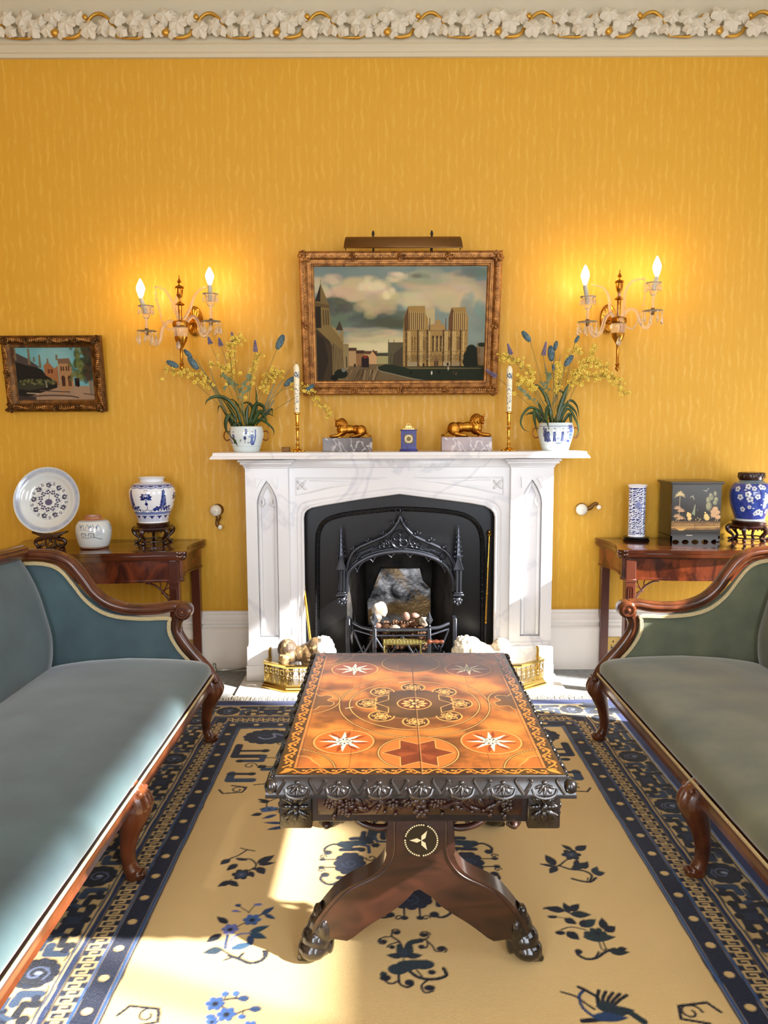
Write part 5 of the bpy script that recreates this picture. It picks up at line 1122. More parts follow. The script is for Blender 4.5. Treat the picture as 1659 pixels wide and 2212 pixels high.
for k in range(4):
    for x_ in [k*2*P0/4+d for d in (-4*P0, -2*P0, 0, 2*P0)]:
        if abs(x_) > P0+.06: continue
        z_ = g(H*.585)
        for a_, l in ((-.45, .036), (.15, .034), (.75, .034), (pi/2, .026), (pi-.75, .034), (pi-.15, .034), (pi+.45, .036)): c.leaf((x_, z_), (x_+l*cos(a_), z_+l*sin(a_)*.85), .019, BWD if int(a_*10) % 2 else BWM)
        c.ell((x_, z_+.006), .015, .012, BWL); c.ell((x_, z_), .010, .008, BWD); c.ell((x_, z_+.007), .006, .004, (214, 220, 240))
        for d in (-.007, 0, .007): c.ell((x_+d, g(H*.735)+(.004 if d == 0 else 0)), .0022, .0030, BWD)
        c.line([(x_, g(H*.53)), (x_+.002, g(H*.44))], .008, BWL, .011); c.ell((x_+.001, g(H*.44)), .009, .008, BWD); c.line([(x_+.002, g(H*.42)), (x_+.005, g(H*.34)), (x_-.012, g(H*.29)), (x_-.034, g(H*.30))], .0032, BWD, k=4); c.line([(x_+.004, g(H*.31)), (x_+.020, g(H*.29)), (x_+.034, g(H*.31))], .0032, BWD, k=3)
    for x in [(k+.5)*2*P0/4+d for d in (-4*P0, -2*P0, 0, 2*P0)]:
        if abs(x) > P0+.06: continue
        for j in range(10):
            yy = .40+.034*j; ww = (.022-.0018*j)
            for s in (-1, 1): c.leaf((x-.004, g(H*(yy-.01))), (x+s*ww, g(H*(yy+.035))), .013, BWD if (j+s) % 3 else BWM)
        c.line([(x-.002, g(H*.38)), (x+.002, g(H*.76))], .013, BWM, .004)
        c.line([(x-.050, g(H*.315)), (x-.02, g(H*.355)), (x+.014, g(H*.335)), (x+.050, g(H*.375))], .020, BWM, .008, k=3)
        for d in range(-5, 6): c.leaf((x+d*.009, g(H*.335)), (x+d*.0105+.004, g(H*(.27 if d % 2 else .40))), .013, BWD)
a = pot_mesh(c, 'baluster_vase', M['china'], (vx, VY, zb), origin=(vx, VY, zb)); tag(a, 'white baluster vase with blue lotus flowers on a carved footed stand', 'vase')
def stand(name, label, x, y, R, z0, z1, nl=5, open_=True, ph=0.3):
    t = thing(name, label, 'stand', (x, y, z0)); h = z1-z0
    b = MB(); b.lathe([(0, h*.78), (R*.78, h*.78), (R*.86, h*.82), (R*.80, h*.86), (R*.84, h*.90), (R*.86, h*.95), (R*.82, h*1.0), (0, h*1.0)], (x, y, z0), 36); b.build('stand_top', M['rosewood'], t, thr=50)
    b = MB(); b.lathe([(R*.82, h*.60), (R*.96, h*.64), (R*1.0, h*.72), (R*.90, h*.80), (R*.80, h*.80), (R*.80, h*.60)], (x, y, z0), 36, wob=lambda u, zz: .03*abs(sin(u*pi*nl*2)))
    for i in range(28): a = 2*pi*i/28; b.ball((x+R*.93*cos(a), y+R*.93*sin(a), z0+h*.61), (R*.05, R*.05, h*.07), 6)
    b.build('pierced_apron', M['rosewood'], t, thr=50)
    for i in range(nl):
        a = ph+2*pi*i/nl; d = Vector((cos(a), sin(a), 0)); b = MB(); Q = lambda l: [(x+d.x*R*r, y+d.y*R*r, z0+h*z) for r, z in l]
        b.tube(Q([(.92, .72), (1.04, .62), (1.0, .46), (.82, .30), (.74, .18), (.80, .08), (.92, .05)]), [R*.13, R*.13, R*.10, R*.075, R*.07, R*.08, R*.09], n=8, k=4); b.ball(Q([(.94, .075)])[0], (R*.10, R*.10, h*.075), 8); b.build('stand_leg', M['rosewood'], t)
    b = MB(); b.tube([(x+R*.76*cos(a), y+R*.76*sin(a), z0+h*.14) for a in [2*pi*i/30 for i in range(30)]], R*.035, n=6, closed=True); b.build('stretcher_ring', M['rosewood'], t)
    return t
stand('vase_stand', 'carved rosewood stand with curled legs under the lotus baluster vase', vx, VY, sz(290, 373, 1140, VY)/2, CT, zb-.0005, 5, ph=-1.9)
# --- dish on a stand
DY = -.27; dx = W(106.5, 1082, DY).x; R = sz(35.5, 178, 1082, DY)/2; dz = W(106, 1082, DY-.01).z
pr = spr([(.0005, .002), (R*.30, .002), (R*.52, .003), (R*.66, .010), (R*.80, .024), (R*.92, .030), (R*.985, .034), (R, .035), (R*.985, .032), (R*.80, .020), (R*.5, -.004), (R*.45, -.010), (.001, -.010)], 5)
R0 = R; c = Cv(-R*1.01, R*1.01, -R*1.01, R*1.01, .0013, (214, 222, 224))
gx_, gy_ = np.meshgrid(c.X, c.Y); rr_ = np.hypot(gx_, gy_)/R
al = np.clip((rr_-.84)/.02, 0, 1)*np.clip((.965-rr_)/.02, 0, 1)*.85; nz = vnoise(c.nx, c.ny, 16, 16, 3, 4)[..., None]; c.a = c.a*(1-al[..., None])+(np.array(lin((122, 140, 176)))*(1-nz)+np.array(lin((176, 188, 208)))*nz)*al[..., None]
for q in (.83, .975, .575, .375): c.ell((0, 0), R*q, R*q, (96, 112, 140), ring=.0012)
for k in range(9):
    a = 2*pi*k/9+.25; p = (R*.475*cos(a), R*.475*sin(a))
    for j in range(6): b_ = a*1.7+j*1.05+.3*sin(k*2.3+j); q = (p[0]+.009*cos(b_), p[1]+.009*sin(b_)); c.ell(q, .0055+.002*sin(k+j*2), .0045, (44, 56, 88)); c.curl((q[0]+.004, q[1]), .005, b_, .8, .0026, (58, 70, 104))
    a += .34; c.curl((R*.515*cos(a), R*.515*sin(a)), .008, a, 1, .0034, (48, 60, 96))
for k in range(11):
    a = 2*pi*k/11; p = (R*.27*cos(a), R*.27*sin(a)); c.curl(p, .011, a+2, 1.1, .003, (52, 64, 104)); 
    for j in range(4): b_ = a+1+j*1.7; c.ell((p[0]+.009*cos(b_), p[1]+.009*sin(b_)), .0055, .0042, (54, 68, 106))
for k in range(7): a = k*.9; c.ell((R*.04*cos(a)-.002, R*.04*sin(a)-.008), .013, .010, (74, 80, 118))
c.line([(-.002, 0), (.0, .03), (-.004, .036)], .0022, (52, 64, 100))
tilt = Matrix.Rotation(radians(78), 3, 'X'); prn = np.array(pr[:36]); 
def dish(X, Y):
    r = np.hypot(X, Y); rc_ = np.minimum(r, R); kk = np.where(r > 0, rc_/np.maximum(r, 1e-9), 1); z = np.interp(rc_, [p[0] for p in pr[:36]], [p[1] for p in pr[:36]])*1.0
    P = np.stack([X*kk, Y*kk, z], -1)@np.array(tilt).T; return P[..., 0]+dx, P[..., 1]+DY, P[..., 2]+dz
t = thing('porcelain_dish', 'large round blue and white dish propped upright on a dark stand', 'dish', (dx, DY, dz-R))
c.mesh('dish_face', dish, M['china'], t)
b = MB(); bk = [(0, -.012), (R*.46, -.012), (R*.48, -.004), (R*.8, .016), (R*.985, .030), (R, .033)]; b.lathe(bk, (dx, DY, dz), 64, tilt.to_4x4(), cap=False); M['chinaplain'] = mat('plain_glaze', (216, 222, 224), .15, coat=.5); b.build('dish_back', M['chinaplain'], t, thr=60)
t = thing('dish_stand', 'dark pierced rosewood stand with scrolled feet holding the large dish', 'stand', (dx+.01, DY, CT)); zt_ = W(108, 1147, DY-.03).z
b = MB(); w = .088; q = lambda l: [(dx+.008+x, z) for x, z in l]
zc = lambda f: CT+(zt_-CT)*f
b.prism(q([(-w, zc(1.0)), (-w*.5, zc(.86)), (0, zc(.82)), (w*.5, zc(.86)), (w, zc(1.0)), (w, zc(.88)), (w*.62, zc(.78)), (w*.42, zc(.62)), (w*.55, zc(.50)), (-w*.55, zc(.50)), (-w*.42, zc(.62)), (-w*.62, zc(.78)), (-w, zc(.88))]), DY-.045, DY-.005, 'xz', bev=.003)
b.build('cradle', M['rosewood'], t)
for s in (-1, 1):
    b = MB(); b.tube([(dx+.008+s*w*.45, DY-.03, zc(.52)), (dx+.008+s*w*.80, DY-.03, zc(.46)), (dx+.008+s*w*.88, DY-.03, zc(.26)), (dx+.008+s*w*.70, DY-.03, zc(.10)), (dx+.008+s*w*.48, DY-.03, zc(.14)), (dx+.008+s*w*.50, DY-.03, zc(.27))], [.011, .011, .009, .008, .008, .006], n=8, k=4, up=(0, 1, 0)); b.ball((dx+.008+s*w*.7, DY-.03, CT+.006), (.014, .022, .007), 8); b.build('scroll_foot', M['rosewood'], t, thr=60)
b = MB(); b.tube([(dx+.008, DY-.03, zc(.5)), (dx+.008, DY-.03, zc(.30))], .008, n=8); b.b6(dx-.012, dx+.028, DY-.04, DY+.05, CT+.001, CT+.008); 
for a in range(4): b.tube([(dx+.008+.010*cos(a*pi/2), DY-.03, zc(.26)+.010*sin(a*pi/2)), (dx+.008+.017*cos(a*pi/2+.5), DY-.03, zc(.26)+.017*sin(a*pi/2+.5))], .004, n=6)
b.b6(dx-.022, dx-.012, DY-.035, DY-.025, CT+.005, zc(.52)); b.b6(dx+.028, dx+.038, DY-.035, DY-.025, CT+.005, zc(.52)); b.build('pierced_splat', M['rosewood'], t)
# --- sleeve vase
CY = -.12; cx_ = W(1376, 1100, CY).x; R = sz(1357.5, 1394.5, 1120, CY)/2; zb = W(1376, 1157, CY).z; H = W(1376, 1047, CY).z-zb
pr = spr([(R*.02, 0), (R*.93, 0), (R*.95, .004), (R*.95, H*.3), (R*.97, H*.85), (R*1.0, H*.955), (R*1.13, H*.995), (R*1.10, H*1.0), (R*.93, H*.96), (R*.88, H*.7)], 5)
c = pot_canvas(pr, .0010, (24, 34, 110)); g = c.lz; rg = random.Random(4); P0 = pi*c.R
painted_band(c, g(H*.945), c.y1, (234, 236, 242), 0); painted_band(c, 0, g(H*.03), (234, 236, 242), 0)
y = .012
while y < H*.925:
    x = -P0+rg.uniform(0, .01)
    while x < P0:
        w = rg.uniform(.010, .018); a_ = rg.uniform(.1, .7); l = rg.uniform(.006, .011); p = (x, g(min(y+rg.uniform(-.003, .003), H*.92)))
        c.line([p, (p[0]+l*cos(a_), p[1]+l*sin(a_)*.7), (p[0]+l*1.6*cos(a_*.4), p[1]+l*.5)], .0058, rg.choice([(226, 232, 244), (206, 214, 236), (232, 236, 246)]), .003, k=2); x += w
    y += .0092
for k in range(3):
    x = -.012+k*2*P0/3; x = x if x < P0 else x-2*P0; c.ell((x, g(H*.62)), .013, .016, (120, 132, 184)); c.line([(x+.008, g(H*.66)), (x+.02, g(H*.58)), (x+.01, g(H*.52)), (x+.026, g(H*.5))], .010, (130, 144, 196), .006, k=3); c.line([(x-.008, g(H*.58)), (x+.002, g(H*.54)), (x+.010, g(H*.57))], .0035, BWD, k=3)
a = pot_mesh(c, 'sleeve_vase', M['china'], (cx_, CY, zb), origin=(cx_, CY, zb)); tag(a, 'tall cylindrical blue vase with white cloud pattern on a black round base', 'vase')
b = MB(); h = zb-CT-.0005; R2 = sz(1346, 1403, 1160, CY)/2; b.lathe([(0, 0), (R2*.86, 0), (R2*.96, h*.06), (R2*1.0, h*.25), (R2*.94, h*.40), (R2*.82, h*.46), (R2*.84, h*.56), (R2*.96, h*.66), (R2*.97, h*.82), (R2*.86, h*.96), (R2*.74, h), (0, h)], (cx_, CY, CT), 40); tag(b.build('round_stand', M['blackwood'], origin=(cx_, CY, CT), thr=50), 'round black lacquered base under the tall cylindrical vase', 'stand')
# --- prunus jar
JY = -.14; jx = W(1621, 1080, JY).x; R = sz(1578.5, 1664, 1075, JY)/2; zb = W(1621, 1123, JY).z; H = W(1621, 1037, JY).z-zb
pr = spr([(R*.02, 0), (R*.66, 0), (R*.68, .004), (R*.76, H*.12), (R*.92, H*.36), (R*1.0, H*.60), (R*.97, H*.78), (R*.80, H*.92), (R*.58, H*.985), (R*.55, H*1.0), (R*.3, H*1.0)], 5)
c = pot_canvas(pr, .0011, (30, 52, 148)); g = c.lz; P0 = pi*c.R; v = vnoise(c.nx, c.ny, 30, 12, 3, 6)[..., None]; c.a = np.array(lin((22, 40, 128)))*(1-v)+np.array(lin((70, 96, 190)))*v
painted_band(c, 0, g(H*.05), (222, 230, 236), 0); painted_band(c, g(H*.93), c.y1, (120, 140, 150), 0); rg = random.Random(8)
FLR = [(-.062, .87, .013), (-.03, .82, .010), (.010, .86, .013), (.026, .845, .010), (-.012, .62, .011), (-.05, .56, .013), (-.060, .68, .012), (.045, .52, .013), (.055, .63, .012), (.0, .24, .013), (-.016, .20, .010), (.02, .22, .011), (-.052, .36, .008), (.06, .25, .011), (.03, .17, .008), (.085, .75, .012), (.10, .5, .013), (.12, .3, .011), (-.10, .6, .012), (-.09, .3, .011), (-.12, .8, .012), (.14, .65, .012)]
for (x, y, r) in FLR:
    r *= 1.35
    p = (x, g(H*y))
    for j in range(5): a_ = j*2*pi/5+x*40; c.ell((p[0]+r*.62*cos(a_), p[1]+r*.62*sin(a_)), r*.42, r*.42, (224, 230, 236))
    c.ell(p, r*.4, r*.4, (150, 164, 190)); c.ell(p, r*.15, r*.15, (60, 80, 120))
for (x, y) in ((-.02, .72), (.03, .70), (-.035, .47), (.012, .42), (.022, .56), (-.075, .78), (.07, .40), (-.03, .33)):
    p = (x, g(H*y)); c.ell(p, .007, .003, (206, 216, 236)); c.ell((p[0], p[1]+.002), .003, .003, (206, 216, 236))
pj = thing('prunus_jar', 'rounded deep blue jar with white blossom and dark carved lid, right edge', 'jar', (jx, JY, zb)); pot_mesh(c, 'jar_body', M['china'], (jx, JY, zb), pj)
b = MB(); b.lathe([(0, 0), (R*.57, 0), (R*.60, .004), (R*.60, .034), (R*.56, .042), (0, .042)], (jx, JY, zb+H+.0005), 40); 
for i in range(36): a_ = 2*pi*i/36; b.ball((jx+R*.60*cos(a_), JY+R*.60*sin(a_), zb+H+.012+.012*(i % 3)*.8+.004), (.006, .006, .005), 6)
b.build('lid', M['rosewood'], pj, thr=50)
stand('jar_stand', 'dark rosewood stand with looped legs under the deep blue blossom jar', jx, JY, sz(1579, 1663, 1140, JY)/2, CT, zb-.0005, 6, ph=-1.2)
# --- lacquer cabinet
M['lacq'] = mat('black_lacquer_painted', (20, 26, 30), .25, attr='paint', coat=.4); M['lacqb'] = mat('black_gold_lacquer', (30, 26, 20), .3, col2=(58, 44, 22), vs=14, coat=.4)
F_Y = -.215; x0, x1 = W(1451, 1100, F_Y).x, W(1557, 1100, F_Y).x; z0, z1 = CT, W(1500, 1045, F_Y).z; t = thing('lacquer_cabinet', 'small black lacquer cabinet painted with gold palms and birds on the right card table', 'cabinet', ((x0+x1)/2, -.13, CT))
bY = -.03; b = MB(); b.b6(x0, x1, F_Y+.004, bY, z0+.030, z1, bev=.001); b.build('carcass', M['lacqb'], t)
b = MB(); b.b6(x0-.012, x1+.012, F_Y-.012, bY+.004, z1, z1+.012, bev=.002); b.b6(x0-.006, x1+.006, F_Y-.006, bY, z1-.006, z1, bev=.001); b.build('cabinet_top', M['lacqb'], t)
b = MB(); n = 5; wv = (x1-x0)/n; zz = z0+.034; P = [(x0, zz), (x0, z0)]
for i in range(n):
    a_ = x0+i*wv; P += [(a_+wv*.12, z0), (a_+wv*.25, z0+.010), (a_+wv*.5, z0+.014), (a_+wv*.75, z0+.010), (a_+wv*.88, z0)]
P += [(x1, z0), (x1, zz)]; b.prism(P, F_Y, F_Y+.008, 'xz'); b.b6(x0, x0+.008, F_Y, bY, z0, zz); b.b6(x1-.008, x1, F_Y, bY, z0, zz); b.b6(x1-.02, x1+.001, F_Y-.001, F_Y+.006, z0+.004, z0+.018); b.build('shaped_base', M['blackwood'], t)
Wd, Hd = x1-x0, z1-z0-.034; c = Cv(0, Wd, 0, Hd, .0009, (24, 32, 36)); U = lambda x, y: ((x-262)/(990-262)*Wd, (1000-y)/(1000-225)*Hd)
v = vnoise(c.nx, c.ny, 8, 14, 4, 2)[..., None]; gy2 = np.clip((Hd*.30-c.Y)/.02, 0, 1)[:, None, None]*np.clip((c.Y-Hd*.10)/.01, 0, 1)[:, None, None]; c.a = c.a*(1-gy2*.9)+(np.array(lin((92, 66, 50)))*(1-v)+np.array(lin((196, 152, 92)))*v)*gy2*.9
GO, GB, PK = (214, 190, 130), (176, 156, 110), (202, 150, 120)
c.line([U(378, 400), U(372, 740)], .004, (156, 140, 100)); 
for a_ in range(-4, 5): c.leaf(U(378, 395), (U(378, 395)[0]+.031*sin(a_*.36), U(378, 395)[1]+.028*cos(a_*.36)-.004*abs(a_)), .008, GO if a_ % 2 else GB, .1 if a_ > 0 else -.1)
for (x, y) in ((350, 600), (400, 640), (345, 720), (395, 750)):
    for a_ in range(-3, 4): c.leaf(U(x, y), (U(x, y)[0]+.024*sin(a_*.45), U(x, y)[1]+.022*cos(a_*.45)), .006, PK if a_ % 2 else GB)
for (x, y, rx, ry) in ((800, 470, .012, .018), (840, 430, .013, .016), (900, 375, .008, .013), (915, 460, .011, .013), (810, 560, .016, .024), (835, 400, .010, .012), (900, 510, .012, .012)): c.ell(U(x, y), rx, ry, (112, 112, 84)); c.ell(U(x-8, y-10), rx*.7, ry*.7, (146, 144, 106), soft=.004)
for l in ([(530, 425), (565, 405), (590, 460)], [(725, 325), (765, 330), (800, 292)], [(570, 400), (575, 440)], [(765, 328), (760, 350)]): c.line([U(*p) for p in l], .0022, (190, 186, 160))
c.poly([U(*p) for p in ((600, 530), (615, 540), (608, 700), (560, 670), (585, 600))], (136, 146, 116))
for (x, y, r) in ((520, 690, .013), (530, 740, .011), (505, 660, .006), (775, 700, .012), (790, 735, .014), (760, 655, .005)): c.ell(U(x, y), r, r*.9, (236, 200, 128))
for (x, y, r) in ((885, 690, .016), (905, 600, .015), (870, 640, .012), (940, 650, .014), (950, 720, .015)): c.ell(U(x, y), r, r*.8, (206, 164, 120), soft=.004)
for i in range(40): x = random.uniform(270, 980); y = random.uniform(740, 800); c.leaf(U(x, y), (U(x, y)[0]+random.uniform(-.006, .006), U(x, y)[1]+.008), .003, random.choice([GO, PK, GB]))
c.line([U(262, 870), U(980, 865)], .004, (220, 180, 110)); c.poly([U(330, 885), U(500, 885), U(440, 920), U(380, 920)], (222, 178, 104)); c.line([U(262, 940), U(980, 930)], .0016, (90, 96, 96)); c.line([U(262, 960), U(980, 955)], .003, (14, 18, 22))
c.line([U(492, 992), U(580, 992)], .003, (230, 226, 214)); c.line([(Wd*.48, 0), (Wd*.48, Hd)], .0012, (8, 10, 12)); c.ell(U(648, 620), .003, .004, (6, 6, 6)); c.ell(U(646, 612), .0015, .0015, (220, 220, 210))
d = c.mesh('cabinet_doors', lambda X, Y: (x0+X, np.full_like(X, F_Y-.001), z0+.034+Y), M['lacq'], t); d['label'] = 'painted doors with gold landscape'
# ================================================================ ON THE MANTEL SHELF
ZM = zs; MY = -.20
M['brass'] = mat('polished_brass', (216, 164, 70), .18, 1.0, bump=.05, bs=60); M['goldlion'] = mat('gilt_bronze', (198, 140, 52), .3, 1.0, col2=(150, 92, 30), vs=20, bump=.3, bs=120)
M['bronze'] = mat('dull_bronze', (118, 84, 44), .45, .7); M['bronzering'] = mat('copper_bronze', (140, 84, 52), .3, .9)
M['soil'] = mat('dry_moss', (52, 40, 26), .9)
def xw(px, Y=MY): return W(px, 975, Y).x
def jardiniere(label, px, Y, wpx, htop, style):
    x = W(px, 950, Y).x; R = sz(px-wpx/2, px+wpx/2, 950, Y)/2; H = W(px, htop, Y).z-ZM
    pr = spr([(R*.02, 0), (R*.72, 0), (R*.74, .004), (R*.84, H*.25), (R*.98, H*.58), (R*1.0, H*.76), (R*.95, H*.92), (R*.92, H*.985), (R*.95, H*1.0), (R*.90, H*1.0), (R*.86, H*.9), (R*.84, H*.7)], 5)
    c = pot_canvas(pr, .0011, (214, 228, 230)); g = c.lz; P0 = pi*c.R; rg = random.Random(int(px)); DB, MBl, LB = (40, 52, 120), (84, 108, 178), (142, 160, 206)
    c.line([(-P0, g(H*.22)), (P0, g(H*.22))], .0012, (150, 170, 190)); 
    def figure(x_, s=1.0, col=DB):
        c.poly(sp2([(x_-.010*s, g(H*.33)), (x_-.006*s, g(H*.5)), (x_-.007*s, g(H*.66)), (x_, g(H*.70)), (x_+.007*s, g(H*.66)), (x_+.006*s, g(H*.5)), (x_+.012*s, g(H*.33))], 3), col); c.ell((x_+.001, g(H*.75)), .0042, .005, (214, 220, 230)); c.ell((x_+.001, g(H*.79)), .0042, .003, DB); c.line([(x_-.006*s, g(H*.62)), (x_+.010*s, g(H*.58))], .004, MBl); c.line([(x_, g(H*.62)), (x_+.002, g(H*.36))], .0022, LB)
    if style:
        for i, x_ in enumerate((-.075, -.058, -.026, .018, .050)): figure(x_, 1.0, (56, 66, 120) if i % 2 else DB)
        c.poly([(.056, g(H*.92)), (.094, g(H*.92)), (.094, g(H*.40)), (.060, g(H*.44))], MBl); 
        for j in range(3): c.line([(.058, g(H*(.5+.14*j))), (.094, g(H*(.5+.14*j)))], .0015, (190, 200, 230))
        c.poly([(.045, g(H*.32)), (.06, g(H*.40)), (.08, g(H*.36)), (.075, g(H*.30))], DB); c.ell((.0, g(H*.27)), .022, .004, (60, 90, 120)); c.ell((-.005, g(H*.44)), .010, .005, LB)
        for i in range(26): c.leaf((-.095+rg.uniform(0, .03), g(H*rg.uniform(.3, .9))), (-.095+rg.uniform(0, .034), g(H*rg.uniform(.3, .9))), .006, (60, 70, 112))
        c.line([(-P0, g(H*.88)), (P0, g(H*.88))], .003, MBl); 
    else:
        c.ell((.008, g(H*.55)), .008, .010, DB); c.line([(.008, g(H*.5)), (.006, g(H*.34))], .003, DB); c.line([(.002, g(H*.72)), (.018, g(H*.72)), (.018, g(H*.88)), (.010, g(H*.9))], .005, MBl); c.line([(.012, g(H*.72)), (.012, g(H*.90))], .004, DB)
        figure(.046, 1.1, MBl); c.poly([(.026, g(H*.56)), (.050, g(H*.6)), (.050, g(H*.66)), (.026, g(H*.62))], LB); c.line([(.060, g(H*.34)), (.064, g(H*.5)), (.066, g(H*.86))], .008, MBl); c.curl((.026, g(H*.36)), .006, 0, 1, .0024, DB); figure(-.06); figure(-.09, 1, MBl)
        c.ell((.052, g(H*.30)), .010, .004, DB)
    t = thing('cachepot', label, 'pot', (x, Y, ZM)); pot_mesh(c, 'pot_body', M['china'], (x, Y, ZM+.001), t)
    for s in (-1, 1):
        b = MB(); b.tube([(x+s*R*.93, Y, ZM+H*.80), (x+s*(R+.018), Y-.004, ZM+H*.82), (x+s*(R+.026), Y-.006, ZM+H*.62), (x+s*(R+.014), Y-.006, ZM+H*.46), (x+s*R*.94, Y, ZM+H*.50)], .0034, n=8, k=4); b.build('ring_handle', M['bronzering'], t)
    b = MB(); b.lathe([(0, H*.86), (R*.85, H*.84), (R*.5, H*.80), (0, H*.78)], (x, Y, ZM), 24); b.build('moss', M['soil'], t)
    return x, Y, ZM+H*.86
PL = jardiniere('blue and white china pot with ring handles at the left end of the mantel shelf', 532.5, -.185, 75, 922, 0)
PR = jardiniere('blue and white china pot with robed figures at the right end of the mantel shelf', 1199.5, -.19, 77, 914, 1)
# ---- flower arrangements
M['leafdark'] = mat('dark_strap_leaf', (30, 54, 26), .35, col2=(52, 82, 40), vs=12, coat=.2); M['leafgrey'] = mat('grey_green_leaf', (106, 122, 84), .6, col2=(128, 142, 104), vs=20); M['stemg'] = mat('olive_stem', (128, 116, 52), .6)
M['thistle'] = mat('dyed_blue_seedhead', (70, 96, 108), .8, col2=(108, 134, 142), vs=90, bump=1.0, bs=300); M['lav'] = mat('violet_flower_spike', (98, 90, 130), .7, col2=(138, 130, 160), vs=90); M['yel'] = mat('yellow_orchid_petal', (240, 214, 92), .55, col2=(206, 170, 52), vs=60); M['straw'] = mat('dry_straw_blade', (150, 138, 96), .7, col2=(118, 116, 88), vs=30)
def strap(b, P, w, up=None):
    Q = smoothpath(P, 5); n = len(Q); L = []
    for i, p in enumerate(Q):
        T = (Q[min(i+1, n-1)]-Q[max(i-1, 0)]).normalized(); t = i/(n-1); sd = T.cross(Vector((0, 1, .25)) if abs(T.y) < .9 else Vector((1, 0, 0))).normalized()*w*(sin(pi*(.12+.88*t)**.75)+.02)*.5; f = Vector((0, -.12*w, 0))
        L.append([p-sd, p+f, p+sd])
    b.surf(L)
def arrange(label, base, ox, oy, s, leaves, heads, lavs, sprays, greys, straws, blooms):
    x0, Y0, z0 = base; t = thing('flower_arrangement', label, 'flowers', base); rg = random.Random(int(ox))
    def P(x, y, dy=0.0): q = W(ox+x/s, oy+y/s, Y0+dy); return Vector(q)
    root = lambda: Vector((x0+rg.uniform(-.03, .03), Y0+rg.uniform(-.025, .025), z0))
    for l, w, d in leaves:
        b = MB(); pts = [P(x, y, d*(i/(len(l)-1))) for i, (x, y) in enumerate(l)]; strap(b, pts, w); o = b.build('strap_leaf', M['leafdark'], t, thr=80); m = o.modifiers.new('t', 'SOLIDIFY'); m.thickness = .0008
    for (xa, ya, xb, yb, d) in heads:      # bottom and tip of the head
        A, B_ = P(xa, ya, d), P(xb, yb, d); ax = (B_-A); L = ax.length; q = ax.to_track_quat('Z', 'Y').to_matrix().to_4x4(); b = MB()
        b.lathe([(0, 0), (L*.13, L*.08), (L*.21, L*.3), (L*.20, L*.6), (L*.12, L*.86), (0, L)], A, 12, q)
        for i in range(150):
            a = i*2.4; z = L*(.04+.94*i/150); r = L*.20*sin(pi*(.10+.82*i/150))**.7; c_ = A+q.to_3x3() @ Vector((r*cos(a), r*sin(a), z)); b.ball(c_, L*.028, 5)
        hd = b.build('blue_seedhead', M['thistle'], t, thr=80); b = MB(); rt = root(); b.tube([rt, rt.lerp(A, .5)+Vector((0, -.004, .004)), A], .0016, n=5, k=4); b.build('flower_stem', M['stemg'], t)
    for (xa, ya, xb, yb, d) in lavs:
        A, B_ = P(xa, ya, d), P(xb, yb, d); ax = B_-A; L = ax.length; q = ax.to_track_quat('Z', 'Y').to_matrix(); b = MB(); b.tube([A, B_], .0016, n=5)
        for i in range(70): a = i*2.4; f = i/70; r = .010*(1-f*.75)+.001; b.ball(A+q @ Vector((r*cos(a), r*sin(a), L*f)), .0034*(1.1-f*.5), 5)
        b.build('violet_flower_spike', M['lav'], t, thr=80); b = MB(); rt = root(); b.tube([rt, rt.lerp(A, .5)+Vector((0, -.004, .004)), A], .0013, n=5, k=4); b.build('flower_stem', M['stemg'], t)
    for l, d, n_, spread in [(l_, d_, int(q_*1.3), s_*1.1) for l_, d_, q_, s_ in sprays]:
        pts = smoothpath([Vector((x0, Y0, z0))]+[P(x, y, d*(i+1)/len(l)) for i, (x, y) in enumerate(l)], 8); b = MB(); b.tube(pts, [.0018, .0014, .0009], n=5); fb = MB(); m0 = len(pts)//3
        for i in range(n_):
            f = m0+(len(pts)-1-m0)*(i+.5)/n_; p = pts[int(f)]; dv = Vector((rg.uniform(-1, 1), rg.uniform(-.7, .7), rg.uniform(-1, .9))).normalized()*spread*rg.uniform(.3, 1); e = p+dv
            b.tube([p, p.lerp(e, .5)+Vector((0, 0, .004)), e], .0007, n=4); sc = rg.uniform(.8, 1.25)*.0054
            for k in range(4): a = k*pi/2+rg.uniform(0, 1); fb.ball(e+Vector((cos(a)*sc, rg.uniform(-.4, .4)*sc, sin(a)*sc)), (sc*.9, sc*.5, sc*.8), 5)
        sp = b.build('orchid_spray', M['stemg'], t); fb.build('small_yellow_blooms', M['yel'], sp, thr=80)
    b = MB()
    for (x, y, r, d) in blooms:
        c_ = P(x, y, d)
        for k in range(5): a = k*2*pi/5+x; b.ball(c_+Vector((cos(a)*r*.5, rg.uniform(-.3, .3)*r, sin(a)*r*.5)), (r*.5, r*.2, r*.42), 6)
    o = b.build('yellow_orchid_blooms', M['yel'], t, thr=80); o['kind'] = 'stuff'
    for l, d, n_ in greys:
        pts = smoothpath([Vector((x0, Y0, z0))]+[P(x, y, d) for x, y in l], 6); b = MB(); b.tube(pts, .0016, n=5); lb_ = MB()
        for i in range(n_):
            p = pts[int(len(pts)*.35+(len(pts)*.65-1)*i/n_)]; a = rg.uniform(0, 2*pi); e = p+Vector((cos(a), rg.uniform(-.5, .5), .35+.6*sin(a))).normalized()*rg.uniform(.016, .028); strap(lb_, [p, p.lerp(e, .5)+Vector((0, 0, .004)), e], .011)
        sg = b.build('grey_green_sprig', M['leafgrey'], t); lb_.build('sprig_leaves', M['leafgrey'], sg, thr=80)
    for l, w, d in straws:
        b = MB(); strap(b, [P(x, y, d) for x, y in l], w); b.build('dry_blade', M['straw'], t, thr=80)
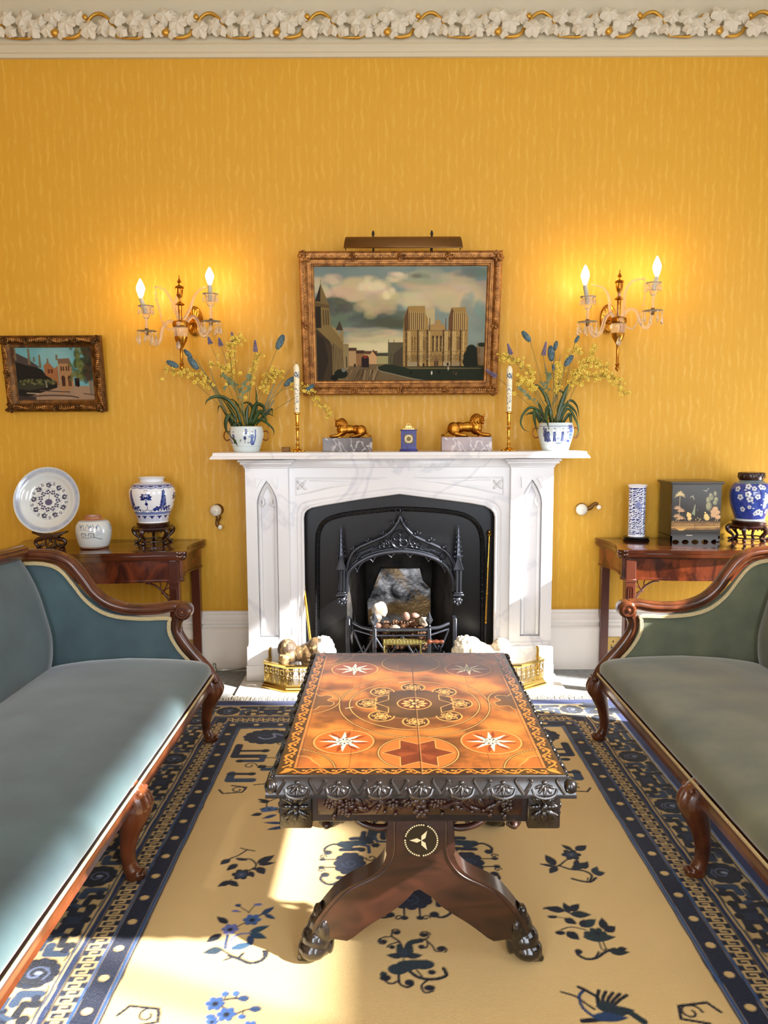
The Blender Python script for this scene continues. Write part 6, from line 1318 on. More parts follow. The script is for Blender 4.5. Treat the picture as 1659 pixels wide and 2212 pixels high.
arrange('blue seedheads, yellow orchid sprays and strap leaves in the left china pot', PL, 340, 700, 4.366,
    leaves=[([(790, 950), (740, 800), (640, 700), (540, 685), (470, 720), (450, 770)], .020, -.05), ([(740, 960), (720, 860), (660, 760), (600, 700)], .022, .02), ([(800, 960), (740, 950), (700, 1020), (730, 1100), (760, 1155)], .026, -.10), ([(720, 960), (680, 860), (645, 920), (650, 1000), (690, 1060)], .022, -.07),
            ([(850, 960), (840, 860), (850, 790), (870, 740)], .020, .0), ([(900, 960), (930, 850), (935, 700), (925, 590)], .016, .03), ([(880, 960), (900, 800), (850, 740), (780, 760)], .018, .03), ([(860, 960), (920, 770), (990, 770), (1010, 830), (975, 880)], .020, -.05), ([(900, 950), (960, 900), (1040, 940), (1095, 1000), (1095, 1060)], .014, -.08), ([(890, 960), (960, 830), (1010, 870), (1050, 980)], .024, -.04), ([(900, 960), (1000, 860), (1060, 850), (1110, 880)], .010, .03), ([(820, 960), (830, 1010), (790, 1060), (780, 1115)], .018, -.10), ([(840, 960), (780, 800), (720, 720), (670, 710)], .012, .04), ([(930, 950), (1040, 840), (1080, 800), (1085, 870)], .012, .03), ([(700, 960), (640, 840), (585, 770), (565, 850)], .012, .04)],
    heads=[(200, 405, 85, 350, -.02), (325, 320, 250, 240, .02), (385, 430, 290, 310, -.01), (1125, 240, 1190, 100, .0), (1195, 585, 1295, 500, .02), (1395, 635, 1480, 570, .02)],
    lavs=[(600, 205, 580, 130, .03), (500, 185, 480, 120, .04), (720, 190, 700, 75, .02), (925, 260, 920, 150, .0)],
    sprays=[([(560, 640), (400, 510), (250, 450), (50, 430)], -.02, 34, .030), ([(720, 560), (690, 330), (700, 180), (800, 130)], .0, 44, .030), ([(880, 560), (900, 400), (980, 260)], .02, 18, .022), ([(1000, 620), (1080, 480), (1180, 460)], .04, 34, .034), ([(1150, 640), (1400, 620), (1540, 760), (1620, 880)], .03, 26, .026), ([(700, 520), (620, 420), (500, 380)], .0, 16, .02)],
    greys=[([(730, 620), (650, 520), (590, 480)], .0, 16), ([(800, 620), (860, 530), (870, 480)], .0, 14), ([(770, 650), (690, 560), (620, 640)], .02, 14), ([(800, 700), (860, 620), (800, 560)], -.02, 14)],
    straws=[([(640, 840), (520, 600), (420, 420), (350, 290)], .008, .03), ([(660, 850), (560, 640), (440, 440)], .010, .04), ([(600, 700), (520, 500), (465, 280)], .005, .05), ([(980, 860), (1080, 620), (1160, 400)], .010, .04), ([(1000, 860), (1120, 620), (1330, 320)], .006, .05), ([(1010, 860), (1100, 720), (1060, 780)], .010, .03)],
    blooms=[(45, 520, .010, -.02), (250, 435, .010, -.02), (290, 495, .012, -.02), (350, 550, .014, -.03), (445, 520, .014, -.02), (570, 290, .010, .0), (780, 465, .013, -.01), (900, 560, .012, 0), (970, 600, .012, 0), (650, 570, .010, -.01), (830, 695, .011, -.02), (1380, 630, .011, .0), (330, 480, .010, -.02)])
arrange('blue seedheads, arching yellow sprays and strap leaves in the right china pot', PR, 1060, 690, 5.184,
    leaves=[([(700, 1160), (650, 950), (580, 800), (510, 735), (470, 750)], .018, .0), ([(600, 1160), (560, 1000), (520, 900)], .018, .02), ([(640, 1170), (560, 1040), (450, 985), (370, 1050), (335, 1150), (370, 1230), (440, 1260)], .014, -.05), ([(620, 1170), (520, 1060), (440, 1050), (380, 1080)], .018, .0), ([(560, 1170), (500, 1020), (490, 1120), (525, 1280)], .022, -.08), ([(680, 1170), (650, 980), (620, 1080), (655, 1240)], .024, -.10), ([(740, 1170), (780, 980), (840, 800), (890, 690)], .026, .0), ([(760, 1170), (800, 1000), (850, 930)], .022, .0), ([(720, 1170), (830, 960), (940, 1020), (980, 1130)], .016, .0), ([(780, 1170), (870, 920), (960, 960), (995, 1120)], .014, .03), ([(760, 1170), (860, 1000), (940, 1100), (985, 1240), (920, 1350)], .014, -.06), ([(700, 1160), (820, 860), (740, 790), (660, 800)], .012, .02), ([(800, 1170), (880, 1060), (900, 1160), (910, 1230)], .018, -.03)],
    heads=[(445, 250, 350, 130, .0), (680, 470, 670, 290, .02), (715, 350, 740, 240, .03), (705, 575, 700, 500, -.02), (825, 525, 920, 400, .0), (940, 265, 990, 180, .04)],
    lavs=[(225, 390, 190, 270, .0), (590, 400, 620, 250, .0), (60, 640, -60, 560, .04)],
    sprays=[([(500, 760), (400, 560), (230, 430), (100, 440)], .0, 40, .032), ([(760, 800), (770, 600), (760, 500)], .0, 40, .022), ([(870, 800), (960, 600), (1100, 480), (1330, 560)], .0, 50, .030), ([(900, 760), (1050, 650), (1250, 640), (1430, 690), (1500, 860)], .02, 56, .028), ([(830, 560), (920, 340), (1020, 370)], .02, 14, .018), ([(1080, 500), (1130, 370), (1190, 290)], .02, 16, .014), ([(480, 800), (420, 700), (280, 690)], -.02, 40, .026)],
    greys=[([(640, 800), (650, 650), (640, 600)], .02, 16), ([(600, 820), (580, 700)], .02, 10), ([(500, 940), (400, 850), (290, 760)], .0, 18)],
    straws=[([(700, 1000), (706, 500), (704, 80)], .005, .04), ([(690, 960), (740, 820), (790, 560)], .014, .03), ([(650, 700), (620, 560), (590, 430)], .008, .03), ([(770, 700), (770, 480), (788, 380)], .007, .04)],
    blooms=[(265, 830, .013, -.02), (350, 690, .015, -.02), (300, 620, .012, -.01), (400, 600, .011, 0), (740, 490, .013, 0), (780, 540, .013, 0), (740, 640, .013, 0), (1070, 590, .012, 0), (1320, 640, .011, 0), (1330, 690, .011, 0), (1010, 375, .012, 0), (910, 740, .011, 0), (430, 520, .010, 0), (1180, 590, .010, 0), (1020, 740, .010, 0)])
# ---- candlesticks and painted candles
M['wax'] = mat('painted_wax_candle', (238, 230, 200), .4, attr='paint'); 
def candlestick(lab1, lab2, px, zt, zc):
    Y = -.21; x = W(px, 930, Y).x; h = W(px, zt, Y).z-ZM; t = thing('candlestick', lab1, 'candlestick', (x, Y, ZM)); b = MB()
    for k in range(8): a = k*pi/4+.4; b.ball((x+.030*cos(a), Y+.030*sin(a), ZM+.004), (.013, .013, .004), 8)
    b.lathe([(0, 0), (.032, 0), (.033, .003), (.024, .010), (.010, .018), (.007, .028), (.012, .036), (.007, .044), (.0055, .060), (.010, .066), (.006, .074), (.0075, .095), (.009, .108), (.0065, .114), (.013, .120), (.0065, .126), (.006, .135), (.012, .140), (.0085, .146), (.0095, .165), (.0100, h-.012), (.019, h-.006), (.019, h-.003), (.011, h-.001), (0, h-.001)], (x, Y, ZM), 20); b.build('stick', M['brass'], t, thr=50)
    z0 = W(px, zt, Y).z+.0002; H = W(px, zc, Y).z-z0; R = .0145
    pr = spr([(.001, 0), (R*.8, .0), (R*.92, H*.05), (R, H*.5), (R*1.05, H*.86), (R*.8, H*.93), (R*.45, H*.965), (.001, H*.975)], 3); c = pot_canvas(pr, .0012, (238, 230, 200)); g = c.lz; P0 = pi*c.R; rg = random.Random(2)
    for ya, yb in ((.12, .60), (.70, .80)):
        for i in range(110): q = (rg.uniform(-P0, P0), g(H*rg.uniform(ya, yb))); c.leaf(q, (q[0]+rg.uniform(-.008, .008), q[1]+rg.uniform(-.010, .010)), .005, rg.choice([(44, 74, 110), (70, 106, 142), (28, 50, 80), (228, 224, 208)]))
    for k in range(5): c.ell((-P0+2*P0*(k+.5)/5, g(H*.075)), .003, .004, (50, 76, 110))
    t2 = thing('candle', lab2, 'candle', (x, Y, z0)); pot_mesh(c, 'candle_body', M['wax'], (x, Y, z0), t2); b = MB(); b.tube([(x, Y, z0+H*.97), (x+.001, Y, z0+H)], .0016, n=5); b.build('wick', M['soil'], t2)
candlestick('brass candlestick on the mantel left of the lion on grey marble', 'cream candle with blue pattern in the left brass candlestick', 642.5, 891, 783)
candlestick('brass candlestick on the mantel beside the pot with robed figures', 'cream candle with blue pattern in the right brass candlestick', 1099, 889, 787)
# ---- gilt lions on marble blocks
M['greym'] = veined('grey_marble', (112, 102, 100), (186, 178, 174), .22, 9, .03, col2=(84, 78, 80)); M['rosem'] = veined('rose_grey_marble', (158, 132, 126), (206, 194, 188), .22, 9, .03, col2=(128, 106, 104))
def rest_lion(label, blabel, pxa, pxb, top, ztop, bx0, bx1, btop, mm):
    Y = -.20; zb = W(bx0, btop, Y-.045).z; xa, xb = W(bx0, 960, Y-.045).x, W(bx1, 960, Y-.045).x
    b = MB(); b.b6(xa, xb, Y-.045, Y+.045, ZM+.0002, zb, bev=.0015); tag(b.build('marble_plinth', mm, origin=((xa+xb)/2, Y, ZM)), blabel, 'plinth')
    x0, x1 = W(pxa, 940, Y).x, W(pxb, 940, Y).x; L = abs(x1-x0); s = 1 if x1 > x0 else -1; Q = lambda u, z, y=0: (x0+s*u*L, Y+y*L, zb+z*L)
    t = thing('lion_figure', label, 'lion figure', ((x0+x1)/2, Y, zb)); b = MB(); r = lambda *a: tuple(v*L for v in a)
    b.b6(min(x0+s*.04*L, x0+s*.94*L), max(x0+s*.04*L, x0+s*.94*L), Y-.12*L, Y+.12*L, zb, zb+.018*L)
    b.ball(Q(.30, .19), r(.13, .125, .15), 14); b.ball(Q(.46, .20), r(.16, .10, .105), 14); b.ball(Q(.64, .19), r(.14, .105, .11), 14); b.ball(Q(.76, .17), r(.12, .125, .13), 14)
    for y in (-.095, .095):
        b.tube([Q(.30, .12, y), Q(.20, .055, y), Q(.06, .04, y*1.1)], [.050*L, .042*L, .036*L], n=10, k=3); b.ball(Q(.045, .035, y*1.1), r(.045, .040, .034), 10)
        b.ball(Q(.74, .16, y*1.0), r(.11, .055, .125), 12); b.tube([Q(.74, .08, y*1.2), Q(.62, .045, y*1.35), Q(.54, .035, y*1.4)], [.05*L, .04*L, .035*L], n=8, k=3); b.ball(Q(.52, .032, y*1.4), r(.045, .035, .03), 8)
        for k in range(3): b.ball(Q(.012, .022, y*1.1+(k-1)*.022), r(.016, .012, .016), 6)
    b.tube([Q(.87, .12), Q(.95, .05), Q(1.0, .025, -.03)], [.025*L, .02*L, .022*L], n=8, k=3)
    b.build('lion_body', M['goldlion'], t, mods=voxel(.0026, 2))
    b = MB(); hx, hz = .215, .335; b.ball(Q(hx, hz, -.03), r(.085, .085, .095), 14); b.ball(Q(hx-.02, hz-.03, -.10), r(.05, .05, .04), 10); b.ball(Q(hx-.022, hz-.058, -.095), r(.036, .036, .02), 8); b.ball(Q(hx-.02, hz+.02, -.10), r(.03, .035, .022), 8); b.ball(Q(hx-.022, hz-.012, -.145), r(.016, .014, .012), 6)
    for e in (-1, 1): b.ball(Q(hx-.02+e*.04, hz+.02, -.105), r(.016, .014, .012), 6); b.ball(Q(hx+e*.075, hz+.085, -.03), r(.026, .016, .030), 8)
    b.build('lion_head', M['goldlion'], t, mods=voxel(.002, 1))
    b = MB(); rg = random.Random(6); mc_ = (hx+.075, hz-.045); b.ball(Q(mc_[0]+.01, mc_[1], .02), r(.10, .10, .125), 12)
    for i in range(170):
        e = 1-2*(i+.5)/170; a = i*2.39996; h_ = sqrt(1-e*e); du, dy, dz_ = h_*cos(a), h_*sin(a), e
        if du < -.45 and abs(dy) < .75 and dz_ > -.5: continue
        c_ = Q(mc_[0]+du*.125, mc_[1]+dz_*.155-.02*(dz_ < 0), .01+dy*.115); b.ball(c_, r(.017+.006*rg.random(), .017, .030), 6)
    for e in (-1, 1): b.ball(Q(hx-.055, hz-.055, -.03), r(.03, .03, .028), 8)
    b.build('mane', M['goldlion'], t, mods=voxel(.0017, 0))
rest_lion('gilt lion lying on the grey marble plinth with its head to the left', 'grey veined marble block under the left gilt lion', 712, 803, 898, 944, 697, 804, 946, M['greym'])
rest_lion('gilt lion lying on the rosy marble plinth with its head to the right', 'rosy veined marble block under the right gilt lion', 1060, 953, 900, 942, 954, 1063, 944, M['rosem'])
# ---- lapis clock
M['lapis'] = mat('lapis_blue', (28, 30, 104), .25, col2=(44, 48, 140), vs=40, coat=.4, bump=.05); M['giltl'] = mat('pale_gilt', (206, 178, 116), .35, .8); M['dial'] = mat('silvered_dial', (196, 184, 140), .4, .3); M['dialdk'] = mat('dark_gilt_dial', (104, 84, 40), .4, .6); M['blk'] = mat('black_metal', (14, 13, 14), .4)
Y = -.20; x = W(882.5, 950, Y).x; t = thing('mantel_clock', 'small lapis blue mantel clock with gilt top and square dial', 'clock', (x, Y, ZM)); hw_ = sz(866, 899, 950, Y)/2; zt_ = W(882, 928, Y-.02).z
b = MB(); b.b6(x-hw_, x+hw_, Y-.022, Y+.022, ZM+.010, zt_-.004, bev=.001); b.b6(x-hw_-.008, x+hw_+.008, Y-.030, Y+.028, ZM+.0002, ZM+.008, bev=.002); b.b6(x-hw_-.004, x+hw_+.004, Y-.026, Y+.025, ZM+.007, ZM+.013, bev=.002); b.b6(x-hw_-.005, x+hw_+.005, Y-.027, Y+.026, zt_-.006, zt_, bev=.002); b.build('case', M['lapis'], t)
b = MB(); b.prism([(x-.030, zt_), (x-.026, zt_+.008), (x-.016, zt_+.014), (x-.012, zt_+.020), (x+.012, zt_+.020), (x+.016, zt_+.014), (x+.026, zt_+.008), (x+.030, zt_)], Y-.02, Y+.02, 'xz'); b.tube([(x-.009, Y, zt_+.018), (x-.008, Y, zt_+.028), (x, Y, zt_+.031), (x+.008, Y, zt_+.028), (x+.009, Y, zt_+.018)], .002, n=6, k=3)
for i in range(5): b.ball((x-.020+.010*i, Y-.021, zt_+.007), (.004, .002, .005), 6)
b.build('gilt_dome', M['giltl'], t); zd = (ZM+.013+zt_)/2+.002; b = MB(); b.b6(x-.0235, x+.0235, Y-.0245, Y-.021, zd-.0235, zd+.0235, bev=.001); b.build('dial_plate', M['dialdk'], t)
b = MB(); b.lathe([(.012, 0), (.0215, 0), (.0215, .0016), (.012, .0016)], (x, Y-.0245, zd), 36, Matrix.Rotation(pi/2, 4, 'X'), cap=False)
b.build('chapter_ring', M['dial'], t); b = MB()
for k in range(12):
    a = k*pi/6; n_ = [1, 1, 2, 3, 3, 1, 2, 3, 4, 2, 1, 2][k]
    for j in range(n_): o_ = (j-(n_-1)/2)*.0022; b.box((x+.0168*sin(a)+o_*cos(a), Y-.0264, zd+.0168*cos(a)-o_*sin(a)), (.0008, .0006, .006), Matrix.Rotation(a, 3, 'Y'))
b.box((x+.0055*sin(2.7), Y-.0268, zd+.0055*cos(2.7)), (.0012, .0006, .012), Matrix.Rotation(2.7, 3, 'Y')); b.box((x+.007*sin(.15), Y-.0272, zd+.007*cos(.15)), (.001, .0006, .016), Matrix.Rotation(.15, 3, 'Y')); b.build('hands_and_numerals', M['blk'], t)
Y = -.16; x = W(617.5, 968, Y).x; b = MB(); b.b6(x-.021, x+.021, Y-.018, Y+.018, ZM+.0002, ZM+.024, bev=.002); b.b6(x-.016, x+.016, Y-.0192, Y-.017, ZM+.004, ZM+.020, bev=.001); b.tube([(x-.014, Y-.0195, ZM+.018), (x, Y-.0195, ZM+.010), (x+.014, Y-.0195, ZM+.018)], .0012, n=5)
tag(b.build('trinket_box', M['bronze'], origin=(x, Y, ZM)), 'tiny dark box on the mantel beside the left brass candlestick', 'box')
# ================================================================ PAINTINGS
M['canvas'] = mat('oil_painting', (120, 110, 90), .55, attr='paint', bump=.15, bs=200, spec=.12); M['frameg'] = mat('antique_gilt_frame', (176, 122, 62), .42, .6, col2=(118, 74, 34), vs=30, bump=.3, bs=90); M['frameo'] = mat('rubbed_gilt_relief', (206, 152, 84), .4, .6, col2=(140, 90, 44), vs=40); M['framed'] = mat('dark_gilt_frame', (116, 78, 34), .42, .65, col2=(70, 44, 18), vs=24, bump=.4, bs=90)
def framed(name, label, cx, zb, yb, w, h, lean, bw, prof, fm, cvs, inner, seed, wavy):
    PMt = Matrix.Translation((cx, yb, zb)) @ Matrix.Rotation(lean, 4, 'X'); t = thing(name, label, 'picture', (cx, yb, zb)); rg = random.Random(seed)
    def bd(b, nm, m, **k): b.flush(); bmesh.ops.transform(b.bm, matrix=PMt, verts=b.bm.verts); return b.build(nm, m, t, **k)
    b = MB(); b.ringframe(prof, -w/2, w/2, 0, h); 
    for x0, x1, z0, z1 in (): pass
    bd(b, 'frame', fm, thr=30)
    b = MB(); hm = max(p[1] for p in prof); ins = bw*.36
    # running leaf and gadroon ornament
    def side(ax, L, fn):
        n = int(L/.0105)
        for i in range(n):
            f = (i+.5)/n; d = abs((f*4) % 1-.5); 
            if f < .06 or f > .94: continue
            x, z, dx, dz = fn(f); r = .0075+.002*sin(i*2.1); b.ball((x, -hm-.001, z), (r*.42 if dx else r*1.25, .0045, r*1.25 if dx else r*.42), 6, Matrix.Rotation(.35*(1 if i % 2 else .2), 3, 'Y'))
            if wavy or i % 4 == 0: o_ = .008*sin(f*pi*6)*wavy; b.ball((x+(o_ if dz else 0), -hm, z+(o_ if dx else 0)), (.006, .006, .006), 6)
    for ax, L_2, fn_ in ((0, w, lambda f: (-w/2+w*f, h-ins, 1, 0)), (0, w, lambda f: (-w/2+w*f, ins, 1, 0)), (1, h, lambda f: (-w/2+ins, h*f, 0, 1)), (1, h, lambda f: (w/2-ins, h*f, 0, 1))):
        b = MB(); side(ax, L_2, fn_); bd(b, 'ornament_strip', M['frameo'], thr=60)
    pos = [(x, z, 1.25) for x in (-w/2+ins, w/2-ins) for z in (ins, h-ins)]+[(f*w, z, .8) for f in (-.235, 0, .235) for z in (ins, h-ins)]+[(x, h/2, .8) for x in (-w/2+ins, w/2-ins)]
    for x, z, k in pos:
        b = MB(); R_ = bw*.30*k
        for j in range(9): a = j*2*pi/9+rg.random(); b.ball((x+R_*.7*cos(a), -hm-.004, z+R_*.6*sin(a)), (R_*.42, .008, R_*.26), 8, Matrix.Rotation(-a, 3, 'Y'))
        for j in range(3): a = j*2.1+rg.random()*2; b.tube([(x+R_*.2*cos(a), -hm-.008, z+R_*.2*sin(a)), (x+R_*1.1*cos(a+.4), -hm-.010, z+R_*1.0*sin(a+.4)), (x+R_*1.15*cos(a+1.1), -hm-.006, z+R_*1.0*sin(a+1.1))], [.005, .005, .003], n=6, k=3)
        b.ball((x, -hm-.008, z), (R_*.35, .010, R_*.35), 8); bd(b, 'corner_cartouche' if k > 1 else 'rosette_ornament', fm, thr=60)
    def fn(X, Y):
        P = np.stack([X-w/2+inner, np.full_like(X, -.014), Y+inner], -1); m = np.array(PMt)[:3]; Q = P@m[:, :3].T+m[:, 3]; return Q[..., 0], Q[..., 1], Q[..., 2]
    c_ = cvs(w-2*inner, h-2*inner); o = c_.mesh('painted_canvas', fn, M['canvas'], t)
    b = MB(); b.b6(-w/2+.004, w/2-.004, -.012, -.001, .004, h-.004); bd(b, 'backing_board', M['soil']); return t
def big(w, h):
    c = Cv(0, w, 0, h, .0021, (120, 136, 128)); U = lambda x, y: ((x-195)/(1460-195)*w, (1165-y)/(1165-308)*h); sc = w/1265
    n1 = vnoise(c.nx, c.ny, 3.5, 3, 5, 31)[..., None]; n2 = vnoise(c.nx, c.ny, 7, 9, 5, 32)[..., None]
    c.a = np.array(lin((96, 116, 116)))*(1-n1)+np.array(lin((140, 150, 134)))*n1
    def cloud(x, y, rx, ry, col, n=16, seed=0, al=.5):
        g = random.Random(seed+x)
        for i in range(n): a = g.uniform(0, 2*pi); f = g.random()**.6; r = g.uniform(.25, .5); c.ell(U(x+rx*f*cos(a), y+ry*f*sin(a)), rx*r*sc, ry*r*sc*1.1, tuple(v+g.uniform(-10, 10) for v in col), al=al, soft=.012)
    GR, DG, CR, LC = (96, 100, 84), (70, 76, 66), (190, 174, 136), (216, 200, 160)
    cloud(480, 640, 300, 120, GR, 26); cloud(700, 700, 260, 60, DG, 20, 3); cloud(330, 560, 120, 90, DG, 14, 5); cloud(300, 440, 110, 70, CR, 18, 1); cloud(580, 500, 190, 90, CR, 34, 2, .55); cloud(640, 600, 120, 70, (168, 154, 122), 20, 3); cloud(600, 440, 90, 45, LC, 16, 4); cloud(730, 500, 50, 50, LC, 12, 14)
    cloud(700, 860, 280, 70, CR, 30, 6); cloud(560, 790, 160, 30, (150, 146, 120), 14, 7); cloud(1150, 480, 300, 110, (176, 160, 128), 40, 8); cloud(1000, 390, 220, 50, (150, 150, 126), 20, 9); cloud(1380, 360, 120, 40, (92, 108, 96), 14, 10); cloud(1250, 560, 220, 90, (186, 168, 134), 26, 11); cloud(920, 560, 140, 60, CR, 18, 12); cloud(960, 380, 70, 20, (104, 106, 88), 10, 13); cloud(1390, 640, 90, 160, (124, 140, 128), 18, 15); cloud(640, 910, 260, 30, (206, 190, 150), 20, 16); cloud(780, 390, 90, 26, LC, 10, 17)
    P = lambda l, col, al=1.0: c.poly([U(*p) for p in l], col, al)
    # ground, road and lawn
    P([(195, 1165), (195, 1040), (460, 1010), (760, 990), (1460, 1030), (1460, 1165)], (104, 86, 58)); P([(650, 1060), (720, 1035), (900, 1040), (1460, 1050), (1460, 1165), (1010, 1165), (800, 1120), (680, 1090)], (34, 40, 26)); P([(860, 1060), (1440, 1068), (1440, 1074), (900, 1075)], (96, 86, 52)); 
    c.line([U(655, 1055), U(665, 1085), U(760, 1110), U(900, 1145), U(1010, 1165)], .005, (128, 118, 92), k=3)
    for i in range(26): x = random.uniform(440, 680); c.line([U(x, 1080), U(x-20+random.uniform(-30, 10), 1160)], .004, random.choice([(70, 54, 34), (146, 124, 88), (90, 70, 44)]), k=1)
    # far houses
    for (x0, y0, x1, y1, col, rf) in ((400, 880, 440, 1060, (128, 112, 76), 0), (440, 910, 500, 1050, (164, 134, 92), (72, 52, 36)), (495, 930, 560, 1040, (132, 96, 60), (58, 38, 28)), (555, 935, 655, 1030, (176, 144, 100), (86, 60, 40)), (640, 950, 790, 1035, (150, 142, 96), (60, 60, 44)), (735, 870, 850, 1040, (84, 78, 54), 0)):
        P([(x0, y0), (x1, y0), (x1, y1), (x0, y1)], col)
        if rf: P([(x0, y0), (x1, y0), (x1, y0+24), (x0, y0+24)], rf)
    P([(585, 985), (625, 925), (652, 965), (648, 1035), (585, 1035)], (186, 146, 100)); P([(625, 922), (655, 965), (650, 978), (618, 935)], (70, 46, 32)); 
    for x in (740, 780): c.line([U(x, 850), U(x, 880)], .003, (60, 56, 42))
    for i in range(4): c.line([U(755+i*24, 960), U(755+i*24, 1035)], .003, (50, 46, 34))
    c.poly([U(*p) for p in ((770, 1040), (775, 960), (845, 900), (845, 1060))], (66, 58, 42)); 
    P([(535, 1060), (535, 990), (548, 972), (585, 972), (592, 990), (592, 1062)], (36, 26, 26)); P([(550, 968), (580, 968), (580, 990), (550, 990)], (120, 40, 28))
    for x in (540, 575): c.ell(U(x, 1065), 12*sc, 14*sc, (40, 34, 30), ring=.002)
    # left street: octagonal spired tower and buttressed hall
    P([(196, 560), (300, 585), (312, 745), (400, 860), (405, 1150), (196, 1165)], (120, 100, 58)); P([(200, 560), (243, 432), (300, 585)], (112, 94, 54)); P([(200, 560), (243, 432), (238, 565)], (44, 36, 24)); c.line([U(243, 405), U(243, 440)], .002, (50, 40, 26)); P([(198, 565), (302, 590), (306, 615), (198, 600)], (92, 74, 42)); P([(198, 600), (240, 600), (240, 760), (198, 760)], (40, 32, 22))
    for x in (258, 276, 292): c.line([U(x, 628), U(x+2, 735)], .005, (60, 48, 28))
    P([(312, 745), (400, 860), (400, 840), (345, 760)], (146, 126, 76)); P([(345, 775), (378, 705), (402, 780)], (66, 54, 38)); P([(380, 780), (402, 780), (404, 870), (380, 850)], (138, 116, 72)); P([(200, 760), (300, 860), (318, 900), (318, 1165), (200, 1165)], (62, 50, 34)); P([(205, 800), (260, 850), (290, 1000), (240, 1165), (200, 1165)], (40, 34, 26), .8)
    for i in range(7): x = 210+i*14; c.line([U(x, 790+i*11), U(x+2, 822+i*11)], .003, (46, 36, 24))
    for i in range(7): x = 328+i*11; c.line([U(x, 880+i*9), U(x+4, 1140-i*8)], .0045, (30, 24, 18)); c.line([U(x+5, 885+i*9), U(x+8, 1135-i*8)], .0022, (168, 144, 96))
    P([(400, 880), (440, 910), (440, 1060), (405, 1100)], (132, 116, 78)); c.line([U(422, 980), U(424, 1060)], .005, (40, 28, 22)); c.ell(U(380, 1110), 50*sc, 36*sc, (26, 30, 22)); c.ell(U(400, 1080), 16*sc, 16*sc, (110, 110, 96)); c.ell(U(330, 1140), 30*sc, 24*sc, (24, 24, 18)); c.ell(U(485, 1045), 8*sc, 14*sc, (40, 30, 26))
    # great twin-towered church front
    ST, SD, SL = (148, 118, 66), (64, 44, 24), (196, 170, 112)
    P([(1005, 620), (1082, 612), (1082, 740), (1005, 740)], (178, 160, 116)); P([(848, 780), (855, 680), (885, 600), (1008, 598), (1012, 650), (1030, 690), (1040, 780), (1160, 780), (1182, 780), (1185, 680), (1205, 612), (1310, 608), (1312, 640), (1330, 680), (1332, 1050), (848, 1055)], ST)
    P([(1040, 780), (1055, 735), (1085, 735), (1088, 705), (1100, 705), (1103, 665), (1108, 705), (1125, 705), (1128, 735), (1150, 735), (1165, 780)], (156, 124, 72)); 
    P([(855, 690), (885, 602), (890, 780), (855, 780)], (86, 62, 36)); P([(1185, 690), (1205, 612), (1222, 640), (1220, 780), (1185, 780)], (92, 66, 38))
    for x in (870, 958, 1028, 1148, 1206, 1276): c.line([U(x, 780), U(x+2, 1055)], .008, SD)
    for x in (888, 900, 978, 990, 1046, 1163, 1176, 1222, 1236, 1300): c.line([U(x, 790), U(x, 1050)], .0045, SL)
    for x in range(896, 1010, 15): c.line([U(x, 650), U(x, 770)], .004, SD); c.line([U(x+6, 645), U(x+6, 770)], .0022, SL)
    for x in range(1214, 1310, 15): c.line([U(x, 655), U(x, 775)], .004, (82, 56, 30)); c.line([U(x+6, 650), U(x+6, 775)], .0022, SL)
    for x in (1072, 1102, 1130): c.line([U(x, 835), U(x, 935)], .007, (62, 44, 26)); c.ell(U(x, 832), 8*sc, 12*sc, (62, 44, 26)); c.line([U(x+12, 830), U(x+12, 935)], .003, SL)
    for x in (916, 936, 1000, 1012, 1190, 1196, 1256, 1266): c.line([U(x, 830), U(x, 930)], .004, (84, 60, 34))
    for x in range(885, 1330, 11): c.line([U(x, 965), U(x, 1010)], .0028, (62, 46, 30))
    for y in (783, 942, 1018): c.line([U(850, y), U(1330, y)], .0022, (98, 74, 44))
    for i in range(260): x, y = random.uniform(855, 1325), random.uniform(790, 1015); c.ell(U(x, y), .0016, .0022, random.choice([SL, (106, 80, 46), (176, 146, 92)]), al=.7)
    P([(885, 1020), (955, 1020), (955, 1054), (885, 1054)], (150, 134, 102)); P([(1150, 1020), (1205, 1020), (1205, 1052), (1150, 1052)], (160, 144, 110)); P([(1220, 1020), (1275, 1020), (1275, 1052), (1220, 1052)], (140, 122, 90))
    P([(1080, 1054), (1080, 1010), (1098, 980), (1116, 1010), (1116, 1054)], (112, 84, 54)); c.line([U(1090, 1018), U(1090, 1050)], .005, (34, 24, 18)); c.line([U(1106, 1018), U(1106, 1050)], .005, (34, 24, 18)); c.ell(U(1003, 1042), 8*sc, 12*sc, (36, 26, 18)); c.ell(U(1185, 1038), 8*sc, 12*sc, (36, 26, 18))
    for x in (1045, 1165): c.line([U(x, 690), U(x, 780)], .004, (90, 66, 40), .006)
    for (x, y, r) in ((1360, 930, 40), (1350, 980, 50), (1390, 1010, 44), (1400, 940, 30), (1335, 1020, 40)): c.ell(U(x, y), r*sc, r*sc, (26, 30, 18), soft=.004)
    P([(1400, 890), (1460, 875), (1460, 1040), (1412, 1040)], (120, 92, 56), .8); c.ell(U(1440, 890), 40*sc, 16*sc, (34, 40, 22)); c.line([U(1408, 872), U(1408, 910)], .005, (118, 106, 76))
    for (x, y, col) in ((908, 1100, (16, 18, 14)), (1065, 1105, (190, 190, 170)), (1120, 1095, (18, 18, 16)), (1190, 1070, (170, 160, 130)), (1228, 1100, (60, 50, 34)), (970, 1055, (90, 70, 50)), (1250, 1112, (80, 64, 44))): c.ell(U(x, y), 6*sc, 14*sc, col)
    c.a *= (.9+.2*n2); return c
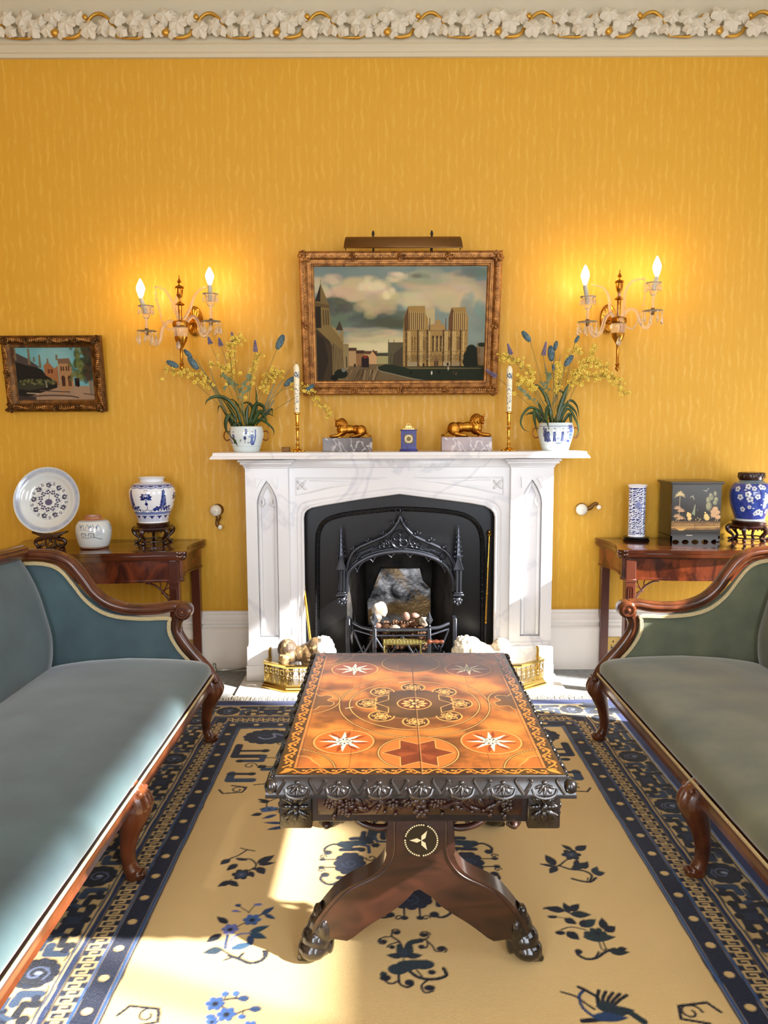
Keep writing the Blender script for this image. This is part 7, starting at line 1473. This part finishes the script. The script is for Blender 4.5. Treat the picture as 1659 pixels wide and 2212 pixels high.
def small(w, h):
    c = Cv(0, w, 0, h, .0021, (104, 158, 162)); U = lambda x, y: ((x-262)/(1290-262)*w, (1062-y)/(1062-295)*h); sc = w/1028; P = lambda l, col, al=1.0: c.poly([U(*p) for p in l], col, al); n2 = vnoise(c.nx, c.ny, 9, 8, 4, 42)[..., None]
    c.ell(U(800, 420), .09, .05, (140, 176, 170), al=.5, soft=.03)
    P([(262, 880), (800, 850), (1290, 860), (1290, 1062), (262, 1062)], (150, 122, 96)); P([(830, 1000), (840, 560), (835, 470), (990, 460), (1010, 560), (1030, 860)], (158, 118, 78)); P([(640, 560), (700, 500), (780, 600), (830, 560), (830, 850), (650, 850)], (146, 96, 58)); P([(840, 460), (990, 450), (1015, 530), (835, 530)], (112, 84, 64)); P([(812, 400), (840, 400), (840, 480), (812, 480)], (104, 92, 66)); 
    for x in (865, 895, 935, 965): P([(x, 570), (x+18, 570), (x+18, 635), (x, 635)], (62, 36, 26))
    for x in (690, 730): P([(x, 610), (x+30, 610), (x+30, 670), (x, 670)], (92, 48, 32))
    for x in (890, 975): c.ell(U(x, 740), 26*sc, 34*sc, (70, 42, 28)); P([(x-26, 740), (x+26, 740), (x+22, 860), (x-22, 860)], (64, 38, 28) if x < 900 else (90, 60, 42))
    P([(262, 480), (440, 520), (620, 620), (660, 700), (800, 800), (800, 880), (560, 960), (262, 1062)], (34, 30, 26)); P([(262, 350), (300, 380), (440, 460), (600, 590), (440, 560), (262, 500)], (72, 62, 56)); P([(262, 800), (640, 820), (660, 880), (420, 920), (262, 900)], (52, 52, 38))
    for (x, y0, y1, wd) in ((455, 310, 540, 26), (270, 300, 480, 30), (595, 400, 590, 24), (700, 455, 520, 20), (520, 430, 500, 18)): P([(x-wd/2, y0), (x+wd/2, y0), (x+wd/2+4, y1), (x-wd/2-4, y1)], (110, 96, 70))
    for i in range(120):
        x, y = random.gauss(1130, 75), random.uniform(300, 760); c.ell(U(x, y), random.uniform(.006, .014), random.uniform(.008, .016), random.choice([(72, 84, 38), (94, 102, 50), (52, 62, 30), (112, 112, 62)]), al=.7, soft=.004)
    for i in range(60): x, y = random.uniform(1180, 1290), random.uniform(300, 800); c.ell(U(x, y), .012, .016, random.choice([(40, 40, 28), (70, 52, 36), (52, 60, 40)]), al=.7, soft=.004)
    for i in range(70): x = random.uniform(280, 780); c.ell(U(x, random.uniform(760, 830)), .006, .006, random.choice([(86, 88, 52), (50, 54, 34), (120, 112, 70)]), al=.8)
    P([(1040, 740), (1105, 740), (1105, 860), (1040, 860)], (36, 26, 22)); c.ell(U(1080, 820), 20*sc, 50*sc, (26, 18, 18)); c.ell(U(1078, 765), 9*sc, 11*sc, (60, 40, 32)); P([(1225, 780), (1290, 790), (1280, 980), (1235, 980)], (124, 112, 92)); c.line([U(1252, 800), U(1252, 970)], .002, (40, 34, 28)); P([(640, 780), (660, 780), (668, 880), (648, 880)], (130, 122, 100)); P([(840, 720), (855, 720), (858, 820), (842, 820)], (150, 128, 96))
    c.line([U(400, 1010), U(700, 995), U(950, 1005), U(1070, 1030)], .007, (66, 52, 46), k=4); c.line([U(560, 920), U(760, 935), U(960, 945)], .006, (74, 60, 52), k=3); P([(262, 1062), (262, 1000), (500, 1020), (500, 1062)], (58, 48, 44)); c.line([U(380, 960), U(540, 968)], .004, (190, 168, 140)); c.line([U(1150, 970), U(1280, 990)], .005, (70, 54, 46))
    c.a *= (.88+.24*n2); return c
PROF1 = [(0, .001), (0, .030), (.004, .040), (.010, .046), (.032, .046), (.040, .036), (.044, .030), (.052, .030), (.054, .034), (.061, .034), (.064, .024), (.071, .022), (.076, .016), (.076, .001)]
framed('oil_painting', 'large gilt framed oil painting of a twin-towered church above the mantel', .100, 1.549, -.022, 1.054, .742, math.asin(.150/.742), .076, PROF1, M['frameg'], big, .074, 1, 0)
PROF2 = [(0, .001), (0, .020), (.006, .030), (.014, .036), (.026, .036), (.036, .026), (.050, .018), (.058, .016), (.062, .016), (.066, .012), (.066, .001)]
framed('oil_painting', 'small framed oil painting of a lane, hanging at the far left of the wall', -1.775, 1.463, -.012, .540, .406, math.asin(.05/.406), .066, PROF2, M['framed'], small, .063, 2, 1)
# picture light
LY = -.285; xa, xb = W(742, 536, LY).x, W(1000, 536, LY).x; zl0, zl1 = W(870, 536, LY).z, W(870, 507, LY).z; t = thing('picture_light', 'long bronze half-round picture light above the large oil painting', 'picture light', ((xa+xb)/2, LY, zl0))
b = MB(); rows = []; hh = zl1-zl0
for i in range(13):
    f = i/12; a = f*radians(125); y = LY+.004+.045-.048*sin(min(a, pi/2)*1.0)-.0*(a); y = LY+.050-.050*sin(a*.80); z = zl0+hh*cos(a*.72) if i < 12 else zl0; z = zl1-(hh)*(1-cos(a*.72))/(1-cos(radians(90))); ins = .014*(1-f); rows.append([(xa+ins, y, z), (xb-ins, y, z)])
b.surf(rows); o = b.build('shade', M['bronze'], t); m = o.modifiers.new('t', 'SOLIDIFY'); m.thickness = .003; m.offset = 0
for s, x in ((0, xa), (1, xb)):
    b = MB(); P = [(r[s][1], r[s][2]) for r in rows]+[(LY+.05, zl0)]; b.prism(P, x+(.010 if s == 0 else -.010)-.002, x+(.010 if s == 0 else -.010)+.002, 'yz'); b.build('end_cap', M['bronze'], t)
for px in (806, 933):
    x = W(px, 505, LY+.04).x; b = MB(); b.tube([(x, -.185, 2.25), (x, -.17, 2.30), (x, LY+.065, zl1+.006), (x, LY+.045, zl1+.010), (x, LY+.035, zl1-.004)], .005, n=8, k=4); b.ball((x, LY+.048, zl1+.016), (.008, .008, .012), 8); b.lathe([(.006, 0), (.006, .012), (.003, .020), (0, .022)], (x, LY+.048, zl1+.012), 8); b.tube([(x, LY+.02, zl0-.012), (x, LY+.03, zl0+.03)], .004, n=6); b.build('support_arm', M['blk'], t)
# ================================================================ WALL SCONCES
M['crystal'] = mat('cut_glass', (255, 250, 240), .06, trans=.88, ior=1.32); M['ormolu'] = mat('gilt_sconce_metal', (208, 148, 56), .26, 1.0, col2=(150, 96, 34), vs=30); M['candletube'] = mat('grey_candle_tube', (176, 176, 166), .4); M['bulb'] = mat('lit_bulb', (255, 240, 200), .3, emis=(255, 214, 140), es=60.0); M['bulbneck'] = mat('frosted_bulb_neck', (236, 224, 206), .4, emis=(255, 210, 150), es=1.6)
def drop(b, x, y, z, s=1.0):
    b.ball((x, y, z-.006*s), (.0045*s, .0045*s, .0045*s), 6); b.lathe([(0, 0), (.0016*s, -.004*s), (.006*s, -.020*s), (.0072*s, -.026*s), (.005*s, -.034*s), (0, -.038*s)], (x, y, z-.011*s), 6)
def sconce(label, SY, shaft, plate, cups, arches, arms, dz):
    """shaft: list of (px, py) key points; cups: per candle (px tube, y bulb top, y bulb base, y tube bottom, y pan, px pan)"""
    px0 = shaft[0]; X = lambda x, y, Y=SY: tuple(W(x, y, Y)); p = W(plate[0], plate[1], 0); t = thing('wall_sconce', label, 'sconce', (p.x, 0, p.z)); k = 1/405
    b = MB(); b.lathe([(0, .0), (.042, 0), (.046, .006), (.040, .014), (.020, .012), (.012, .03), (0, .03)], (p.x, -.001, p.z), 32, Matrix.Rotation(pi/2, 4, 'X') , ex=1, ey=1.75)
    for i in range(26): a = 2*pi*i/26; b.ball((p.x+.043*cos(a), -.008, p.z+.075*sin(a)), .0045, 6); 
    for i in range(16): a = 2*pi*i/16; b.tube([(p.x+.014*cos(a), -.014, p.z+.022*sin(a)), (p.x+.034*cos(a), -.014, p.z+.060*sin(a))], .003, n=5)
    b.build('backplate', M['ormolu'], t, thr=50)
    c = W(shaft[0], shaft[3], SY); b = MB(); b.tube([(p.x, -.02, p.z), (c.x, SY, c.z)], .012, n=10); zt = W(shaft[0], shaft[1], SY).z; zu = W(shaft[0], shaft[2], SY).z; zb = W(shaft[4], shaft[5], SY).z; cx, cz = c.x, c.z
    b.lathe([(0, zt), (.003, zt-.006), (.002, zt-.014), (.006, zt-.024), (.010, zt-.032), (.012, zt-.036), (.005, zt-.042), (.006, zt-.052), (.021, zt-.058), (.024, zt-.066), (.018, zt-.070), (.018, zt-.088), (.013, zt-.110), (.005, zt-.122), (.006, zt-.136), (.022, zt-.146), (.024, zt-.150), (.010, zt-.156), (.008, cz+.020), (.030, cz+.016), (.040, cz+.010), (.042, cz-.006), (.038, cz-.016), (0, cz-.018)], (cx, SY, 0), 24)
    b.lathe([(0, cz-.068), (.034, cz-.066), (.030, cz-.085), (.016, cz-.112), (.008, cz-.125), (.007, zb+.045), (.010, zb+.040), (.013, zb+.034), (.006, zb+.030), (.012, zb+.018), (.009, zb+.010), (0, zb)], (cx, SY, 0), 24); b.build('gilt_stem', M['ormolu'], t, thr=50)
    b = MB(); b.lathe([(.0, cz-.017), (.036, cz-.018), (.037, cz-.030), (.034, cz-.055), (.031, cz-.066), (0, cz-.067)], (cx, SY, 0), 32, wob=lambda u, z: .05*abs(sin(u*pi*12))); b.ball((cx, SY-.045, cz-.004), (.012, .006, .012), 10); b.lathe([(0, cz-.088), (.008, cz-.098), (.013, cz-.118), (.009, cz-.130), (0, cz-.135)], (cx-.006, SY-.035, 0), 8); b.build('glass_bowl', M['crystal'], t, thr=40)
    for l in arches: b = MB(); b.tube([X(x, y, SY+.02*0) for x, y in l], [.0088, .0085, .0075, .006, .004], n=10, k=5); b.build('glass_arch', M['crystal'], t)
    for l in arms: b = MB(); b.tube([X(x, y) for x, y in l], [.0095, .0095, .009, .009, .008], n=10, k=5); b.build('glass_arm', M['crystal'], t)
    for (pt, yt, yb_, ytb, yp, pp) in cups:
        q = W(pt, yb_, SY); r = W(pp, yp, SY); zt_ = W(pt, yt, SY).z; z1 = q.z; z0 = W(pp, ytb, SY).z; H = zt_-z1
        b = MB(); b.lathe([(.010, -.012), (.014, .0), (.0205, H*.26), (.0215, H*.40), (.0165, H*.62), (.009, H*.82), (.004, H*.95), (0, H)], (q.x, SY, z1), 20); bl = b.build('light_bulb', M['bulb'], t)
        b = MB(); b.lathe([(.007, -.024), (.0085, -.022), (.0092, -.012), (.0128, .001)], (q.x, SY, z1), 16); b.build('bulb_neck', M['bulbneck'], t)
        b = MB(); b.tube([(q.x, SY, z1-.020), (r.x, SY, z0)], .0115, n=16); b.build('candle_tube', M['candletube'], t)
        b = MB(); zc = z0+.022; b.lathe([(.006, r.z+.012-zc+zc), (.009, r.z+.02), (.007, (r.z+zc-.04)/2), (.010, zc-.045)], (r.x, SY, 0), 12); b.lathe([(.010, zc-.052), (.017, zc-.042), (.023, zc-.022), (.025, zc-.002), (.028, zc+.006), (.040, zc+.011), (.042, zc+.014), (.026, zc+.011), (.021, zc-.004), (.018, zc-.025)], (r.x, SY, 0), 24, cap=False)
        for i in range(9): a = 2*pi*i/9+.2; drop(b, r.x+.037*cos(a), SY+.037*sin(a), zc+.012, .85)
        cd_ = b.build('candle_cup', M['crystal'], t, thr=50)
        b = MB(); b.lathe([(.010, .0), (.050, .005), (.052, .007), (.010, .003)], (r.x, SY, r.z), 28, cap=False)
        for i in range(9): a = 2*pi*i/9; drop(b, r.x+.049*cos(a), SY+.049*sin(a), r.z+.002, 1.05 if i % 2 else 1.35)
        b.build('drip_pan', M['crystal'], t, thr=50); b = MB(); b.lathe([(0, -.018), (.008, -.014), (.010, .0), (.009, .012), (.011, .014), (.009, .020), (0, .022)], (r.x, SY, r.z), 12); b.build('pan_collar', M['bronze'], t)
        light('sconce_light', 'POINT', (q.x, SY, z1+H*.4), 5.4, (1.0, .72, .38), size=.02)
    return t
def chain(label_parent, pts):
    b = MB(); P = smoothpath([tuple(W(x, y, -.2)) for x, y in pts], 6)
    for i, p in enumerate(P): b.ball(p, (.0045 if i % 3 else .007), 6)
    b.build('bead_chain', M['crystal'], label_parent, thr=60)
s1 = sconce('gilt and crystal two-candle wall sconce on the left, above the blue seedheads', -.2, (390, 594, 605, 700, 400, 802), (421, 694),
    [(304, 602, 636, 676, 718, 317), (453, 577, 608, 650, 697, 456)], [[(392, 690), (378, 672), (370, 648), (355, 626), (336, 619)], [(398, 690), (410, 668), (420, 640), (434, 624), (448, 621)], [(388, 700), (382, 672), (380, 650), (386, 634), (390, 650)]],
    [[(388, 702), (368, 694), (352, 708), (346, 736), (332, 744), (318, 722)], [(400, 700), (416, 684), (428, 696), (434, 722), (446, 724), (456, 702)]], 0)
chain(s1, [(335, 620), (338, 648), (344, 668), (351, 695), (366, 712), (386, 706)])
s2 = sconce('gilt and crystal two-candle wall sconce on the right, above the arching yellow sprays', -.2, (1336, 582, 605, 692, 1336, 803), (1313, 690),
    [(1264, 572, 608, 656, 698, 1269), (1419, 553, 590, 626, 674, 1410)], [[(1330, 692), (1318, 672), (1316, 644), (1303, 622), (1278, 615)], [(1344, 692), (1348, 655), (1352, 628), (1366, 608), (1388, 602)], [(1336, 690), (1336, 660), (1338, 622), (1341, 640)]],
    [[(1332, 694), (1318, 678), (1306, 692), (1298, 718), (1282, 726), (1270, 702)], [(1342, 692), (1356, 670), (1374, 672), (1384, 698), (1398, 708), (1410, 680)]], 0)
chain(s2, [(1392, 602), (1393, 630), (1390, 660), (1378, 694), (1366, 710), (1352, 706)])
# ================================================================ BELL PULLS, SOCKETS, VALVE
M['porc'] = mat('fluted_porcelain', (226, 220, 206), .25, coat=.4)
def bell(label, px, py, l):
    p = W(px, py, -.04); t = thing('bell_lever', label, 'bell pull', (p.x, 0, p.z)); b = MB(); b.lathe([(0, .058), (.010, .056), (.026, .048), (.032, .036), (.030, .028), (0, .026)], (p.x, 0, p.z), 32, Matrix.Rotation(pi/2, 4, 'X'), wob=lambda u, z: .04*abs(sin(u*pi*12))); b.ball((p.x, -.058, p.z), .006, 8); b.build('porcelain_boss', M['porc'], t, thr=50)
    b = MB(); b.lathe([(0, .001), (.030, .001), (.033, .008), (.026, .026), (0, .026)], (p.x+.006, 0, p.z+.002), 24, Matrix.Rotation(pi/2, 4, 'X')); Q = [tuple(W(x, y, -.03)) for x, y in l]; b.tube(Q, [.010, .013, .009, .010, .006], n=8, k=5); b.ball(Q[1], (.015, .010, .013), 8); b.build('lever', M['bronze'], t, thr=60)
    e = Vector(Q[-1]); b = MB(); b.lathe([(0, -.004), (.007, 0), (.013, .012), (.010, .020), (0, .022)], (e.x, e.y-.004, e.z), 16, Matrix.Rotation(pi/2, 4, 'X')); b.build('porcelain_grip', M['porc'], t)
bell('round white porcelain bell lever left of the fireplace, its arm hanging down', 465.5, 1103, [(468, 1105), (472, 1118), (469, 1126), (470, 1135), (477, 1138)])
bell('round white porcelain bell lever right of the fireplace, its arm pointing sideways', 1257, 1101, [(1262, 1101), (1274, 1097), (1282, 1090), (1288, 1088), (1292, 1095)])
M['brasspl'] = mat('brass_socket_plate', (206, 172, 104), .35, .8)
def socket(label, xa, xb, za, zb, plug):
    t = thing('wall_socket', label, 'socket', ((xa+xb)/2, -.046, (za+zb)/2)); Y = -.0455; b = MB(); b.b6(xa, xb, Y-.006, Y, za, zb, bev=.002); b.build('socket_plate', M['brasspl'], t)
    for x in ((xa*.73+xb*.27), (xa*.27+xb*.73)):
        b = MB(); zc = (za+zb)/2; b.b6(x-.003, x+.003, Y-.0072, Y-.005, zc+.008, zc+.020); b.b6(x-.014, x-.006, Y-.0072, Y-.005, zc-.010, zc-.006); b.b6(x+.006, x+.014, Y-.0072, Y-.005, zc-.010, zc-.006); b.b6(x-.012, x+.012, Y-.0078, Y-.005, zc-.028, zc-.016, bev=.001); b.build('socket_holes', M['blk'], t)
socket('brass double wall socket on the skirting under the left mahogany table', -1.175, -1.055, .105, .185, 0)
socket('brass double wall socket on the skirting under the right mahogany table', 1.262, 1.392, .108, .188, 1)
M['whiteplastic'] = mat('white_plastic', (236, 234, 228), .35); b = MB(); b.lathe([(0, 0), (.030, 0), (.033, .010), (.030, .034), (.022, .038), (0, .038)], (1.360, -.0525, .148), 28, Matrix.Rotation(pi/2, 4, 'X')); tag(b.build('plug_timer', M['whiteplastic'], origin=(1.36, -.07, .148)), 'white round plug in the right brass wall socket', 'plug')
M['chrome'] = mat('tarnished_chrome', (150, 148, 138), .3, .8); vp = G(468, 1460, 0); t = thing('pipe_valve', 'small metal pipe valve on the grey carpet left of the hearth', 'valve', (vp.x, vp.y, 0)); b = MB(); b.tube([(vp.x-.01, vp.y, 0), (vp.x-.01, vp.y, .05)], .009, n=8); b.ball((vp.x-.01, vp.y, .035), .016, 10); b.lathe([(.010, 0), (.010, .02), (.006, .024)], (vp.x-.01, vp.y, .048), 8); b.build('valve_body', M['chrome'], t)
b = MB(); b.tube([(vp.x+.002, vp.y, .034), (vp.x+.05, vp.y+.01, .030), (vp.x+.165, vp.y+.06, .026)], .007, n=8, k=3); b.build('pipe', M['chrome'], t)
# ================================================================ FENDER, STONE LIONS, FIRE IRONS, TRIVET
HS = .0125
M['fendb'] = mat('lacquered_brass_fender', (196, 166, 92), .24, 1.0, bump=.05, bs=50)
ft = thing('fender', 'pierced brass gothic fender standing on the marble hearth around the grate', 'fender', (.09, -.30, HS))
FP = [(-.600, -.275), (-.622, -.349), (-.500, -.428), (.712, -.428), (.845, -.330), (.822, -.275)]; FH_ = .135
def off(P, d):
    out = []; cx, cy_ = .11, -.2
    for i, p in enumerate(P):
        a = Vector(P[max(i-1, 0)]); b_ = Vector(P[min(i+1, len(P)-1)]); T = (b_-a).normalized(); N = Vector((T.y, -T.x)); out.append((p[0]+N.x*d, p[1]+N.y*d))
    return out
def sweepf(b, prof):
    rows = []
    for d, z in prof: rows.append([(x, y, z) for x, y in off(FP, d)])
    b.surf(rows, closev=True)
b = MB(); sweepf(b, [(-.006, HS), (.022, HS), (.022, HS+.008), (.014, HS+.013), (.012, HS+.020), (.004, HS+.027), (.003, HS+.032), (-.006, HS+.032)]); b.build('base_moulding', M['fendb'], ft, thr=25)
b = MB(); z = HS+FH_; sweepf(b, [(-.004, z-.014), (.003, z-.014), (.006, z-.008), (.008, z-.002), (.009, z+.004), (-.008, z+.004), (-.006, z-.004)]); b.build('top_rail', M['fendb'], ft, thr=25)
for i in range(len(FP)-1):
    A, B_ = Vector(FP[i]), Vector(FP[i+1]); L = (B_-A).length; T = (B_-A)/L; n = max(3, int(round(L/.0085))); b = MB(); z0, z1 = HS+.03, z-.012
    for j in range(n+1):
        p = A+T*L*j/n; h = z1 if j % 4 == 0 else z0+.042+(.008 if j % 2 == 0 else 0); b.tube([(p.x, p.y, z0), (p.x, p.y, h)], .0026 if j % 4 == 0 else .0014, n=5)
        if j % 4 == 0 and j+4 <= n:
            q = A+T*L*(j+4)/n; m_ = (p+q)/2; b.tube([(p.x, p.y, z0+.045), (p.x*.7+m_.x*.3, p.y*.7+m_.y*.3, z0+.068), (m_.x, m_.y, z0+.080), (q.x*.7+m_.x*.3, q.y*.7+m_.y*.3, z0+.068), (q.x, q.y, z0+.045)], .0018, n=5, k=2)
            c1 = [(m_.x+T.x*.010*cos(a), m_.y+T.y*.010*cos(a), z0+.060+.010*sin(a)) for a in [2*pi*k/8 for k in range(8)]]; b.tube(c1, .0016, n=4, closed=True)
            c1 = [(m_.x+T.x*.012*cos(a), m_.y+T.y*.012*cos(a), z0+.040+.007*sin(a)) for a in [2*pi*k/8 for k in range(8)]]; b.tube(c1, .0013, n=4, closed=True)
    b.tube([(A.x, A.y, z0+.044), (B_.x, B_.y, z0+.044)], .0012, n=4); b.tube([(A.x, A.y, z1-.016), (B_.x, B_.y, z1-.016)], .0020, n=5); b.tube([(A.x, A.y, z0+.018), (B_.x, B_.y, z0+.018)], .0010, n=4)
    b.build('pierced_panel', M['fendb'], ft)
for x, s in ((-.602, -1), (.824, 1)):
    b = MB(); b.tube([(x, -.285, HS), (x, -.285, HS+.13), (x+s*.002, -.280, HS+.18), (x-s*.006, -.275, HS+.188)], [.008, .008, .008, .005], n=8, k=2); b.build('end_upright', M['fendb'], ft)
M['stonebr'] = mat('brown_weathered_stone', (122, 96, 60), .6, col2=(70, 54, 38), vs=14, vd=8, bump=1.2, bs=40, col3=(176, 150, 104), v3=(16., .56, .64)); M['quartz'] = mat('crusty_white_quartz', (232, 228, 214), .45, col2=(180, 160, 120), vs=18, vr=(.55, .75), bump=1.6, bs=60); M['stonecr'] = mat('cream_brown_stone', (226, 216, 192), .5, col2=(150, 116, 72), vs=10, vr=(.55, .72), bump=1.2, bs=45)
def stone_lion(label, xr, xh, mb_, mm_):
    s = 1 if xh > xr else -1; L = abs(xh-xr); Y = -.325 if s > 0 else -.325; k = L/.29; t = thing('stone_lion', label, 'stone lion', ((xr+xh)/2, Y, HS)); Q = lambda u, z, y=0: (xr+s*u*L, Y+y, HS+z)
    b = MB(); b.ball(Q(.16, .195), (.052*k, .052, .054), 14); b.ball(Q(.20, .165), (.055*k, .055, .050), 14); b.ball(Q(.38, .170), (.062*k, .048, .042), 14); b.ball(Q(.56, .175), (.062*k, .055, .054), 14); b.ball(Q(.68, .195), (.055*k, .060, .062), 14); b.ball(Q(.60, .13), (.06*k, .05, .045), 12)
    for y in (-.030, .030):
        b.tube([Q(.14, .17, y), Q(.10, .12, y), Q(.13, .07, y), Q(.08, .018, y)], [.036, .026, .020, .022], n=10, k=4); b.ball(Q(.11, .014, y), (.030*k, .020, .014), 8); b.tube([Q(.62, .15, y), Q(.64, .08, y), Q(.66, .018, y)], [.036, .028, .024], n=10, k=3); b.ball(Q(.69, .014, y), (.032*k, .022, .014), 8)
    b.build('lion_body', mb_, t, mods=voxel(.004, 2)+[])
    b = MB(); rg = random.Random(12 if s > 0 else 13); b.ball(Q(.80, .195), (.055*k, .060, .062), 14)
    for i in range(60):
        a, e = rg.uniform(0, 2*pi), rg.uniform(-1, 1); r = sqrt(1-e*e); c_ = Q(.80, .195); b.ball((c_[0]+.052*k*r*cos(a), c_[1]+.055*r*sin(a), c_[2]+.058*e), (.013, .012, .015), 6)
    b.ball(Q(.95, .18), (.028*k, .030, .028), 10); b.ball(Q(.99, .165), (.014*k, .018, .014), 8); b.ball(Q(.90, .245, -.022), (.010, .008, .012), 6); b.ball(Q(.90, .245, .022), (.010, .008, .012), 6)
    b.build('maned_head', mm_, t, mods=voxel(.0035, 0))
stone_lion('brown stone lion with a white crusted mane inside the fender, left of the table', -.552, -.258, M['stonebr'], M['quartz'])
stone_lion('pale sunlit stone lion inside the fender, right of the table', .672, .372, M['stonecr'], M['stonecr'])
# brass rod leaning left, poker leaning right
t = thing('fire_rod', 'plain brass fire iron leaning against the left marble jamb', 'fire iron', (-.36, -.33, HS)); a_, b_ = Vector(W(657, 1268, -.19)), Vector((-.355, -.335, HS)); b = MB(); b.tube([b_, a_], .0075, n=12); b.ball(a_, .011, 10); b.lathe([(.006, 0), (.010, .004), (.010, .012), (.006, .016)], tuple(a_), 12); b.build('rod', M['brass'], t)
t = thing('poker', 'long brass handled poker leaning on the black iron plate at the right', 'fire iron', (.553, -.215, HS)); a_, m_, e_ = Vector(W(1057, 1158, -.155)), Vector(W(1049, 1345, -.20)), Vector((.549, -.215, HS)); b = MB(); b.tube([m_, a_], [.0055, .0045], n=10)
for f in (0, .34, .62, .93): q = m_.lerp(a_, f); b.ball(q, (.008, .008, .006), 8)
b.lathe([(.006, 0), (.014, .008), (.014, .012), (.006, .018), (.007, .026), (0, .034)], tuple(a_), 12); b.build('brass_handle', M['brass'], t, thr=50); b = MB(); b.tube([e_, m_], .005, n=8); b.build('iron_shaft', M['iron'], t)
# trivet hooked on the bars
M['woodh'] = mat('turned_wood_handle', (112, 54, 30), .3, coat=.5); M['brasspale'] = mat('pale_brass', (196, 186, 120), .25, 1.0)
TX0, TX1, TY, TZ2 = W(828, 1388, -.40).x, W(922, 1388, -.40).x, -.405, W(870, 1386, -.40).z; t = thing('trivet', 'pale brass pierced trivet with a turned wooden handle in front of the grate', 'trivet', ((TX0+TX1)/2, TY, HS)); L = TX1-TX0; cx = (TX0+TX1)/2
b = MB(); out = [(TX0, TY-.040), (TX0, TY+.040), (TX0+L*.5, TY+.048), (TX0+L*.8, TY+.040), (TX1-.012, TY+.016), (TX1, TY), (TX1-.012, TY-.016), (TX0+L*.8, TY-.040), (TX0+L*.5, TY-.048)]
b.tube([(x, y, TZ2) for x, y in out], .0045, n=6, closed=True)
rg = random.Random(1)
for i in range(12):
    for j in range(-3, 4):
        x = TX0+.010+L*.075*i; y = TY+j*.012+(.006 if i % 2 else 0); wl_ = .042*(1 if x < TX0+L*.7 else max(.15, (TX1-x)/(L*.3)))
        if abs(y-TY) < wl_: b.tube([(x+.0068*cos(a), y+.0062*sin(a), TZ2) for a in [2*pi*k/7 for k in range(7)]], .0020, n=4, closed=True)
b.build('pierced_plate', M['brasspale'], t)
for x, y in ((TX0+.02, TY-.040), (TX0+.02, TY+.035), (TX1-.02, TY-.02)): b = MB(); b.tube([(x, y, TZ2), (x-.012, y, TZ2-.012), (x-.012, y, TZ2-.05), (x, y, TZ2-.07), (x, y, HS)], .0042, n=6, k=3); b.build('leg', M['brasspale'], t)
b = MB(); HL_ = .088; b.lathe([(0, 0), (.006, 0), (.008, .004), (.012, .010), (.013, .016), (.008, .022), (.007, .030), (.011, .044), (.012, .052), (.008, .062), (.007, .066), (.011, .076), (.008, .086), (0, .090)], (TX1, TY, TZ2), 16, Matrix.Rotation(pi/2, 4, 'Y')); b.build('turned_handle', M['woodh'], t, thr=50)
